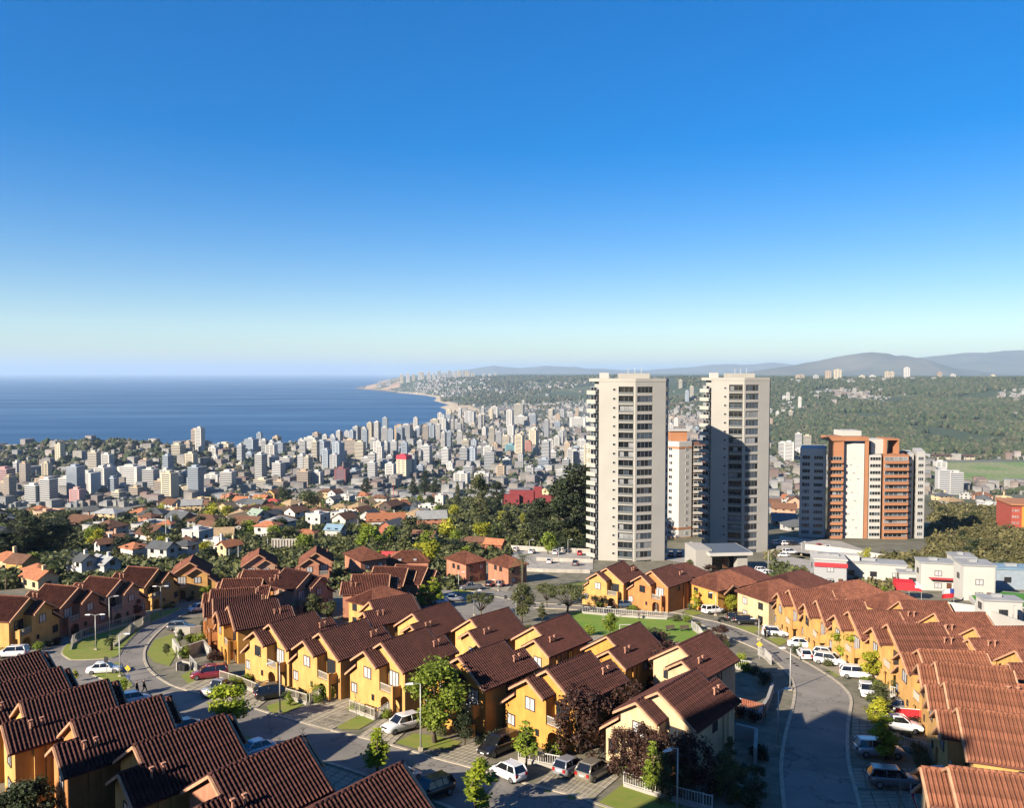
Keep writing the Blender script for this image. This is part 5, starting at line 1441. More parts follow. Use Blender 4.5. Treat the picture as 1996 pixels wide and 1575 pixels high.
# (label, px, py of the base, width px, depth ratio, wall height m, kind, wall, roof, turn in degrees)
MID = [
 ('white house with orange roof and lower porch roof above the palm',523,1050,44,0.7,5.5,'hip','white','terracotta',-12),
 ('white flat roofed house of stacked boxes',386,1066,46,0.8,6,'flat','white','grey',-25),
 ('long white flat roofed house with openings in its roof',424,1075,46,0.6,3.5,'flat','white','grey',-28),
 ('white gabled house with black roof beside the lane end',318,1098,48,0.6,5,'gable','white','slate',-20),
 ('white house with dark roof joined to the black roofed gable',362,1092,38,0.8,5,'hip','white','slate',-20),
 ('pale house with orange hipped roof beside the slate roofed houses',262,1090,40,0.8,4,'hip','white','terracotta',-30),
 ('pale grey house with slate roof in front of the fan palms',160,1126,50,0.6,5,'gable','white','slate',-30),
 ('white house with pale slate roof and skylight',205,1124,50,0.7,4,'gable','white','grey',-30),
 ('low house with bright orange roof below the dark grove',20,1110,60,0.7,3.5,'hip','cream','terracotta',-25),
 ('ochre house with mono-pitch roof beside the bright orange roof',45,1118,46,0.8,3.5,'gable','yellow','brown',-20),
 ('cream house with brown hipped roofs below the fan palms',75,1130,44,0.8,3,'hip','cream','terracotta',-30),
 ('long cream bungalow with sandy orange roof behind the salmon house',78,1146,62,0.6,3,'gable','cream','terracotta',-32),
 ('pale yellow gabled house behind the small conical tree',448,1090,36,0.8,4.5,'gable','cream','terracotta',55),
 ('small house with brown roof next to the pale yellow gable',366,1072,34,0.8,3.5,'hip','white','brown',-10),
 ('white gable end house with the narrow brown roof by the street lights',206,1085,30,0.8,4.5,'gable','white','brown',50),
 ('dark brown house with peach gable on the slope',222,1072,28,0.8,4,'gable','pink','brown',40),
 ('grey flat house above the dark grove',192,1040,52,0.5,3.5,'flat','grey','grey',-15),
 ('pink flat house with terrace below the grey flat house',216,1060,48,0.5,3,'flat','pink','grey',-15),
 ('salmon stepped house above the hillside lane',292,1024,34,0.7,4.5,'hip','salmon','brown',-20),
 ('blue green house with red hipped roof by the tall pole',328,1040,28,0.9,4.5,'hip','blue','terracotta',-10),
 ('cream house with flat white awning on the slope',212,1015,48,0.6,4.5,'hip','cream','grey',-10),
 ('brown house with steep sunlit roof face',442,1000,28,1.2,3.5,'gable','cream','sand',75),
 ('white house with orange roof and chimney on the crest',472,984,28,0.8,3.5,'gable','white','terracotta',-15),
 ('dark A-frame house on the crest',325,986,22,1.0,3,'gable','dark','brown',80),
 ('cream long low house with brown roof on the crest',355,990,40,0.5,3,'gable','cream','sand',-10),
 ('house with broad grey brown roof on the crest',400,990,50,0.6,3,'hip','cream','brown',-8),
 ('ochre house with brown gable beside the white crest wall',536,968,24,0.9,3.5,'gable','yellow','brown',60),
 ('red roofed house below the crest',532,984,26,0.7,3,'hip','white','red',-5),
 ('pale house with sandy hipped roof among the bushes',470,1012,36,0.7,3,'hip','cream','sand',-20),
 ('pale green roofed hall among the hillside houses',503,1016,30,0.9,4,'gable','grey','green',-35),
 ('white steep A-frame house with dark roof',530,1014,26,1.0,3,'gable','white','slate',65),
 ('cream gabled house squeezed between the white A-frame and the twin gables',548,1012,20,1.0,4,'gable','cream','sand',70),
 ('white twin gabled house with dark red lower roof',578,1014,36,0.8,5,'gable','white','brown',60),
 ('white flat roofed house with a bay of three sides',620,1026,36,0.9,6,'flat','white','grey',-25),
 ('white gabled house with brown roof and small hipped porch',672,1030,36,0.9,5,'gable','white','brown',65),
 ('white gabled house with dark roof left of the long orange roof',722,1022,30,0.9,5,'gable','white','slate',65),
 ('white house with the long mottled orange roof',752,1028,72,0.5,4,'gable','white','terracotta',10),
 ('brick house with huge black gable roof',766,1048,46,0.9,4.5,'gable','brick','slate',62),
 ('black gabled house with white window frames',762,1000,36,0.8,5,'gable','dark','brown',62),
 ('white house with orange gable behind the long mottled roof',782,998,28,0.9,4.5,'gable','white','terracotta',60),
 ('white house with orange red hipped roof on the crest',706,974,32,0.8,4,'hip','white','terracotta',-10),
 ('pale row house with brownish roof next to the crest hip',740,980,36,0.6,4,'hip','white','brown',-10),
 ('navy roofed house on the crest',690,974,22,0.8,4,'gable','white','slate',-20),
 ('small white gable with dark green roof',652,984,26,0.8,4,'gable','white','slate',60),
 ('sandy roofed bungalow left of the tall cypress',664,996,30,0.7,3,'hip','cream','sand',-12),
 ('sandy roofed small bungalow beside the big bush',626,992,24,0.7,3,'hip','cream','sand',-12),
 ('white and red gabled house on the crest beside the brown roof',654,970,22,0.9,4.5,'gable','white','brown',60),
 ('brown roofed villa on the crest above the big bush',638,966,30,0.7,4,'hip','cream','brown',-10),
 ('small house with orange roof and porch left of the palm bush',598,1052,38,0.6,3,'hip','cream','terracotta',-8),
 ('pale blue roofed shed house amid the white houses',654,1050,32,0.8,4,'gable','white','blue',-15),
 ('white bungalow with mossy roof behind the hedge',828,1058,46,0.5,3,'gable','white','brown',-18),
 ('white villa wall house on the green crest',834,1000,34,0.5,4.5,'flat','white','grey',-10),
 ('white slim flat house beside the araucaria',858,985,16,1.0,7,'flat','white','grey',-10),
 ('house with dark pitched roof behind the crimson building',1066,966,20,1.0,5,'gable','cream','slate',60),
 ('bungalow with brown eave roof below the round yellow trees',930,1066,60,0.4,2.5,'hip','brick','brown',-8),
 ('bungalow with terracotta awning roof by the car park hedge',965,1072,34,0.6,2.5,'gable','brick','terracotta',-20),
]
for (lab, px_, py_, wpx, dr, h_, kd, wl_, rf_, rot) in MID:
    p = gp(px_, py_); w_ = wpx*p.y/FPX; small_house(lab, p, rad(rot), max(4, w_), max(4, w_*dr), h_, kd, wl_, rf_, HS, chimney=(len(lab) % 3 == 0))
# crimson stepped building
p = gp(1032, 985); t = thing('crimson_building', 'crimson stepped flat roofed building among the dark trees', 'building', p, rad(-4))
s_ = p.y/FPX
for (x0,x1,y0,y1,h_) in [(-52,-20,0,14,16),(-40,8,8,22,24),(8,24,10,24,32),(24,52,4,18,14),(40,56,8,20,22)]:
    MB().box(x0*s_,x1*s_,y0*s_,y1*s_,-6,h_*s_*0.9+2).obj('volume', WALLM['crimson'], t)
for k in range(4): MB().box((-48+22*k)*s_,(-44+22*k)*s_,-0.06,0.05,2,3.6).obj('window', M_gl_dark, t)
# more houses fill the slopes: placed at random between those above
OCC = [gp(m[1], m[2]) for m in MID]
def head(lab):
    for c in (' beside',' in front',' below',' behind',' left',' right',' next',' by ',' above',' on the',' among',' amid',' squeezed',' at the',' joined',' and ',','):
        i = lab.find(c)
        if i > 8: lab = lab[:i]
    return ' '.join(lab.split()[:8])
def landmark(p):
    i = min(range(len(MID)), key=lambda j: (OCC[j].x-p.x)**2+(OCC[j].y-p.y)**2)
    return head(MID[i][0])
rnd = random.Random(77)
LABH = {'hip':'hipped','gable':'gabled','flat':'flat roofed'}
fill = 0; tries = 0; seen_lab = {}
while fill < 165 and tries < 6000:
    tries += 1
    left = rnd.random() < 0.62
    if left:
        px_ = rnd.uniform(-40, 860); py_ = rnd.uniform(963, 1062)
        if 0 < px_ < 150 and py_ > 1010: continue
    else:
        px_ = rnd.uniform(1500, 2040); py_ = rnd.uniform(945, 1040)
        if px_ > 1800 and py_ > 990: continue
        if 1560 < px_ < 1820 and py_ > 960: continue
    if px_ > 560 and left and py_ > 1030: continue
    p = gp(px_, py_)
    zt = float(land_z(np.array([p.x]), np.array([p.y]))[0])
    if abs(zt-p.z) > 9: p.z = zt
    if any((p.x-q.x)**2+(p.y-q.y)**2 < (13+0.012*p.y)**2 for q in OCC): continue
    OCC.append(p); fill += 1
    kd = rnd.choice(['hip','gable','gable','hip','hip','gable','flat']); wl_ = rnd.choice(['white','cream','pink','grey','grey','salmon','cream']); rf_ = rnd.choice(['terracotta','brown','grey','slate','sand','brown','brown','slate'])
    two = rnd.random() < 0.35
    wn_ = {'white':'white','cream':'cream','pink':'pale pink','grey':'grey','yellow':'yellow','salmon':'salmon'}[wl_]
    rn_ = {'terracotta':'terracotta','brown':'dark brown','grey':'grey sheet','slate':'dark slate','sand':'sandy'}[rf_]
    zone = 'on the hillside above the city' if left else 'beyond the orange block'
    lab = f"{'tall' if two else 'low'} {wn_} {LABH[kd]} house " + (f"with {rn_} roof " if kd != 'flat' else '') + (zone if not left else 'near the '+landmark(p))
    lab = ' '.join(lab.split()[:16])
    p.z = min(p.z, zt)+0.1
    small_house(lab, p, rad(rnd.choice([-25,-15,60,65,-30,10])+rnd.uniform(-8,8)), rnd.uniform(9,14), rnd.uniform(8,10), 4.5 if two else 2.5, kd, wl_, rf_, ('hillside ' if left else 'valley ')+lab[:40], chimney=rnd.random() < 0.2)

# modern buildings between the estate and the orange block
M_pole_ = mat('grey_downpipe', (0.42,0.42,0.42), 0.6)
def flat_block(label, px, py, wpx, dpx, h, rot, wallm, roofm, name='building', parts=()):
    p = gp(px, py); s = p.y/FPX; t = thing(name, label, 'building', p, rad(rot)); w = wpx*s; d = dpx*s
    MB().box(-w/2,w/2,0,d,-3,h).obj('wall', wallm, t); MB().box(-w/2-0.2,w/2+0.2,-0.2,d+0.2,h,h+0.35).obj('roof', roofm, t)
    n = max(1, int(w/4))
    for k in range(n):
        for zz in ((0.6, 3.4) if h > 5.5 else (h*0.35,)): window(t, 1.5, 1.25, (-w/2+w*(k+0.5)/n, -0.02, zz), math.pi/2, (k+int(zz)) % 3 == 0)
    for k in range(max(1, int(d/5))): window(t, 1.3, 1.2, (-w/2-0.02, d*(k+0.5)/max(1, int(d/5)), h*0.55), 0, False)
    put('door', _mesh_cache['hdoor'], t, M_door, (w*0.32, -0.03, -0.2), math.pi/2); MB().tube([(w/2-0.2,-0.08,-1),(w/2-0.2,-0.08,h)],0.05,6).obj('downpipe', M_pole_, t); MB().box(-w*0.2,w*0.05,d*0.4,d*0.6,h+0.352,h+0.95).obj('roof_box', M_roofgrey, t)
    for (nm, x0,x1,y0,y1,z0,z1,m) in parts: MB().box(x0,x1,y0,y1,z0,z1).obj(nm, m, t)
    return t
M_redband = mat('red_fascia', (0.50,0.04,0.05), 0.6); M_panel = mat('grey_panel', (0.38,0.39,0.40), 0.6)
M_turf = mat('artificial_turf', (0.07,0.24,0.03), 0.95, var=0.2, scale=1)
flat_block('grey panelled building with a red band and white flat roof', 1618,1143,60,60,6.2,-14,M_panel,M_bwhite,parts=[('red_band',-3.6,3.8,-0.32,-0.21,4.6,5.6,M_redband),('roof_skylight',-2.2,2.4,3,5.2,6.36,7.0,M_roofgrey)])
flat_block('long white building with grey roof beside the red band building', 1702,1137,120,40,4.6,-16,M_bwhite,M_roofgrey,parts=[('roof_monitor',-7,-3,1,4,4.96,6.2,M_bwhite)])
flat_block('white boarded house with grey roof and red awning', 1828,1152,62,40,6.2,-12,M_bwhite,M_roofgrey,parts=[('awning',-2.0,4.4,-1.4,-0.05,2.9,3.05,M_redband)])
flat_block('narrow white house with shaded front between the white houses', 1880,1142,40,40,6.6,-12,M_bwhite,M_roofgrey)
flat_block('tall plain white house with pale grey roof', 1908,1172,58,50,7.4,-10,M_bwhite,M_roofgrey)
flat_block('wide house with pale blue sheet roof behind the turf court', 1985,1150,80,40,4.6,-8,WALLM['blue'],ROOFM['blue'])
flat_block('white terrace house with pillared front above the striped roofs', 1955,1218,70,36,4.2,-8,M_bwhite,M_roofgrey,parts=[('pillar',3.0,3.5,-2.6,-2.1,-3,4.2,M_bwhite),('pillar',0.6,1.1,-2.6,-2.1,-3,4.2,M_bwhite)])
flat_block('low grey roofed shed in front of the white boarded house', 1778,1146,46,26,3.2,-14,M_bwhite,M_roofgrey)
p = gp(1990, 1180); t = thing('sports_court', 'artificial turf court with white kerb', 'court', p, rad(-20)); MB().box(-9,9,-4,8,-1,0.6).obj('kerb', M_bwhite, t); MB().box(-8.5,8.5,-3.5,7.5,0.61,0.65).obj('turf', M_turf, t)
def wall_run(label, pts, h, m, th=0.3, name='garden_wall', base=-0.6):
    P = [gp(a,b) for a,b in pts]; o = P[0]; mb = MB()
    for a, b in zip(P[:-1], P[1:]):
        d = (b-a); d.z = 0; d.normalize(); n = Vector((-d.y,d.x,0))*th/2
        q = [a+n, a-n, b-n, b+n]; mb.hexa([tuple(v-o+Vector((0,0,base))) for v in q]+[tuple(v-o+Vector((0,0,h))) for v in q])
    ob = mb.obj(name, m, None, loc=o); tag(ob, label, 'wall'); return ob
wall_run('long white garden wall behind the striped roofs', [(1835,1196),(1900,1205),(1925,1215),(1996,1240)], 2.4, M_bwhite)
wall_run('white parapet wall of the parking deck below the orange block', [(1570,1072),(1640,1080),(1724,1094)], 2.0, M_bwhite)
wall_run('white boundary wall at the back of the car park', [(996,1072),(1060,1076),(1156,1080)], 1.6, M_concrete)
wall_run('low concrete retaining wall across the car park', [(1046,1094),(1100,1096),(1156,1098)], 1.2, M_concrete)
wall_run('low cream wall bordering the hillside lane', [(282,1048),(296,1062),(308,1074)], 2.2, WALLS['cream'])
wall_run('crimson banner wall behind the low hipped orange roof', [(742,1094),(800,1096)], 3.0, M_redband)
wall_run('pale wall along the lot beside the car park', [(985,1112),(1060,1116),(1150,1118)], 1.0, M_concrete)
for nm, pts in [('car_park', [(985,1108),(1000,1070),(1156,1078),(1156,1112)]), ('car_park', [(1292,1092),(1300,1070),(1372,1074),(1372,1104)]), ('parking_deck', [(1512,1072),(1520,1046),(1640,1056),(1726,1088),(1700,1100),(1590,1082)]), ('car_park', [(1505,1110),(1512,1080),(1590,1096),(1585,1120)])]:
    o = sheet(nm, [gp(a,b) for a,b in pts], 0.12, M_concrete); tag(o, kind='structure')
# concrete pillar wall
p = gp(560, 1078); t = thing('pillar_wall', 'concrete wall with dark vertical gaps beside the ochre gabled house', 'wall', p, rad(-6)); s_ = p.y/FPX
MB().box(-32*s_,32*s_,0,0.4,-2,4.6).obj('wall', M_concrete, t)
for k in range(11): MB().box((-30+6*k)*s_,(-28.4+6*k)*s_,-0.12,-0.01,0.2,4.2).obj('slot', M_dark, t)
# hillside lane
tag(sheet('road', [gp(a,b) for a,b in [(222,1028),(240,1024),(262,1040),(290,1062),(305,1078),(290,1082),(262,1060),(236,1042)]], 0.15, M_asphalt), kind='structure')
# trees of the hillside
HT = 'trees on the hillside'
for (kd, c_, lab, x_, y_, hp_, un, w_) in [
 ('gum','dark','tall dense dark tree right beside the sunny tower',1128,1062,150,16,1.3),('gum','dark','tall dark tree second from the sunny tower',1090,1064,120,16,1.3),('pine','dark','dark spire of a tree against the sunny tower',1143,1020,110,14,1.0),
 ('gum','dark','dark tree in front of the crimson building',1052,1062,90,16,1.2),('gum','olive','tall gum tree with bare trunk left of the crimson building',938,1012,84,16,1.1),('gum','dark','black crowned tree hugging the crimson building',968,995,54,16,1.3),
 ('pine','dark','dark layered conifer above the white crest villa',828,962,44,14,1.5),('pine','dark','dark conifer beside the red capped tower',806,965,36,14,1.4),('gum','dark','round dark conifer on the crest by the slim flat house',848,965,30,16,1.4),
 ('pine','olive','araucaria with level branches on the crest',892,992,54,14,0.8),('gum','dark','broad dark crown on the crest below the maroon block',714,964,30,16,1.5),
 ('mid','yellow','round yellow green tree left of the round dark gum',868,1052,40,6,1.4),('mid','yellow','yellow crowned round tree above the brown eave bungalow',942,1052,34,6,1.4),('mid','olive','feathery olive tree above the brown eave bungalow',988,1046,48,6,1.2),
 ('mid','olive','olive tree before the dark grove at the car park',1020,1064,34,6,1.3),('mid','olive','bushy olive tree left of the mossy roof',800,1052,44,6,1.4),('mid','green','bushy green tree below the long mottled roof',720,1070,44,6,1.5),
 ('mid','dark','dark bush below the brick black gable house',780,1066,30,6,1.6),('mid','olive','large leafy bush on the crest behind the white bay house',605,992,34,6,1.7),('mid','dark','dark bush beside the red roofed crest house',556,978,30,6,1.4),
 ('mid','olive','dark green tree right of the white stacked box house',440,1050,42,6,1.3),('mid','green','green tree left of the white orange roofed house',486,1048,34,6,1.3),('mid','yellow','yellow green bush below the steep sunlit roof',412,1008,26,6,1.4),
 ('gum','dark','large tree of the dark grove',28,1090,70,16,1.5),('gum','dark','large tree of the dark grove',58,1085,74,16,1.5),('gum','dark','large tree of the dark grove',90,1084,66,16,1.5),('gum','dark','large tree of the dark grove',122,1080,58,16,1.5),('gum','dark','leaning tree at the very edge of the dark grove',0,1092,56,16,1.5),
 ('mid','green','green bush beside the first street light of the orange roofed houses',66,1102,24,6,1.3),('mid','green','bright garden bush above the pink lane house',316,1048,24,6,1.6),('mid','dark','dark tree by the tall pole',316,1075,36,6,1.2),
 ('mid','dark','dark round tree behind the ochre gable and tall pole',405,1098,30,6,1.4),('mid','yellow','yellow green tree by the crest brown roof',505,992,22,6,1.5),('mid','olive','greyish bush below the salmon house on the upper street',660,1088,34,6,1.7),
 ('mid','olive','hedge tree along the car park',870,1086,22,6,2.2),('mid','green','green hedge tree along the car park',910,1084,20,6,2.2),('mid','olive','hedge tree along the car park',860,1075,22,6,2.0),('mid','dark','hedge bush in front of the dark grove at the car park wall',1100,1072,22,6,2.6),('mid','dark','dark bush at the foot of the sunny tower',1140,1074,24,6,2.0),
 ('mid','green','clipped green bush beside the grey roofed long building',1755,1128,20,6,2.0),('mid','green','clipped green bush next to the white boarded house',1785,1126,18,6,1.6),('mid','yellow','yellowish weeping tree on the parking deck edge',1688,1100,32,6,0.9),('mid','dark','dark tree at the foot of the white boarded house back',1960,1120,26,6,1.8),
 ('mid','green','small garden tree before the grey panelled building',1654,1132,26,6,1.0),('mid','green','small garden bush by the white long building',1700,1160,20,6,1.2),('mid','green','small garden bush second by the white long building',1722,1162,18,6,1.2),('mid','olive','bush beside the lodge of the shaded tower',1350,1112,20,6,2.0),('mid','plum','reddish shrub in front of the lodge',1385,1118,16,6,2.0)]:
    tree_px(kd, c_, lab, x_, y_, hp_, un, w_, (int(x_)//7) % 3, HT)
# smaller trees by the houses, and dry brush on the right slope
rnd = random.Random(5); n = 0
while n < 170:
    if n < 120:
        px_ = rnd.uniform(0, 1150); py_ = rnd.uniform(962, 1088)
        if px_ > 850 and py_ < 990: continue
    else:
        px_ = rnd.uniform(1815, 2030); py_ = rnd.uniform(985, 1105)
        if px_ > 1940 and py_ > 1030 and py_ < 1085: px_ -= 60
    p = gp(px_, py_); zt = float(land_z(np.array([p.x]), np.array([p.y]))[0]); p.z = min(p.z, zt)
    if any((p.x-q.x)**2+(p.y-q.y)**2 < 5.5**2 for q in OCC): continue
    c_ = rnd.choice(['olive','dark','green','olive','dark','olive','yellow'] if n < 120 else ['brush','brush','olive','brush','dark'])
    nm = {'olive':'olive green','dark':'dark green','green':'fresh green','yellow':'yellow green','brush':'dry straw green'}[c_]
    tree('mid', c_, f"{nm} garden tree beside the {landmark(p)}" if n < 120 else f"{nm} brush clump on the slope beside the orange block", p, rnd.uniform(0.8,1.7) if n < 120 else rnd.uniform(0.8,1.5), rnd.uniform(0.7,1.3) if n < 120 else rnd.uniform(0.5,0.9), None, n % 3, nm+(' hillside trees' if n < 120 else ' slope brush'))
    n += 1

# low bushes, hedges and undergrowth of the hillside gardens: nobody could count them
rng = np.random.default_rng(21)
pxs = np.concatenate([rng.uniform(-60,1160,5200), rng.uniform(1815,2060,1500), rng.uniform(-40,900,2600), rng.uniform(1505,1830,500)]); pys = np.concatenate([rng.uniform(958,1092,5200), rng.uniform(985,1112,1500), rng.uniform(1085,1150,2600), rng.uniform(1086,1150,500)])
ok = ~((pxs > 990) & (pxs < 1160) & (pys > 1066)) & ~((pxs > 200) & (pxs < 315) & (pys > 1020) & (pys < 1084) & (abs(pys-1028-(pxs-232)*0.68) < 12))
pxs = pxs[ok]; pys = pys[ok]
EH = [o for o in scene.objects if o.parent is None and (o.name.startswith('tiled_house') or o.name.startswith('hipped_house') or o.name.startswith('building'))]
EO = np.array([(Matrix.Rotation(o.rotation_euler.z, 3, 'Z') @ Vector((3.2,0,0)) + o.location)[:2] for o in EH])
pts = np.array([gp(a,b)[:] for a,b in zip(pxs, pys)])
def near_road(x, y):
    r = np.zeros(len(x), bool)
    for poly in (up, lane, far_main+near_main[::-1], [(985,1108),(1000,1070),(1156,1078),(1156,1112)], [(1505,1110),(1512,1046),(1640,1056),(1726,1088),(1700,1100),(1590,1125)]):
        Q = [gp(a,b) for a,b in poly]; n_ = len(Q); ins = np.zeros(len(x), bool)
        for i in range(n_):
            a, b = Q[i], Q[(i+1) % n_]; c = (a.y > y) != (b.y > y)
            with np.errstate(divide='ignore', invalid='ignore'): ins ^= c & (x < (b.x-a.x)*(y-a.y)/(b.y-a.y)+a.x)
        r |= ins
    return r
de = ((pts[:,None,:2]-EO[None])**2).sum(2).min(1); pts = pts[(de > 6.5**2) & ~near_road(pts[:,0], pts[:,1])]
hz = np.array([(q.x,q.y) for q in OCC]); dd = ((pts[:,None,:2]-hz[None])**2).sum(2).min(1); pts = pts[dd > 6.0**2]
pts[:,2] = np.minimum(pts[:,2], land_z(pts[:,0], pts[:,1]))
n = len(pts); per = 44; sz = rng.uniform(0.9,2.6,n)*(1+pts[:,1]/900)
k = np.repeat(np.arange(n), per); d = rng.normal(size=(n*per,3)); d /= np.linalg.norm(d,axis=1)[:,None]; d[:,2] = abs(d[:,2])
c = pts[k]+d*sz[k][:,None]*rng.uniform(0.5,1.05,(n*per,1))*np.array([1,1,0.9]); nn = d+0.7*rng.normal(size=d.shape); nn /= np.linalg.norm(nn,axis=1)[:,None]
a = np.cross(nn, rng.normal(size=d.shape)); a /= np.linalg.norm(a,axis=1)[:,None]; b = np.cross(nn,a); s_ = (sz[k]*0.25)[:,None]
V = np.stack([c-a*s_, c+b*s_*0.7, c+a*s_, c-b*s_*0.7],1).reshape(-1,3); tint = np.clip(np.repeat(rng.uniform(0.1,0.9,n),per)+0.15*rng.normal(size=n*per),0,1)
right = pts[:,0] > 80
for nm, sel, mt, lab in (('undergrowth', ~right, LV['olive'], 'hedges and bushes filling the hillside gardens'), ('brush', right, LV['brush'], 'dry brush covering the slope beside the orange block')):
    q = sel[k]; f_ = np.arange(4*int(q.sum())).reshape(-1,4); v_ = V.reshape(-1,4,3)[q].reshape(-1,3); cc = np.repeat(tint[q],4)
    o = link(bpy.data.objects.new(nm, np_mesh(nm, v_, f_, mt, np.stack([cc]*3,1)))); tag(o, lab, 'bushes', kind='stuff')
# ---------------------------------------------------------------- the city on the plain
CW = {k: mat('city_'+k, c, 0.85, var=0.12, scale=0.05, objvar=0.12) for k, c in {
 'white':(0.56,0.545,0.51),'cream':(0.56,0.49,0.36),'grey':(0.42,0.42,0.42),'bluegrey':(0.33,0.38,0.44),'tan':(0.44,0.34,0.24),'pink':(0.58,0.32,0.30),'maroon':(0.22,0.09,0.10),'teal':(0.16,0.34,0.38),'brick':(0.42,0.17,0.12)}.items()}
M_cglass = mat('city_window_band', (0.10,0.12,0.15), 0.25, spec=0.6, objvar=0.3)
M_cred = mat('city_red_cap', (0.50,0.03,0.06), 0.7)
def far_tower_mesh(w, d, h, style):
    def mk():
        core = MB(); sl = MB(); n = max(2, int(round(h/3.0))); fh = h/n
        hw, hd = w/2, d/2
        core.box(-hw+0.35, hw-0.35, -hd+0.35, hd-0.35, -14, h-0.1)
        for k in range(n+1):
            z = k*fh; t = fh*0.55 if style != 'slab' else fh*0.42
            sl.box(-hw, hw, -hd, hd, z-t/2 if k else -14, z+t/2 if k < n else z+0.9)
        pw = max(1.2, w*0.13)
        if style in ('pier', 'fin'):
            xs = (-hw, -pw/2, hw-pw) if style == 'fin' else (-hw, hw-pw)
            for x in xs: sl.box(x-0.05, x+pw+0.05, -hd-0.25, hd+0.25, -14, h+0.95)
            sl.box(-hw-0.2, -hw+0.3, -hd*0.5, hd*0.5, -14, h)
        top = MB().box(-hw*0.5, hw*0.4, -hd*0.5, hd*0.5, h+0.9, h+4.0)
        return core.mesh('core'), sl.mesh('floor_bands'), top.mesh('roof_house')
    return cached(('ft', w, d, h, style), mk)
def far_tower(label, p, rz, w, d, h, wall, style, group, cap=None):
    w = max(6, round(w/2)*2); d = max(6, round(d/2)*2); h = max(6, round(h/3)*3)
    t = thing('city_tower' if h > 18 else 'city_building', label, 'building', p, rz, group)
    c, s, tp = far_tower_mesh(w, d, h, style)
    put('core', c, t, M_cglass); tag(put('floor_bands', s, t, CW[wall]), kind='stuff'); put('roof_house', tp, t, CW[wall] if cap is None else cap)
    if cap is not None: MB().box(-w/2-0.4, w/2+0.4, -d/2-0.4, d/2+0.4, h-5, h+2).obj('cap', cap, t)
    return t
CN = {'white':'white','cream':'cream','grey':'grey','bluegrey':'blue grey','tan':'tan','pink':'pink','maroon':'maroon','teal':'teal glass','brick':'brick red'}
CITY = [(10,951,30,39,'pink'),(67,985,30,40,'white'),(96,985,26,52,'white'),(135,972,31,42,'white'),(172,969,40,49,'white'),(201,957,25,45,'white'),(151,985,23,31,'pink'),(257,954,45,47,'white'),(294,957,26,42,'white'),(221,965,20,14,'cream'),
 (241,963,18,18,'grey'),(267,972,21,23,'tan'),(349,920,21,28,'cream'),(381,896,22,20,'white'),(378,970,42,22,'cream'),(348,941,18,20,'grey'),(491,903,22,34,'bluegrey'),(511,880,15,20,'white'),(530,876,12,17,'white'),(546,900,19,39,'bluegrey'),(529,927,19,37,'grey'),
 (607,887,26,34,'white'),(630,903,23,44,'bluegrey'),(684,890,28,33,'tan'),(634,865,10,18,'white'),(559,922,21,29,'white'),(576,914,13,24,'cream'),(593,918,20,22,'white'),(594,952,26,36,'tan'),(619,950,20,31,'white'),(667,947,26,33,'maroon'),(692,942,20,26,'bluegrey'),
 (417,948,30,24,'white'),(445,958,26,39,'white'),(388,942,16,24,'grey'),(440,903,28,20,'cream'),(513,955,32,21,'cream'),(546,937,32,13,'white'),(547,955,22,17,'tan'),(722,865,11,42,'cream'),(736,865,11,43,'white'),(750,868,13,36,'white'),(762,870,11,34,'bluegrey'),
 (780,860,20,31,'tan'),(795,861,16,34,'grey'),(788,941,24,54,'cream'),(808,910,14,31,'tan'),(838,856,20,28,'bluegrey'),(848,845,18,28,'cream'),(864,845,14,30,'white'),(875,842,7,23,'white'),(882,842,7,23,'white'),(890,842,7,23,'white'),(900,836,8,18,'cream'),(916,825,22,23,'grey'),
 (940,829,10,20,'cream'),(964,816,14,23,'white'),(994,832,13,33,'white'),(1011,811,20,24,'cream'),(1020,811,6,30,'white'),(1017,829,31,17,'white'),(1126,832,33,18,'white'),(1087,835,14,13,'bluegrey'),(870,911,17,37,'white'),(905,913,16,41,'grey'),(920,913,16,40,'bluegrey'),(952,900,19,31,'white'),
 (996,884,21,17,'teal'),(977,936,16,28,'tan'),(1042,869,13,36,'white'),(1097,858,8,21,'white'),(1106,887,10,24,'cream'),(1137,878,12,21,'white'),(1136,903,24,26,'white'),(940,938,30,18,'white'),(900,949,30,26,'white'),(1105,931,42,15,'white'),(1538,902,20,41,'white'),(1556,884,14,40,'white'),(1573,886,14,36,'cream'),
 (1838,963,26,48,'grey'),(1862,964,24,44,'white'),(1832,924,22,26,'white'),(1326,789,8,17,'cream'),(1348,801,8,25,'cream'),(1015,905,10,20,'grey'),(1030,880,12,20,'brick'),(820,880,12,22,'white'),(760,905,14,18,'white'),(715,912,18,20,'white'),(735,930,22,14,'cream'),(745,898,14,18,'grey'),(650,880,12,22,'white'),(470,925,16,22,'cream'),(462,890,14,16,'white')]
rnd = random.Random(99); CP = []
def city_place(px_, py_, wpx, hpx, wall, k, explicit=True):
    p = hp(px_, py_, 6.0); zt = float(land_z(np.array([p.x]), np.array([p.y]))[0]); s = p.y/FPX
    p.z = 5.0 if zt < 20 else zt-1
    w = wpx*s*0.92; h = hpx*s; ratio = h/max(w, 1)
    shape = 'slender' if ratio > 1.9 else ('broad' if ratio < 0.9 else 'tall')
    size = 'high rise' if h > 40 else ('mid rise' if h > 20 else 'low rise')
    where = 'near the shore' if p.y > 2100 else ('in the heart of the city' if p.y > 1350 else 'at the foot of the hillside')
    cap = M_cred if hpx == 54 and wpx == 24 else None
    lab = f"{shape} {CN[wall]} {size} building {where}" if cap is None else 'cream striped tower with a bright red cap in the city'
    far_tower(lab, p, rad(rnd.choice([-18,-12,-25,-8])+rnd.uniform(-4,4)), w, min(w, 22)*rnd.uniform(0.7,1.0), h, wall, rnd.choice(['pier','slab','fin','slab']), 'city: '+lab, cap)
    CP.append((p.x, p.y, w))
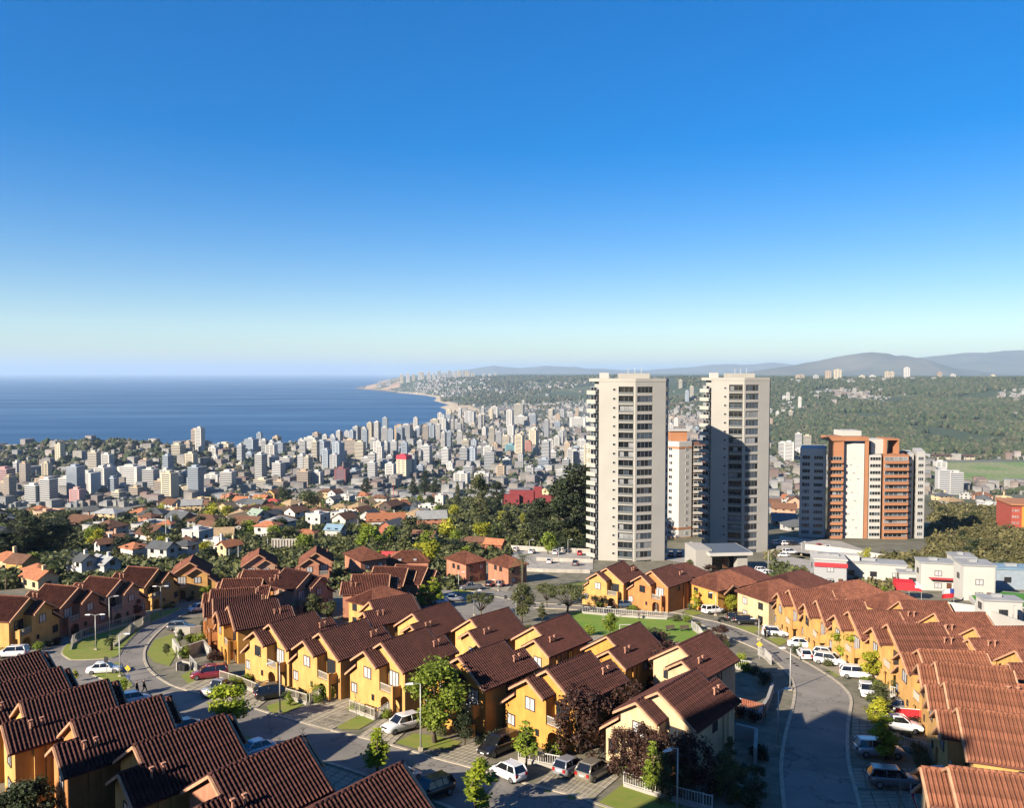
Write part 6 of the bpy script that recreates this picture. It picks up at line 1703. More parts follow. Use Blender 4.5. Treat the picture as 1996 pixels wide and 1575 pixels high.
for k, c in enumerate(CITY): city_place(*c, k)
n = 0; tries = 0
while n < 225 and tries < 9000:
    tries += 1
    r_ = rnd.random()
    if r_ < 0.8: px_ = rnd.uniform(330, 1155); py_ = 812 + 135*rnd.random()**1.2
    elif r_ < 0.9: px_ = rnd.uniform(0, 400); py_ = rnd.uniform(925, 985)
    else: px_ = rnd.uniform(1300, 1560); py_ = rnd.uniform(800, 900)
    p = hp(px_, py_, 6.0); d_ = float(shore(np.array([p.x]), np.array([p.y]))[0])
    if d_ < 40: continue
    if any((p.x-q[0])**2+(p.y-q[1])**2 < (q[2]*0.7+14)**2 for q in CP): continue
    hm = rnd.choice([15,21,27,33,39,45,54]); s = p.y/FPX
    city_place(px_, py_, rnd.uniform(12,21)/s, hm/s, rnd.choice(['white','white','cream','grey','white','bluegrey','tan','white','cream','grey','bluegrey']), n); n += 1
# towers on the far headland and on the ridge
SK = [(783,745,7,14),(795,744,8,15),(806,744,7,11),(818,744,8,16),(824,744,6,14),(836,745,9,14),(846,745,7,11),(856,745,9,15),(866,745,8,12),(876,746,9,15),(886,746,8,12),(895,746,8,14),(905,746,7,15),(911,747,9,13),(922,747,8,8),(740,744,7,8),(757,742,9,6),(943,742,5,6),(955,741,5,5),(966,741,4,6)]
for (x_, y_, w_, h_) in SK:
    Y_ = 8800.0; p = dp(x_, y_, Y_); s = Y_/FPX
    p.z = float(land_z(np.array([p.x]), np.array([p.y]))[0])-2
    far_tower('pale apartment tower on the far headland plateau', p, 0.2, w_*s*0.8, 24, h_*s*0.9+10, rnd.choice(['white','white','cream','grey']), 'fin', 'towers on the far headland')
for (x_, w_, h_, c_) in [(1555,8,8,'tan'),(1563,8,9,'tan'),(1590,9,8,'grey'),(1614,10,16,'tan'),(1632,13,18,'cream'),(1729,8,13,'cream'),(1738,7,13,'cream'),(1767,9,21,'white'),(1831,7,12,'tan'),(1857,8,8,'white'),(1935,6,7,'cream'),(1700,10,6,'white'),(1680,9,6,'cream')]:
    Y_ = 4500.0; p = dp(x_, 745, Y_); s = Y_/FPX; p.z = float(land_z(np.array([p.x]), np.array([p.y]))[0])-2
    far_tower('apartment tower standing on the wooded ridge before the mountains', p, -0.2, w_*s, 22, h_*s+8, c_, 'fin', 'towers on the ridge')
# low roofs, uncountable from here: one mass
def box_field(P, W, D, Hh, R, colw, colr_):
    """arrays -> small hipped houses; returns verts, faces, colours"""
    n = len(P); hw = W/2; hd = D/2
    cs, sn = np.cos(R), np.sin(R)
    V = np.zeros((n, 10, 3)); K = np.zeros((n, 10, 3))
    X = np.array([-1,1,1,-1,-1,1,1,-1,-0.35,0.35]); Yv = np.array([-1,-1,1,1,-1,-1,1,1,0,0])
    lx = X[None]*hw[:,None]; ly = Yv[None]*hd[:,None]
    V[:,:,0] = P[:,0:1]+lx*cs[:,None]-ly*sn[:,None]; V[:,:,1] = P[:,1:2]+lx*sn[:,None]+ly*cs[:,None]
    z = np.stack([P[:,2]-6]*4+[P[:,2]+Hh]*4+[P[:,2]+Hh+np.where(D>9,D*0.05,D*0.22)]*2, 1); V[:,:,2] = z
    K[:,:4] = colw[:,None]; K[:,4:8] = (colw*0.4+colr_*0.6)[:,None]; K[:,8:] = colr_[:,None]
    base = np.array([(0,1,5,4),(1,2,6,5),(2,3,7,6),(3,0,4,7),(4,5,9,8),(6,7,8,9),(5,6,9,9),(7,4,8,8)])
    Fq = (np.arange(n)[:,None,None]*10+base[None]).reshape(-1,4)
    return V.reshape(-1,3), Fq, K.reshape(-1,3)
rng = np.random.default_rng(3)
PALW = np.array([(0.44,0.44,0.43),(0.36,0.35,0.32),(0.30,0.31,0.32),(0.38,0.35,0.31),(0.26,0.22,0.21),(0.50,0.50,0.49)]); PALR = np.array([(0.22,0.13,0.10),(0.14,0.11,0.095),(0.24,0.25,0.26),(0.32,0.32,0.32),(0.18,0.165,0.15),(0.17,0.185,0.20)])
def scatter(n, pxr, pyr, zfun=None, minshore=25):
    px_ = rng.uniform(*pxr, n); py_ = rng.uniform(*pyr, n)
    c, s = math.cos(PITCH), math.sin(PITCH)
    x = (px_-998)/FPX; y = (787.5-py_)/FPX; dy = c+y*s; dz = -s+y*c
    t = (6-CAMZ)/dz; X = x*t; Y = dy*t
    for _ in range(3 if zfun is None else 0):
        pass
    d = shore(X, Y); k = d > minshore
    return X[k], Y[k]
X1, Y1 = scatter(6500, (-60, 1250), (800, 990)); X2, Y2 = scatter(1400, (1250, 1500), (805, 960)); X3, Y3 = scatter(1500, (1500, 2040), (893, 965)); X2 = np.concatenate([X2,X3]); Y2 = np.concatenate([Y2,Y3])
X = np.concatenate([X1,X2]); Y = np.concatenate([Y1,Y2])
field_k = ~((998+FPX*X/Y > 1820) & (Y > 1300) & (Y < 1700)); X = X[field_k]; Y = Y[field_k]
k = Y > 880; X = X[k]; Y = Y[k]
# hillside settlements: white clusters on the far slopes and the headland
def cluster(n, cx, Yc, rx, ry):
    col_ = rng.normal(cx, rx, n); Yy = rng.normal(Yc, ry, n); return (col_-998)/FPX*Yy, Yy
CL = [cluster(500, 850, 7500, 45, 400), cluster(160, 900, 6200, 40, 400), cluster(120, 1010, 6000, 60, 300), cluster(140, 1100, 6300, 40, 150), cluster(380, 1640, 3500, 45, 130), cluster(120, 1540, 3100, 20, 120), cluster(160, 1650, 4250, 90, 80), cluster(300, 1850, 4350, 100, 60), cluster(120, 1985, 3300, 25, 200), cluster(700, 1340, 3000, 45, 280), cluster(300, 1090, 4300, 70, 250)]
X = np.concatenate([X]+[c[0] for c in CL]); Y = np.concatenate([Y]+[c[1] for c in CL])
sd = shore(X, Y); X = X[sd > 25]; Y = Y[sd > 25]
Z = land_z(X, Y); n = len(X)
big = rng.random(n) < 0.12
W = np.where(big, rng.uniform(11,20,n), rng.uniform(5.5,9,n))*(1+Y/14000); D = W*rng.uniform(0.6,0.9,n); Hh = np.where(big, rng.uniform(8,20,n), rng.uniform(3.5,8,n))
V, Fq, K = box_field(np.stack([X,Y,Z],1), W, D, Hh, rng.choice([-0.3,-0.2,1.2,-0.4],n)+rng.normal(0,0.08,n), PALW[rng.integers(0,6,n)]*0.85, PALR[rng.integers(0,6,n)]*0.75)
M_lowroof = mat('city_low_roofs', (0.4,0.35,0.3), 0.9, vcol=True, var=0.15, scale=0.1)
o = link(bpy.data.objects.new('low_city_houses', np_mesh('low_city_houses', V, Fq, M_lowroof, K))); tag(o, 'mass of low roofs spread over the plain and far slopes', 'houses', kind='stuff')
# tree masses: city greenery, the wooded hill by the shore, the forested slopes
ICO = bmesh.new(); bmesh.ops.create_icosphere(ICO, subdivisions=1, radius=1.0); ICO.verts.ensure_lookup_table()
IV = np.array([v.co[:] for v in ICO.verts]); IF = np.array([[v.index for v in f.verts] for f in ICO.faces]); ICO.free()
def crown_field(name, X, Y, R, zs, cols, label, blobs=2):
    n = len(X); Z = land_z(X, Y); Vs = []; Fs = []; Ks = []; off = 0
    for b in range(blobs):
        jit = 1+0.45*(rng.random((n, len(IV)))-0.5)
        r = R*rng.uniform(0.55,1.0,n) if b else R
        cx = X+(rng.normal(0,0.45,n)*R if b else 0); cy = Y+(rng.normal(0,0.45,n)*R if b else 0)
        V = np.stack([cx[:,None]+IV[None,:,0]*r[:,None]*jit, cy[:,None]+IV[None,:,1]*r[:,None]*jit, Z[:,None]+(0.55+0.5*b*rng.random(n))[:,None]*R[:,None]*zs+IV[None,:,2]*r[:,None]*zs*jit], 2)
        Vs.append(V.reshape(-1,3)); Fs.append((np.arange(n)[:,None,None]*len(IV)+IF[None]).reshape(-1,3)+off); off += n*len(IV)
        c = cols[rng.integers(0,len(cols),n)]*rng.uniform(0.7,1.25,(n,1)); Ks.append(np.repeat(c, len(IV), 0))
    me = np_mesh(name, np.concatenate(Vs), np.concatenate(Fs), M_mass, np.concatenate(Ks))
    o = link(bpy.data.objects.new(name, me)); tag(o, label, 'trees', kind='stuff'); return o
M_mass = mat('tree_mass', (0.06,0.08,0.04), 0.95, vcol=True, var=0.3, scale=0.3, bump=0.6, bscale=0.9)
GREEN = np.array([(0.045,0.065,0.03),(0.06,0.075,0.03),(0.035,0.05,0.025),(0.085,0.085,0.04),(0.10,0.09,0.055)])
X, Y = scatter(11000, (-60, 1250), (800, 985)); crown_field('city_trees', X, Y, rng.uniform(3.0,6.0,len(X)), 0.9, GREEN, 'scattered green trees between the city buildings')
X, Y = scatter(3200, (1250, 2040), (860, 965)); kf = ~((998+FPX*X/Y > 1830) & (Y > 1300) & (Y < 1700)); crown_field('valley_trees', X[kf], Y[kf], rng.uniform(3.5,7.5,kf.sum()), 0.85, GREEN, 'scattered green trees on the valley floor')
X = rng.normal(-860, 300, 700); Y = rng.normal(1540, 130, 700); d = shore(X, Y); X = X[d>20]; Y = Y[d>20]; crown_field('shore_hill_trees', X, Y, rng.uniform(4,9,len(X)), 1.1, GREEN*0.9, 'dark trees covering the hill beside the shore')
def hill_scatter(n, lo, hi):
    c = rng.uniform(lo, hi, n); f_ = np.interp(c, *FOOT); t_ = np.interp(c, *TOPY); u = rng.random(n)**1.15
    Yy = f_*0.97+(t_*1.06-f_*0.97)*u; return (c-998)/FPX*Yy, Yy
X, Y = hill_scatter(17000, 1490, 2060); k = fbm(X/260, Y/260, 77) > -0.28; X = X[k]; Y = Y[k]
crown_field('forest', X, Y, rng.uniform(5,9.5,len(X)), 1.25, GREEN*np.array([0.85,0.95,0.9]), 'dense forest covering the slopes beyond the racecourse', 2)
X, Y = hill_scatter(9000, 860, 1490); k = fbm(X/420, Y/420, 78) > -0.12; X = X[k]; Y = Y[k]
crown_field('far_woods', X, Y, rng.uniform(7,13,len(X)), 0.9, GREEN, 'woods on the far hills beyond the city', 1)
# racecourse grandstand and the big low halls
p = hp(1860, 896, 6); t = thing('grandstand', 'long low grandstand with dark roof beyond the green racecourse', 'building', p, rad(-6)); MB().box(-42,42,0,18,0,7).obj('wall', CW['cream'], t); MB().box(-46,46,-5,20,8.5,9.6).obj('roof', ROOFM['brown'], t)
for k in range(9): MB().box(-42+10.4*k,-41.4+10.4*k,-4,-3.4,0,8.4).obj('post', CW['white'], t)
# small sailing boat
p = hp(261, 866, 0.0); s = p.y/FPX
t = thing('sailing_boat', 'tiny white sailing boat out on the bay', 'boat', (p.x, p.y, 0), 0.4)
MB().add([(-6,0,0.9),(-4,-1.5,0.9),(4,-1.3,0.9),(6.5,0,1.1),(4,1.3,0.9),(-4,1.5,0.9),(-4.5,0,-0.4),(5,0,-0.4)],[(0,1,2,3,4,5),(0,6,1),(1,6,7,2),(2,7,3),(3,7,4),(4,7,6,5),(5,6,0)]).obj('hull', M_bwhite, t)
MB().tube([(0.5,0,0.8),(0.5,0,14)], 0.12, 6).obj('mast', M_alu, t)
MB().add([(0.3,0,2),(-5.5,0.4,2),(0.3,0,13.6),(0.3,0.12,2),(-5.5,0.5,2),(0.3,0.12,13.6)],[(0,1,2),(5,4,3),(0,3,4,1),(1,4,5,2),(2,5,3,0)]).obj('mainsail', M_bwhite, t)
MB().add([(0.9,0,1.6),(6,0.2,1.4),(0.8,0,12),(0.9,0.1,1.6),(6,0.3,1.4),(0.8,0.1,12)],[(2,1,0),(3,4,5),(0,1,4,3),(1,2,5,4),(2,0,3,5)]).obj('jib', M_bwhite, t)
# ---------------------------------------------------------------- vehicles
def paint(name, c, metal=0.0): return mat(name, c, 0.28, spec=0.5, metal=metal, coat=0.6)
CARC = {'white': paint('white_car_paint',(0.78,0.78,0.78)), 'silver': paint('silver_car_paint',(0.50,0.51,0.53),0.5), 'black': paint('black_car_paint',(0.012,0.012,0.014)), 'maroon': paint('maroon_car_paint',(0.20,0.02,0.03)),
 'grey': paint('grey_car_paint',(0.16,0.17,0.18),0.4), 'blue': paint('blue_car_paint',(0.10,0.16,0.25),0.3), 'beige': paint('beige_silver_paint',(0.42,0.37,0.28),0.5), 'red': paint('red_car_paint',(0.45,0.02,0.02)), 'ice': paint('pale_blue_car_paint',(0.50,0.58,0.66),0.3)}
M_carglass = mat('car_glass', (0.012,0.014,0.017), 0.05, spec=0.7)
M_tyre = mat('tyre_rubber', (0.02,0.02,0.02), 0.85)
M_rim = mat('alloy_rim', (0.42,0.42,0.43), 0.35, metal=0.7)
M_head = mat('headlamp_lens', (0.75,0.76,0.78), 0.1, spec=0.7)
M_tail = mat('tail_lamp_lens', (0.35,0.015,0.015), 0.2, spec=0.6)
M_plate = mat('number_plate', (0.75,0.75,0.72), 0.5)
M_trim = mat('black_trim', (0.02,0.02,0.022), 0.6)
# profile: length, width, height, belt height, hood height, windscreen base/top, roof rear, rear base (x from front=+L/2), tail height, ground clearance
TYPES = {'hatch':(3.75,1.66,1.50,0.92,0.88,0.95,0.25,-1.45,-1.80,0.95,0.17),'sedan':(4.50,1.75,1.45,0.92,0.85,0.95,0.25,-1.05,-1.65,0.95,0.16),'suv':(4.55,1.84,1.68,1.04,1.02,1.05,0.35,-1.85,-2.18,1.05,0.22),
 'van':(4.75,1.90,1.76,1.04,0.98,1.35,0.55,-2.0,-2.30,1.05,0.18),'wagon':(4.65,1.80,1.50,0.94,0.88,0.95,0.25,-1.75,-2.20,0.95,0.17),'pickup':(5.1,1.84,1.76,1.08,1.04,1.15,0.55,-0.45,-0.75,1.08,0.25),'cuv':(4.35,1.79,1.60,0.99,0.95,0.98,0.28,-1.55,-2.05,1.0,0.2)}
def car_meshes(tp):
    L,W,H,belt,hood,wb,wt,rr,rb,tail,gc = TYPES[tp]; hl = L/2; hw = W/2
    def mk():
        out = {}
        # lower body: stations from tail to nose, rounded section
        st = [(-hl,0.80,gc+0.22,tail-0.22),(-hl+0.10,0.93,gc+0.06,tail-0.05),(-hl+0.35,0.99,gc,tail),(rb+0.05 if rb > -hl+0.4 else -hl+0.42,1.0,gc,belt),(0,1.0,gc,belt),(wb,1.0,gc,belt-0.01),(wb+0.25,0.99,gc,hood+0.01),(hl-0.45,0.97,gc,hood-0.10),(hl-0.12,0.90,gc+0.05,hood-0.22),(hl,0.74,gc+0.18,hood-0.36)]
        V = []; Fc = []; n = 12
        for (x,k,zb,zt) in st:
            w = hw*k; m = zb+(zt-zb)*0.55
            V += [(x,-w*0.86,zb),(x,-w*0.97,zb+0.10),(x,-w,m),(x,-w*0.975,zt-0.12),(x,-w*0.90,zt-0.02),(x,-w*0.5,zt+0.015),(x,w*0.5,zt+0.015),(x,w*0.90,zt-0.02),(x,w*0.975,zt-0.12),(x,w,m),(x,w*0.97,zb+0.10),(x,w*0.86,zb)]
        for i in range(len(st)-1):
            for j in range(n):
                Fc.append((i*n+j,(i+1)*n+j,(i+1)*n+(j+1)%n,i*n+(j+1)%n))
        Fc.append(tuple(range(n))); Fc.append(tuple((len(st)-1)*n+j for j in range(n))[::-1])
        mb = MB(); mb.add(V,Fc)
        # roof panel and pillars
        cw = hw*0.90; rw = hw*0.72; zr = H-0.05
        base = {'fl':(wb,cw,belt-0.02),'rl':(rb,cw,belt-0.02)}; top = {'fl':(wt,rw,zr),'rl':(rr,rw,zr)}
        if tp == 'pickup':
            mb.box(-hl+0.12,rb-0.08,-hw*0.84,hw*0.84,belt+0.0,belt+0.03)
        def pillar(a,b,w=0.06):
            mb.tube([a,b],[w,w],5)
        for s in (-1,1):
            pillar((wb,s*cw,belt-0.03),(wt,s*rw,zr),0.045); pillar((rb,s*cw,belt-0.03),(rr,s*rw,zr),0.085)
            xm = (wt+rr)/2-0.05; pillar((xm-0.05,s*(cw+0.0),belt-0.03),(xm,s*rw,zr),0.04)
            pillar((wt,s*rw,zr),(rr,s*rw,zr),0.055)
        out['body'] = mb.mesh('body', smooth=True)
        out['roof'] = MB().hexa([(rr-0.02,-rw,zr-0.02),(wt+0.02,-rw,zr-0.02),(wt+0.02,rw,zr-0.02),(rr-0.02,rw,zr-0.02),(rr+0.12,-rw*0.86,H),(wt-0.16,-rw*0.86,H),(wt-0.16,rw*0.86,H),(rr+0.12,rw*0.86,H)]).mesh('roof')
        e = 0.012
        out['windscreen'] = MB().hexa([(wb-0.1,-cw+0.05,belt),(wb,-cw+0.05,belt),(wb,cw-0.05,belt),(wb-0.1,cw-0.05,belt),(wt-0.1,-rw+0.04,zr-0.03),(wt,-rw+0.04,zr-0.03),(wt,rw-0.04,zr-0.03),(wt-0.1,rw-0.04,zr-0.03)]).mesh('windscreen')
        out['rear_window'] = MB().hexa([(rb,-cw+0.07,belt),(rb+0.1,-cw+0.07,belt),(rb+0.1,cw-0.07,belt),(rb,cw-0.07,belt),(rr,-rw+0.06,zr-0.04),(rr+0.1,-rw+0.06,zr-0.04),(rr+0.1,rw-0.06,zr-0.04),(rr,rw-0.06,zr-0.04)]).mesh('rear_window')
        for s,nm in ((-1,'side_glass_r'),(1,'side_glass_l')):
            yb = s*cw; yt = s*rw; i_ = -s*0.08
            out[nm] = MB().hexa([(rb+0.12,yb+i_,belt),(wb-0.12,yb+i_,belt),(wb-0.12,yb,belt),(rb+0.12,yb,belt),(rr+0.06,yt+i_,zr-0.04),(wt-0.04,yt+i_,zr-0.04),(wt-0.04,yt,zr-0.04),(rr+0.06,yt,zr-0.04)]).mesh('side_window')
        R = 0.34 if H > 1.6 else 0.30
        tw = MB(); n = 18; prof = [(0.62*R,0.10),(0.94*R,0.10),(R,0.05),(R,-0.05),(0.94*R,-0.10),(0.62*R,-0.10)]
        V = []; Fc = []
        for k in range(n):
            a = 2*math.pi*k/n
            V += [(r*math.cos(a), y, r*math.sin(a)) for r,y in prof]
        m = len(prof)
        for k in range(n):
            for j in range(m-1): Fc.append((k*m+j,k*m+j+1,((k+1)%n)*m+j+1,((k+1)%n)*m+j))
        tw.add(V,Fc); out['tyre'] = tw.mesh('tyre', smooth=True)
        rm = MB()
        for k in range(5):
            a = 2*math.pi*k/5; c_,s_ = math.cos(a),math.sin(a); q = 0.07
            rm.hexa([(-s_*q,-0.08,c_*q),(s_*q,-0.08,-c_*q),(c_*0.62*R+s_*q,-0.08,s_*0.62*R-c_*q),(c_*0.62*R-s_*q,-0.08,s_*0.62*R+c_*q),(-s_*q,0.085,c_*q),(s_*q,0.085,-c_*q),(c_*0.62*R+s_*q,0.085,s_*0.62*R-c_*q),(c_*0.62*R-s_*q,0.085,s_*0.62*R+c_*q)])
        rm.tube([(0,-0.075,0),(0,0.075,0)],0.60*R,14); out['rim'] = rm.mesh('rim')
        out['headlight'] = MB().hexa([(hl-0.30,-0.22,hood-0.40),(hl-0.02,-0.16,hood-0.40),(hl-0.05,0.16,hood-0.38),(hl-0.30,0.2,hood-0.38),(hl-0.34,-0.2,hood-0.22),(hl-0.13,-0.14,hood-0.25),(hl-0.15,0.14,hood-0.24),(hl-0.34,0.18,hood-0.2)]).mesh('headlight')
        th = tail if tp != 'pickup' else tail-0.1
        out['taillight'] = MB().box(-hl-0.01,-hl+0.22,-0.14,0.14,th-0.38,th-0.10).mesh('tail_light')
        out['plate'] = MB().box(-0.015,0.015,-0.24,0.24,0,0.12).mesh('number_plate')
        out['mirror'] = MB().box(-0.07,0.07,-0.09,0.09,0,0.14).mesh('mirror')
        out['grille'] = MB().box(-0.03,0.03,-0.5,0.5,0,0.16).mesh('grille')
        out['R'] = R
        return out
    return cached(('car',tp), mk)
CARG = 'vehicles parked on the estate'
def car(tp, col, label, loc, az, group=CARG, pitch=None, cat='car', name=None):
    """az: heading angle, 0 = nose away from the camera, 90 = nose to the right"""
    M = car_meshes(tp); L,W,H,belt,hood,wb,wt,rr,rb,tail,gc = TYPES[tp]; hl = L/2; hw = W/2
    nm = name or {'hatch':'hatchback','sedan':'sedan','suv':'suv','van':'minivan','wagon':'estate_car','pickup':'pickup_truck','cuv':'crossover_car'}[tp]
    rz = math.pi/2-rad(az)
    t = thing(nm, label, cat, loc, 0, group)
    # stand on the slope
    nrm = Vector((0, GS, 1)).normalized(); fw = Vector((math.cos(rz), math.sin(rz), 0)); fw = (fw - nrm*fw.dot(nrm)).normalized(); lf = nrm.cross(fw)
    if pitch == 0: nrm = Vector((0,0,1)); fw = Vector((math.cos(rz), math.sin(rz), 0)); lf = nrm.cross(fw)
    m4 = Matrix((( fw.x, lf.x, nrm.x),(fw.y, lf.y, nrm.y),(fw.z, lf.z, nrm.z))).to_4x4(); t.rotation_euler = m4.to_euler()
    c = CARC[col]
    put('body', M['body'], t, c); put('roof', M['roof'], t, c)
    for k in ('windscreen','rear_window','side_glass_l','side_glass_r'): put('window' if 'side' in k else k, M[k], t, M_carglass)
    fx = hl-0.82 if tp != 'hatch' else hl-0.66; rx = -hl+0.80 if tp != 'hatch' else -hl+0.6
    for x in (fx, rx):
        for s in (-1,1):
            w_ = put('wheel', M['tyre'], t, M_tyre, (x, s*(hw-0.085), M['R'])); put('rim', M['rim'], w_, M_rim)
    for s in (-1,1):
        put('headlight', M['headlight'], t, M_head, (0.015, s*(hw*0.66), 0)); put('tail_light', M['taillight'], t, M_tail, (0, s*(hw*0.70), 0)); put('mirror', M['mirror'], t, c, (wb-0.2, s*(hw+0.06), belt-0.02))
    put('number_plate', M['plate'], t, M_plate, (-hl-0.012, 0, 0.62)); put('number_plate', M['plate'], t, M_plate, (hl+0.012, 0, 0.42)); put('grille', M['grille'], t, M_trim, (hl-0.02, 0, hood-0.36 if tp != 'van' else hood-0.38))
    return t
# (type, colour, label, pixel of the middle of the car on the ground, heading)
CARS = [
 ('sedan','white','white sedan parked on the sign island at the junction',204,1312,76),('hatch','white','white hatchback behind the shaded roof near the two walkers',262,1372,50),('van','maroon','maroon minivan on the paved drive below the terraced walls',408,1322,250),
 ('pickup','silver','small silver pickup with its tail towards the kerb beside the maroon minivan',427,1352,18),('van','black','dark wagon with tail to the street by the curved fence',534,1360,60),('suv','white','white car with its nose to the kerb behind the big leafy tree',783,1424,228),
 ('van','black','black minivan with shining front on the drive beside the orange house',972,1466,222),('hatch','white','small white hatchback standing on the street kerb',990,1516,-42),('hatch','silver','silver hatchback next to the beige crossover',1112,1506,40),('cuv','beige','beige silver crossover next to the silver hatchback',1160,1514,40),
 ('sedan','ice','pale blue sedan between the dark roofs by the kerb',492,1474,222),('sedan','blue','blue car half hidden behind the shaded dark roof',352,1430,225),('hatch','ice','pale blue hatchback behind the corner roof beside the black car',783,1526,42),('suv','black','black car in deep shadow by the kerb',838,1556,225),
 ('suv','white','white sport utility car by the park lane under the yellow hipped house',1390,1196,68),('suv','black','black car nearer the motorcycle on the street of white cars',1442,1212,100),('suv','black','black car overlapping the other black car on the street of white cars',1456,1217,100),('cuv','white','white coupe like car beside the standing man',1511,1240,108),
 ('sedan','white','white sedan on the drive of the cream yellow houses before the cream houses',1564,1262,110),('hatch','white','white hatchback with its tail to the street beside a lamp post',1568,1283,8),('suv','white','white crossover half under the large yellow green tree',1620,1296,128),('hatch','white','white car tucked behind the crossover under the large tree',1612,1282,128),('suv','white','white sport utility car below the large yellow green tree',1672,1322,106),
 ('hatch','white','white hatchback behind the thin leafed tree on the street of white cars',1690,1356,200),('cuv','white','white car behind the light green trees below the red banner',1756,1424,110),('sedan','grey','dark car in the shade under the white railing',1765,1388,112),('suv','silver','big silver utility car with roof rails in the shade',1714,1474,98),('suv','grey','grey sport utility car in the shade beside the portable toilet',1745,1534,102),
 ('hatch','white','white hatchback at the upper end of the curving street',384,1192,215),('wagon','grey','grey car on the terraced drive at the bend',353,1228,80),('hatch','grey','small dark car behind the grey car at the bend',362,1238,80),('suv','white','white utility car parked on the island lane',22,1281,260),('hatch','black','black car under the yellow green bush tree',66,1247,100),
 ('sedan','blue','blue car in the shade before the crimson tree',228,1203,100),('wagon','blue','blue estate car behind the crimson tree',292,1182,80),('hatch','silver','covered silver car in the paved court of the island lane',136,1219,100),('hatch','black','black car in the dark courtyard beside the ochre house',373,1163,80),('hatch','blue','dark blue car in the dark courtyard beside the ochre house',385,1158,80),
 ('pickup','grey','grey green pickup truck on the upper street corner',918,1150,258),('suv','silver','silver car nose to the house left of the grey green pickup',876,1138,10),('hatch','black','black car right of the grey green pickup',955,1143,10),('hatch','grey','dark car beside the palm on the upper street',975,1143,10),('sedan','silver','silver grey car in the shade on the upper street',884,1172,75),('hatch','ice','bluish car behind the two slender green trees',858,1178,75),
 ('hatch','blue','dark blue car before the orange arched house by the park',1219,1184,75),('hatch','black','black car beside the dark blue car by the orange arched house',1236,1181,75),('hatch','red','red car under the leaves beside the orange arched house',1228,1177,75)]
for (tp, c_, lab, x_, y_, az_) in CARS: car(tp, c_, lab, gp(x_, y_, 0.11), az_)
for (tp, c_, lab, x_, y_, az_) in [('sedan','white','white sedan by the back wall of the car park under the dark grove',1037,1079,15),('suv','white','white car by the car park lamp posts',1083,1081,10),('hatch','red','dark red car by the back wall of the car park',1130,1082,5),('hatch','white','white car in front of the low car park wall',1071,1098,8),('sedan','grey','dark car in front of the low car park wall',1122,1102,10),('hatch','white','white car at the far corner of the car park',1006,1075,15),
   ('suv','black','black car left of the white mid block door',1308,1085,10),('suv','black','black car right of its twin near the white mid block',1324,1085,10),('hatch','red','red car on the parking deck below the orange block',1596,1068,10),('hatch','white','white car right beside the red car on the parking deck',1612,1070,12),('suv','white','white car parked in a row by the shaded tower',1516,1062,70),('suv','white','white car parked in a row by the shaded tower',1532,1063,70),('suv','black','dark car ending the row by the shaded tower',1546,1063,70),
   ('van','white','white van on the ramp by the shaded tower',1540,1080,75),('sedan','white','white car on the ramp below the white van',1526,1086,75),('hatch','white','white car at the deck edge above the grey panelled building',1616,1088,10),('hatch','silver','silver car at the deck edge above the grey panelled building',1632,1090,10),('hatch','white','white car at the foot of the shaded tower',1486,1116,85),('sedan','white','white car near the lamp before the shaded tower',1500,1122,85)]:
    car(tp, c_, lab, gp(x_, y_, 0.14), az_, 'cars around the towers')
# motorcycle
p = gp(1408, 1212, 0.1); t = thing('motorcycle', 'dark motorcycle on the verge beside the black cars', 'motorcycle', p, rad(20), None)
wm = cached('mcw', lambda: MB().tube([(0,-0.07,0),(0,0.07,0)],0.31,16).mesh('wheel'))
put('wheel', wm, t, M_tyre, (0.68,0,0.31)); put('wheel', wm, t, M_tyre, (-0.68,0,0.31))
MB().hexa([(-0.35,-0.14,0.35),(0.35,-0.14,0.35),(0.35,0.14,0.35),(-0.35,0.14,0.35),(-0.3,-0.12,0.72),(0.4,-0.12,0.8),(0.4,0.12,0.8),(-0.3,0.12,0.72)]).obj('engine', M_trim, t); MB().hexa([(-0.9,-0.1,0.78),(0,-0.14,0.74),(0,0.14,0.74),(-0.9,0.1,0.78),(-0.85,-0.08,0.9),(0,-0.12,0.84),(0,0.12,0.84),(-0.85,0.08,0.9)]).obj('seat', M_trim, t)
MB().tube([(0.68,0,0.31),(0.42,0,1.05)],0.04,6).obj('fork', M_alu, t); MB().tube([(0.4,-0.36,1.08),(0.44,0,1.02),(0.4,0.36,1.08)],0.025,6).obj('handlebar', M_trim, t)
# ---------------------------------------------------------------- street furniture, fences, people, small things
M_pole = mat('galvanised_pole', (0.50,0.50,0.48), 0.5, metal=0.3)
M_lamp = mat('lamp_head_cover', (0.72,0.72,0.70), 0.4)
def lamp_post(label, px, py, hpx, arm_az, double=False, group='street lamps'):
    p = gp(px, py, 0.1); h = hpx*p.y/FPX/0.94
    t = thing('street_lamp', label, 'lamp', p, math.pi/2-rad(arm_az), group)
    MB().tube([(0,0,-0.3),(0,0,h)], [0.085,0.05], 8).obj('pole', M_pole, t, smooth=True)
    MB().box(-0.2,0.2,-0.2,0.2,-0.2,0.28).obj('footing', M_kerb, t)
    for s in ((1,-1) if double else (1,)):
        MB().tube([(0,0,h-0.05),(s*0.5,0,h+0.12),(s*0.9,0,h+0.12)], 0.035, 6).obj('arm', M_pole, t)
        MB().hexa([(s*0.7,-0.16,h+0.04),(s*1.5,-0.10,h+0.06),(s*1.5,0.10,h+0.06),(s*0.7,0.16,h+0.04),(s*0.75,-0.12,h+0.2),(s*1.42,-0.07,h+0.17),(s*1.42,0.07,h+0.17),(s*0.75,0.12,h+0.2)][::1 if s > 0 else 1]).obj('lamp_head', M_lamp, t)
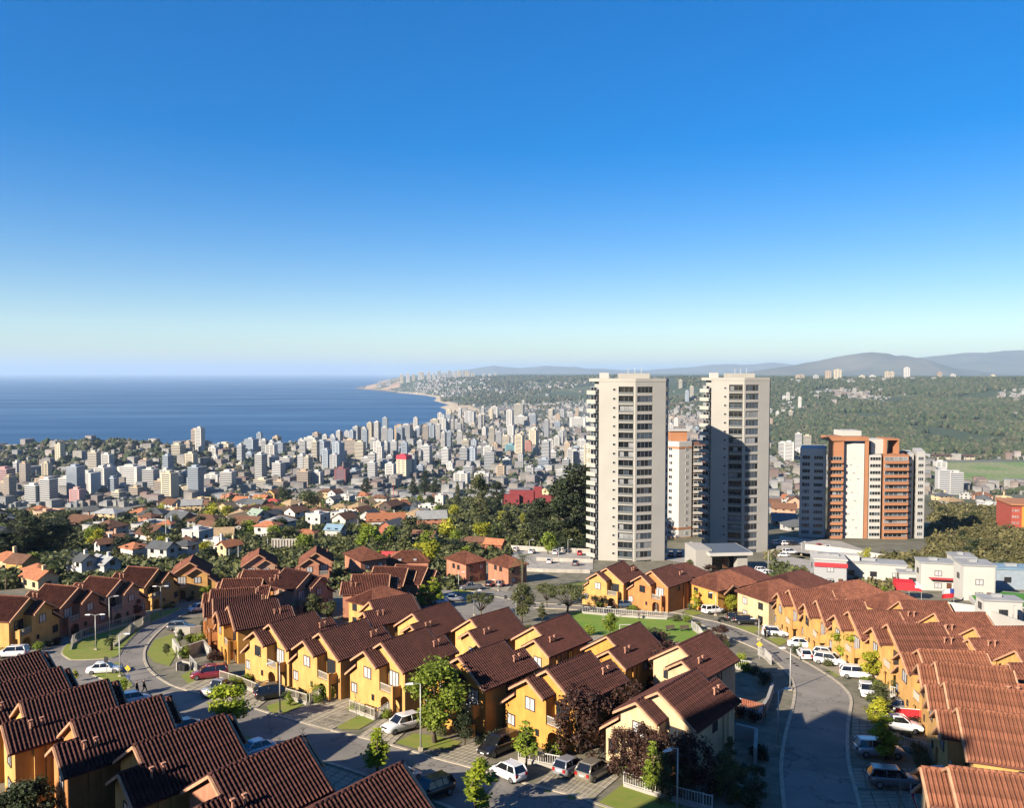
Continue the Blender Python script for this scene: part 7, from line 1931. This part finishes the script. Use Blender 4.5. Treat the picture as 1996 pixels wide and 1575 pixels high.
LP = [('lamp post on the lawn in front of the big leafy tree',820,1463,126,255,False),('lamp post on the kerb before the arched houses and black wagon',546,1392,98,235,False),('tall lamp post before the white railing of the cream corner house',1320,1590,128,240,False),('lamp post on the dark verge of the shaded curving road',1516,1460,110,75,False),('lamp post at the bend by the sign island',234,1320,80,90,False),
 ('lamp post on the fenced island beside the crimson trees',214,1240,72,60,False),('double headed lamp post on the fenced island',187,1268,66,85,True),('lamp post by the crimson tree at the lane end',314,1200,54,85,True),('lamp post between the motorcycle and the white rendered house',1395,1200,42,255,False),('lamp post with box head opposite the white coupe car',1479,1248,40,260,False),('lamp post on the road edge by the lower fence',1540,1345,78,265,False),('lamp post behind the park beside the upper crossing',1006,1214,60,85,False),
 ('lamp post at the park lawn edge before the thin yellow tree',1176,1210,24,85,False),('lamp post in front of the orange arched house',1279,1192,42,85,False),('lamp post on the upper street before the salmon brick house',894,1160,42,85,False),('lamp post before the palm on the upper street',971,1152,20,265,False),('lamp post in front of the low crossing bush',924,1200,46,85,False),('tall lamp post between the twin towers',1340,1096,36,85,False),('lamp post before the shaded tower',1497,1122,46,85,False),
 ('lamp post at the back wall of the car park',1032,1080,26,85,False),('lamp post at the back wall of the car park',1107,1080,26,85,False),('lamp post in the middle of the car park',1089,1100,30,85,False),('lamp post by the fan palms among the orange roofs',68,1128,26,85,False),('lamp post by the fan palms among the orange roofs',160,1104,20,85,False),('lamp post above the crimson banner wall',719,1070,26,85,False),('lamp post beside the white cars on the parking deck',1562,1082,24,85,False)]
for a in LP: lamp_post(*a)
for (lab, x_, y_, h_) in [('tall bare utility pole beside the blue green house',324,1066,62),('utility pole by the pale yellow gable',447,1096,26),('utility pole beside the slim palm',465,1098,34),('utility pole above the concrete pillar wall',522,1074,26),('utility pole above the concrete pillar wall',551,1080,34),('utility pole on the slope by the awning house',227,1024,24),('utility pole on the crest by the dark bush',576,992,36),('utility pole among the white gabled houses',698,1036,24),('striped utility mast on the city side of the crest',978,985,62),('red and white mast on the crest by the conifers',767,975,38)]:
    p = gp(x_, y_); h = h_*p.y/FPX
    t = thing('utility_pole', lab, 'pole', p, 0.3, 'utility poles'); MB().tube([(0,0,-1),(0,0,h)], [0.2,0.12], 8).obj('pole', M_pole if 'red' not in lab else M_redband, t); MB().box(-0.9,0.9,-0.06,0.06,h-0.8,h-0.65).obj('crossarm', M_bark, t)
# fences with single pickets
def fence(label, pts, h=1.1, step=0.22, m=None, base_h=0.28, base_m=None, group='railings of the estate', lift=0.1, post_every=9):
    m = m or M_rail; P = [gp(a,b,lift) for a,b in pts]; o = P[0]
    t = thing('fence', label, 'fence', o, 0, group); k = 0
    pk = cached(('pk',h), lambda: MB().box(-0.022,0.022,-0.022,0.022,0.08,h-0.06).mesh('picket')); ps = cached(('ps',h), lambda: MB().box(-0.045,0.045,-0.045,0.045,-0.1,h+0.06).mesh('post'))
    n_p = 0
    for a, b in zip(P[:-1], P[1:]):
        d = b-a; L = d.length; n = max(1, int(L/step)); dl = (b-a)/n; hd = Vector((d.x,d.y,0)).normalized(); nn = Vector((-hd.y,hd.x,0))
        for (z0,z1,w) in ((h-0.09,h,0.03),(0.04,0.10,0.025)):
            q = [a-nn*w, b-nn*w, b+nn*w, a+nn*w]; MB().hexa([tuple(v-o+Vector((0,0,z0+base_h))) for v in q]+[tuple(v-o+Vector((0,0,z1+base_h))) for v in q]).obj('rail', m, t)
        if base_h > 0:
            q = [a-nn*0.1, b-nn*0.1, b+nn*0.1, a+nn*0.1]; MB().hexa([tuple(v-o+Vector((0,0,-0.5))) for v in q]+[tuple(v-o+Vector((0,0,base_h))) for v in q]).obj('base_wall', base_m or M_concrete, t)
        for i in range(n+1):
            c = a+dl*i-o; z = Vector((0,0,base_h))
            if i % post_every == 0 or i == n: put('post', ps, t, m, c+z, math.atan2(hd.y,hd.x))
            elif n_p < 290: put('picket', pk, t, m, c+z, math.atan2(hd.y,hd.x)); n_p += 1
FE = [('railing in front of the arched house beside the small silver pickup',[(429,1326),(462,1336),(500,1352)],1.0,0.22),('railing between the drives beside the silver pickup',[(500,1352),(524,1345)],1.0,0.22),('railing on a low base in front of the round hedge',[(558,1362),(598,1374),(604,1373)],1.0,0.22),('railing beside the round hedge along the paved drive',[(604,1373),(650,1348)],1.0,0.22),
 ('railing before the yellow arched house behind the leafless tree',[(682,1386),(730,1404),(738,1402)],1.0,0.22),('railing along the white car drive',[(738,1402),(778,1378)],1.0,0.22),('white railing before the orange house with white balcony',[(1011,1484),(1050,1492),(1090,1500)],1.0,0.22),('long white railing before the dark red trees',[(1216,1533),(1262,1548),(1320,1564),(1388,1582)],1.05,0.24),
 ('pale railing before the terrace retaining wall and bins',[(370,1295),(384,1312)],1.0,0.2),('white stair railing above the silver utility car',[(1758,1460),(1812,1476),(1822,1484)],1.0,0.22),('white stair railing beside the red banner',[(1742,1402),(1798,1412),(1806,1420)],1.0,0.22),('white stair railing above the dark shaded car',[(1736,1358),(1784,1370),(1802,1380)],1.0,0.22),
 ('white fence along the lane of the park',[(1135,1196),(1200,1202),(1262,1206),(1300,1208)],1.1,0.35),('white fence round the lower park corner',[(1348,1226),(1362,1236),(1372,1250)],1.1,0.3),('white railing on the bend opposite the white sedan',[(1478,1276),(1492,1284),(1503,1296)],1.1,0.25),('pale railing below the house beside the park',[(1434,1304),(1460,1308),(1474,1314)],1.1,0.25),
 ('grey curved fence on the island of the island lane, outer',[(139,1268),(142,1258),(160,1247),(186,1238),(210,1231),(246,1220),(262,1215)],1.3,0.4),('grey fence on the island of the island lane, inner',[(222,1262),(240,1248),(262,1230),(292,1214)],1.3,0.4)]
for (lab, pts, h_, st_) in FE: fence(lab, pts, h_, st_, M_railw if ('white' in lab or 'pale' in lab) else M_rail)
# striped timber screen beside the cream corner house
p = gp(1425, 1390); q = gp(1494, 1400); t = thing('screen_fence', 'fence of white and rust red boards beside the cream corner house', 'fence', p, math.atan2(q.y-p.y, q.x-p.x)); L = (q-p).length; n = 20
M_rust = mat('rust_red_board', (0.40,0.13,0.07), 0.8, var=0.2, scale=2)
bd = cached('bd', lambda: MB().box(0,0.13,-0.02,0.02,-0.3,2.0).mesh('board'))
for k in range(n): put('board', bd, t, M_railw if k < 6 else M_rust, (k*L/n, 0, -k*L/n*0.06))
# signs
def sign(label, px, py, hpx, kind, az):
    p = gp(px, py, 0.1); h = hpx*p.y/FPX; t = thing('road_sign', label, 'sign', p, math.pi/2-rad(az)); MB().tube([(0,0,-0.2),(0,0,h)], 0.035, 6).obj('pole', M_pole, t)
    if kind == 'diamond':
        s = 0.48; MB().prism([(-0.03,0,h-s),(-0.03,s,h),(-0.03,0,h+s),(-0.03,-s,h)], (-0.02,0,0)).obj('plate', mat('yellow_sign_face',(0.62,0.40,0.03),0.6), t)
        # walking figure
        MB().prism([(-0.055,-0.05,h-0.02),(-0.055,0.06,h-0.02),(-0.055,0.05,h+0.18),(-0.055,-0.04,h+0.18)],(-0.006,0,0)).prism([(-0.055,0.02,h-0.02),(-0.055,0.06,h-0.02),(-0.055,0.14,h-0.24),(-0.055,0.09,h-0.24)],(-0.006,0,0)).prism([(-0.055,-0.05,h-0.02),(-0.055,0.0,h-0.02),(-0.055,-0.08,h-0.24),(-0.055,-0.13,h-0.24)],(-0.006,0,0)).prism([(-0.055,-0.045,h+0.2),(-0.055,0.045,h+0.2),(-0.055,0.045,h+0.29),(-0.055,-0.045,h+0.29)],(-0.006,0,0)).obj('pictogram', M_trim, t)
    elif kind == 'round':
        MB().prism([(-0.03,0.3*math.cos(a*0.524),h+0.3*math.sin(a*0.524)) for a in range(12)],(-0.02,0,0)).obj('plate', mat('blue_sign_face',(0.02,0.05,0.16),0.6), t)
        MB().prism([(-0.055,-0.2,h-0.04),(-0.055,0.2,h-0.04),(-0.055,0.2,h+0.05),(-0.055,-0.2,h+0.05)],(-0.006,0,0)).obj('bar', M_plate, t)
    else:
        MB().box(-0.05,-0.02,-0.34,0.34,h-0.5,h+0.3).obj('plate', M_trim, t)
sign('yellow diamond pedestrian sign on the sign island',249,1329,26,'diamond',195); sign('round blue sign at the tip of the sign island',250,1334,14,'round',195); sign('brown square sign seen from behind beside the white sedan',208,1316,32,'square',15); sign('yellow diamond sign seen beside the bend of the shaded curving road',1480,1284,28,'diamond',200); sign('white plate sign by the upper street crossing',986,1172,9,'square',15)
# portable toilet
p = gp(1829, 1546); t = thing('portable_toilet', 'green portable toilet with white roof beside the hipped orange house', 'toilet', p, rad(8)); M_pt = mat('teal_plastic',(0.012,0.15,0.13),0.45,var=0.15,scale=1.5); M_ptr = mat('white_plastic',(0.70,0.70,0.68),0.5)
MB().box(-0.56,0.56,-0.56,0.56,-0.4,2.05).obj('cabin', M_pt, t); MB().add([(-0.6,-0.6,2.05),(0.6,-0.6,2.05),(0.6,0.6,2.05),(-0.6,0.6,2.05),(-0.6,-0.25,2.36),(0.6,-0.25,2.36),(0.6,0.25,2.36),(-0.6,0.25,2.36)],[(0,3,2,1),(4,5,6,7),(0,1,5,4),(1,2,6,5),(2,3,7,6),(3,0,4,7)]).obj('roof', M_ptr, t); MB().box(-0.42,0.42,-0.6,-0.565,-0.1,1.9).obj('door', M_pt, t); MB().box(-0.59,-0.5,-0.6,-0.5,-0.4,2.04).obj('corner_trim', M_ptr, t)
for k in range(3): MB().box(-0.3,0.3,-0.615,-0.602,1.5+0.1*k,1.54+0.1*k).obj('vent_slot', M_trim, t)
# flags
M_flag_r = mat('flag_red',(0.55,0.02,0.03),0.8); M_flag_w = mat('flag_white',(0.75,0.75,0.73),0.8); M_flag_b = mat('flag_blue',(0.02,0.06,0.30),0.8)
def flag(label, px, py, hpx, az, droop=False, w=1.5, fh=1.0):
    p = gp(px, py); h = hpx*p.y/FPX; t = thing('flag', label, 'flag', p, math.pi/2-rad(az)); MB().tube([(0,0,-0.5),(0,0,h)], 0.035, 6).obj('pole', M_railw, t)
    n = 10
    def cloth(u0,u1,v0,v1):
        mb = MB(); V = []; Fc = []
        for i in range(n+1):
            for j in range(3):
                u = u0+(u1-u0)*i/n; v = v0+(v1-v0)*j/2
                if droop: x = 0.04+u*w*0.3; z = h-0.1-u*w*0.95-(1-v)*fh*0.45; y = 0.1*math.sin(9*u+2*v)
                else: x = 0.04+u*w; z = h-0.1-(1-v)*fh-0.25*u*u; y = 0.13*math.sin(6*u+v)
                V.append((x,y,z))
        for i in range(n):
            for j in range(2): Fc.append((i*3+j,(i+1)*3+j,(i+1)*3+j+1,i*3+j+1))
        V2 = [(x,y+0.012,z) for x,y,z in V]; m = len(V)
        return MB().add(V+V2, Fc+[tuple(q+m for q in f_[::-1]) for f_ in Fc])
    cloth(0,1,0,0.5).obj('red_stripe', M_flag_r, t); cloth(0.34,1,0.5,1).obj('white_stripe', M_flag_w, t); cl = cloth(0,0.34,0.5,1).obj('blue_canton', M_flag_b, t)
    c = Vector((0.04+0.17*w*(0.3 if droop else 1), -0.04+(0.1*math.sin(9*.17+1.5) if droop else 0.13*math.sin(1.7)), h-0.1-(0.17*w*0.95+0.25*fh*0.45 if droop else 0.25*fh))); s = 0.15*fh
    MB().prism([(c.x+s*(1 if k % 2 == 0 else 0.4)*math.sin(k*math.pi/5), c.y, c.z+s*(1 if k % 2 == 0 else 0.4)*math.cos(k*math.pi/5)) for k in range(10)], (0,-0.02,0)).obj('star', M_flag_w, cl)
flag('red white and blue flag hanging limp beside the grey sport utility car',1774,1588,62,100,True,2.2,1.4)
flag('red white and blue flag with star flying beside the white houses',1859,1178,32,265,False,2.6,1.9)
flag('faded flag on the pole at the shaded tower lodge',1374,1110,38,95,True,3.0,1.6)
# red banner on the railing, marquee
p = gp(1745, 1398, 1.0); t = thing('banner', 'red banner tied to the stair railing above the portable toilet', 'banner', p, rad(-12)); MB().box(0,3.2,-0.06,-0.03,0.1,1.0).obj('cloth', M_flag_r, t); MB().box(0,3.2,-0.02,0.02,1.0,1.06).obj('hem', M_flag_w, t)
p = gp(1772, 1172); t = thing('marquee', 'red and white marquee roof between the striped roofs and white houses', 'tent', p, rad(-14)); s_ = p.y/FPX*0.8
MB().hexa([(-28*s_,0,2.2),(30*s_,0,2.2),(30*s_,4,2.6),(-28*s_,4,2.6),(-28*s_,1,3.6),(14*s_,1,3.6),(14*s_,3,3.9),(-28*s_,3,3.9)]).obj('canopy', M_flag_r, t); MB().box(14.2*s_,29*s_,0.4,3.6,2.65,3.3).obj('white_panel', M_flag_w, t)
for x in (-26*s_, 0, 28*s_): MB().tube([(x,0.2,-0.5),(x,0.2,2.3)],0.05,6).obj('pole', M_pole, t)
# football goal in the park
p = gp(1208, 1246); t = thing('football_goal', 'white football goal frame in the park', 'goal', p, rad(0)); s_ = p.y/FPX
MB().tube([(0,0,-0.1),(0,0,2.4)],0.06,6).obj('post', M_railw, t); MB().tube([(38*s_,0,-0.1),(38*s_,0,2.4)],0.06,6).obj('post', M_railw, t); MB().tube([(-0.05,0,2.4),(38*s_+0.05,0,2.4)],0.06,6).obj('crossbar', M_railw, t)
# benches in the park
for (x_, lab) in ((1307,'small dark park bench on the park lawn'),(1335,'small dark park bench on the park lawn')):
    p = gp(x_, 1230, 0.1); t = thing('park_bench', lab, 'bench', p, 0.2, 'park benches'); MB().box(-0.8,0.8,-0.25,0.25,0.40,0.47).obj('seat', M_bark, t); MB().box(-0.8,0.8,0.2,0.27,0.5,0.9).obj('backrest', M_bark, t)
    for s in (-0.65,0.65): MB().box(s-0.04,s+0.04,-0.2,0.24,-0.1,0.40).obj('leg', M_trim, t)
# bins, terrace walls, hedge, patio slabs
p = gp(358, 1308); t = thing('bin_shelter', 'dark bin shelter below the terraced walls', 'shelter', p, rad(-25)); MB().box(-0.9,0.9,0.3,0.5,-0.3,1.2).box(-0.9,-0.75,-0.5,0.3,-0.3,1.2).obj('wall', M_concrete, t)
for k in range(2): MB().hexa([(-0.6+0.65*k,-0.35,0),(-0.1+0.65*k,-0.35,0),(-0.1+0.65*k,0.2,0),(-0.6+0.65*k,0.2,0),(-0.66+0.65*k,-0.42,1.0),(-0.04+0.65*k,-0.42,1.0),(-0.04+0.65*k,0.26,1.0),(-0.66+0.65*k,0.26,1.0)]).obj('bin', M_trim, t)
for (lab, pts, h_) in [('upper terrace retaining wall below the orange house row',[(342,1244),(372,1244),(392,1242)],1.9),('side wall stepping down beside the terrace',[(338,1264),(352,1286)],1.6),('lower terrace retaining wall with planting',[(354,1284),(394,1270)],1.7),('terrace wall edge below the orange house',[(396,1266),(410,1284)],1.5),('grey garden wall along the dark verge of the shaded curving road',[(1448,1398),(1478,1410),(1496,1380),(1506,1350)],1.2),('pale wall of the side patio of the cream corner house',[(1434,1440),(1474,1450),(1472,1490)],1.6)]:
    wall_run(lab, pts, h_, M_concrete, 0.35, 'retaining_wall')
def clipped(label, px, py, rx, ry, rz):
    p = gp(px, py); t = thing('hedge', label, 'hedge', p, 0.4); rng_ = np.random.default_rng(5)
    me = leaves('foliage', [(0,0,rz*0.45),(rx*0.4,0,rz*0.5),(-rx*0.4,0,rz*0.5)], [(rx*0.7,ry,rz*0.55)]*3, 2200, 0.14, rng_, shell=0.88); put('foliage', me, t, LV['green']); MB().tube([(0,0,-0.2),(0,0,rz*0.5)],0.06,5).obj('stem', M_bark, t)
clipped('clipped round hedge beside the paved drive', 632,1357,1.9,1.0,1.9)
for (lab, pts, h_, m_) in [('pale concrete patio slab behind the orange sided house',[(34,1512),(92,1548),(142,1498),(88,1480)],1.6,M_concrete),('glass lean-to roof beside the orange sided house',[(132,1560),(170,1590),(240,1545),(200,1515)],2.2,mat('milky_lean_to_glass',(0.42,0.38,0.42),0.3,spec=0.5)),('slanted pale patio slab beside the clay piped yellow house',[(-20,1502),(14,1486),(24,1470),(-20,1480)],1.6,M_concrete)]:
    P = [gp(a,b) for a,b in pts]; o = P[0]; mb = MB(); mb.prism([tuple(v-o+Vector((0,0,h_))) for v in P], (0,0,0.18)); ob = mb.obj('patio_roof', m_, None, loc=o); tag(ob, lab, 'roof')
# speed bumps: dark rubber studs on the road
for k in range(6):
    p = gp(1417+5.5*k, 1222+3.2*k, 0.08); o = MB().add([(-0.25,-0.18,0),(0.25,-0.18,0),(0.25,0.18,0),(-0.25,0.18,0),(-0.15,-0.1,0.07),(0.15,-0.1,0.07),(0.15,0.1,0.07),(-0.15,0.1,0.07)],[(4,5,6,7),(0,1,5,4),(1,2,6,5),(2,3,7,6),(3,0,4,7)]).obj('road_stud', M_trim, None, loc=p); tag(o, 'dark rubber stud of the upper row across the shaded curving road', 'stud', 'upper row of road studs')
for k in range(4):
    p = gp(1536+6*k, 1285+4.5*k, 0.08); o = MB().add([(-0.25,-0.18,0),(0.25,-0.18,0),(0.25,0.18,0),(-0.25,0.18,0),(-0.15,-0.1,0.07),(0.15,-0.1,0.07),(0.15,0.1,0.07),(-0.15,0.1,0.07)],[(4,5,6,7),(0,1,5,4),(1,2,6,5),(2,3,7,6),(3,0,4,7)]).obj('road_stud', M_trim, None, loc=p); tag(o, 'dark rubber stud of the lower row across the shaded curving road', 'stud', 'lower row of road studs')
# ---------------------------------------------------------------- people
M_skin = mat('skin',(0.42,0.24,0.16),0.6); M_hair = mat('dark_hair',(0.02,0.014,0.01),0.7)
def skinned(name, verts, edges, radii, m, parent, root=0, sub=1):
    me = bpy.data.meshes.new(name); me.from_pydata(verts, edges, []); o = bpy.data.objects.new(name, me); link(o, parent)
    md = o.modifiers.new('skin','SKIN'); md.use_smooth_shade = True
    for i, r in enumerate(radii): me.skin_vertices[0].data[i].radius = (r, r)
    me.skin_vertices[0].data[root].use_root = True
    s = o.modifiers.new('sub','SUBSURF'); s.levels = sub; s.render_levels = sub
    me.materials.append(m); return o
def person(label, px, py, az, jacket, trousers, stride=0.25, h=1.72, long_coat=False):
    """standing or walking figure; x is the way the person faces"""
    p = gp(px, py, 0.07); t = thing('person', label, 'person', p, math.pi/2-rad(az)); k = h/1.75
    s = stride; kn = 0.48
    V = [(0,0,0.95),(0,0,1.15),(0,0,1.38),(0.01,0,1.50),(0.03,0,1.62),(0.03,0,1.72),
         (0,0.10,0.92),(s*0.55+0.04,0.10,kn),(s,0.10,0.08),(s+0.17,0.10,0.03),
         (0,-0.10,0.92),(-s*0.2+0.06,-0.10,kn),(-s,-0.10,0.10),(-s+0.15,-0.10,0.03),
         (0,0.19,1.42),(-s*0.35,0.25,1.14),(-s*0.2+0.06,0.25,0.90),(-s*0.2+0.10,0.25,0.80),
         (0,-0.19,1.42),(s*0.45,-0.25,1.14),(s*0.6+0.08,-0.25,0.92),(s*0.6+0.13,-0.25,0.82)]
    E = [(0,1),(1,2),(2,3),(3,4),(4,5),(0,6),(6,7),(7,8),(8,9),(0,10),(10,11),(11,12),(12,13),(2,14),(14,15),(15,16),(16,17),(2,18),(18,19),(19,20),(20,21)]
    R = [0.12,0.12,0.13,0.05,0.09,0.075,0.085,0.06,0.045,0.04,0.085,0.06,0.045,0.04,0.055,0.045,0.035,0.03,0.055,0.045,0.035,0.03]
    V = [(x*k,y*k,z*k) for x,y,z in V]
    skinned('body', V, E, [r*k for r in R], M_skin, t)
    ji = [0,1,2,14,15,16,18,19,20]; mp = {v:i for i,v in enumerate(ji)}
    JV = [V[i] for i in ji]; JE = [(mp[a],mp[b]) for a,b in E if a in mp and b in mp]; jr = [0.155,0.15,0.165,0.085,0.068,0.058,0.085,0.068,0.058]
    if long_coat: JV.append((0,0,0.62*k)); JE.append((0,len(JV)-1)); jr.append(0.17)
    skinned('jacket', JV, JE, [r*k for r in jr], jacket, t)
    ti = [0,6,7,8,10,11,12]; mp = {v:i for i,v in enumerate(ti)}
    skinned('trousers', [V[i] for i in ti], [(mp[a],mp[b]) for a,b in E if a in mp and b in mp], [r*k for r in (0.145,0.11,0.08,0.065,0.11,0.08,0.065)], trousers, t)
    for (a,b) in ((8,9),(12,13)): skinned('shoe', [V[a],V[b]], [(0,1)], [0.06*k,0.05*k], M_trim, t)
    skinned('hair', [(0.0,0,1.66*k),(-0.01,0,1.745*k)], [(0,1)], [0.098*k,0.085*k], M_hair, t)
M_blk = mat('black_cloth',(0.012,0.012,0.014),0.9); M_navy = mat('navy_cloth',(0.015,0.018,0.03),0.9); M_greyc = mat('grey_cloth',(0.10,0.10,0.11),0.9)
person('walker in a long black coat crossing the street', 267, 1353, 75, M_blk, M_blk, 0.22, 1.72, True)
person('walker in black striding across the street', 281, 1350, 78, M_navy, M_blk, 0.32, 1.70)
person('man in dark clothes standing beside the white coupe like car', 1491, 1244, 60, M_blk, M_navy, 0.06, 1.76)
person('person in dark clothes standing by the park fence', 1245, 1208, 90, M_blk, M_greyc, 0.08, 1.72)
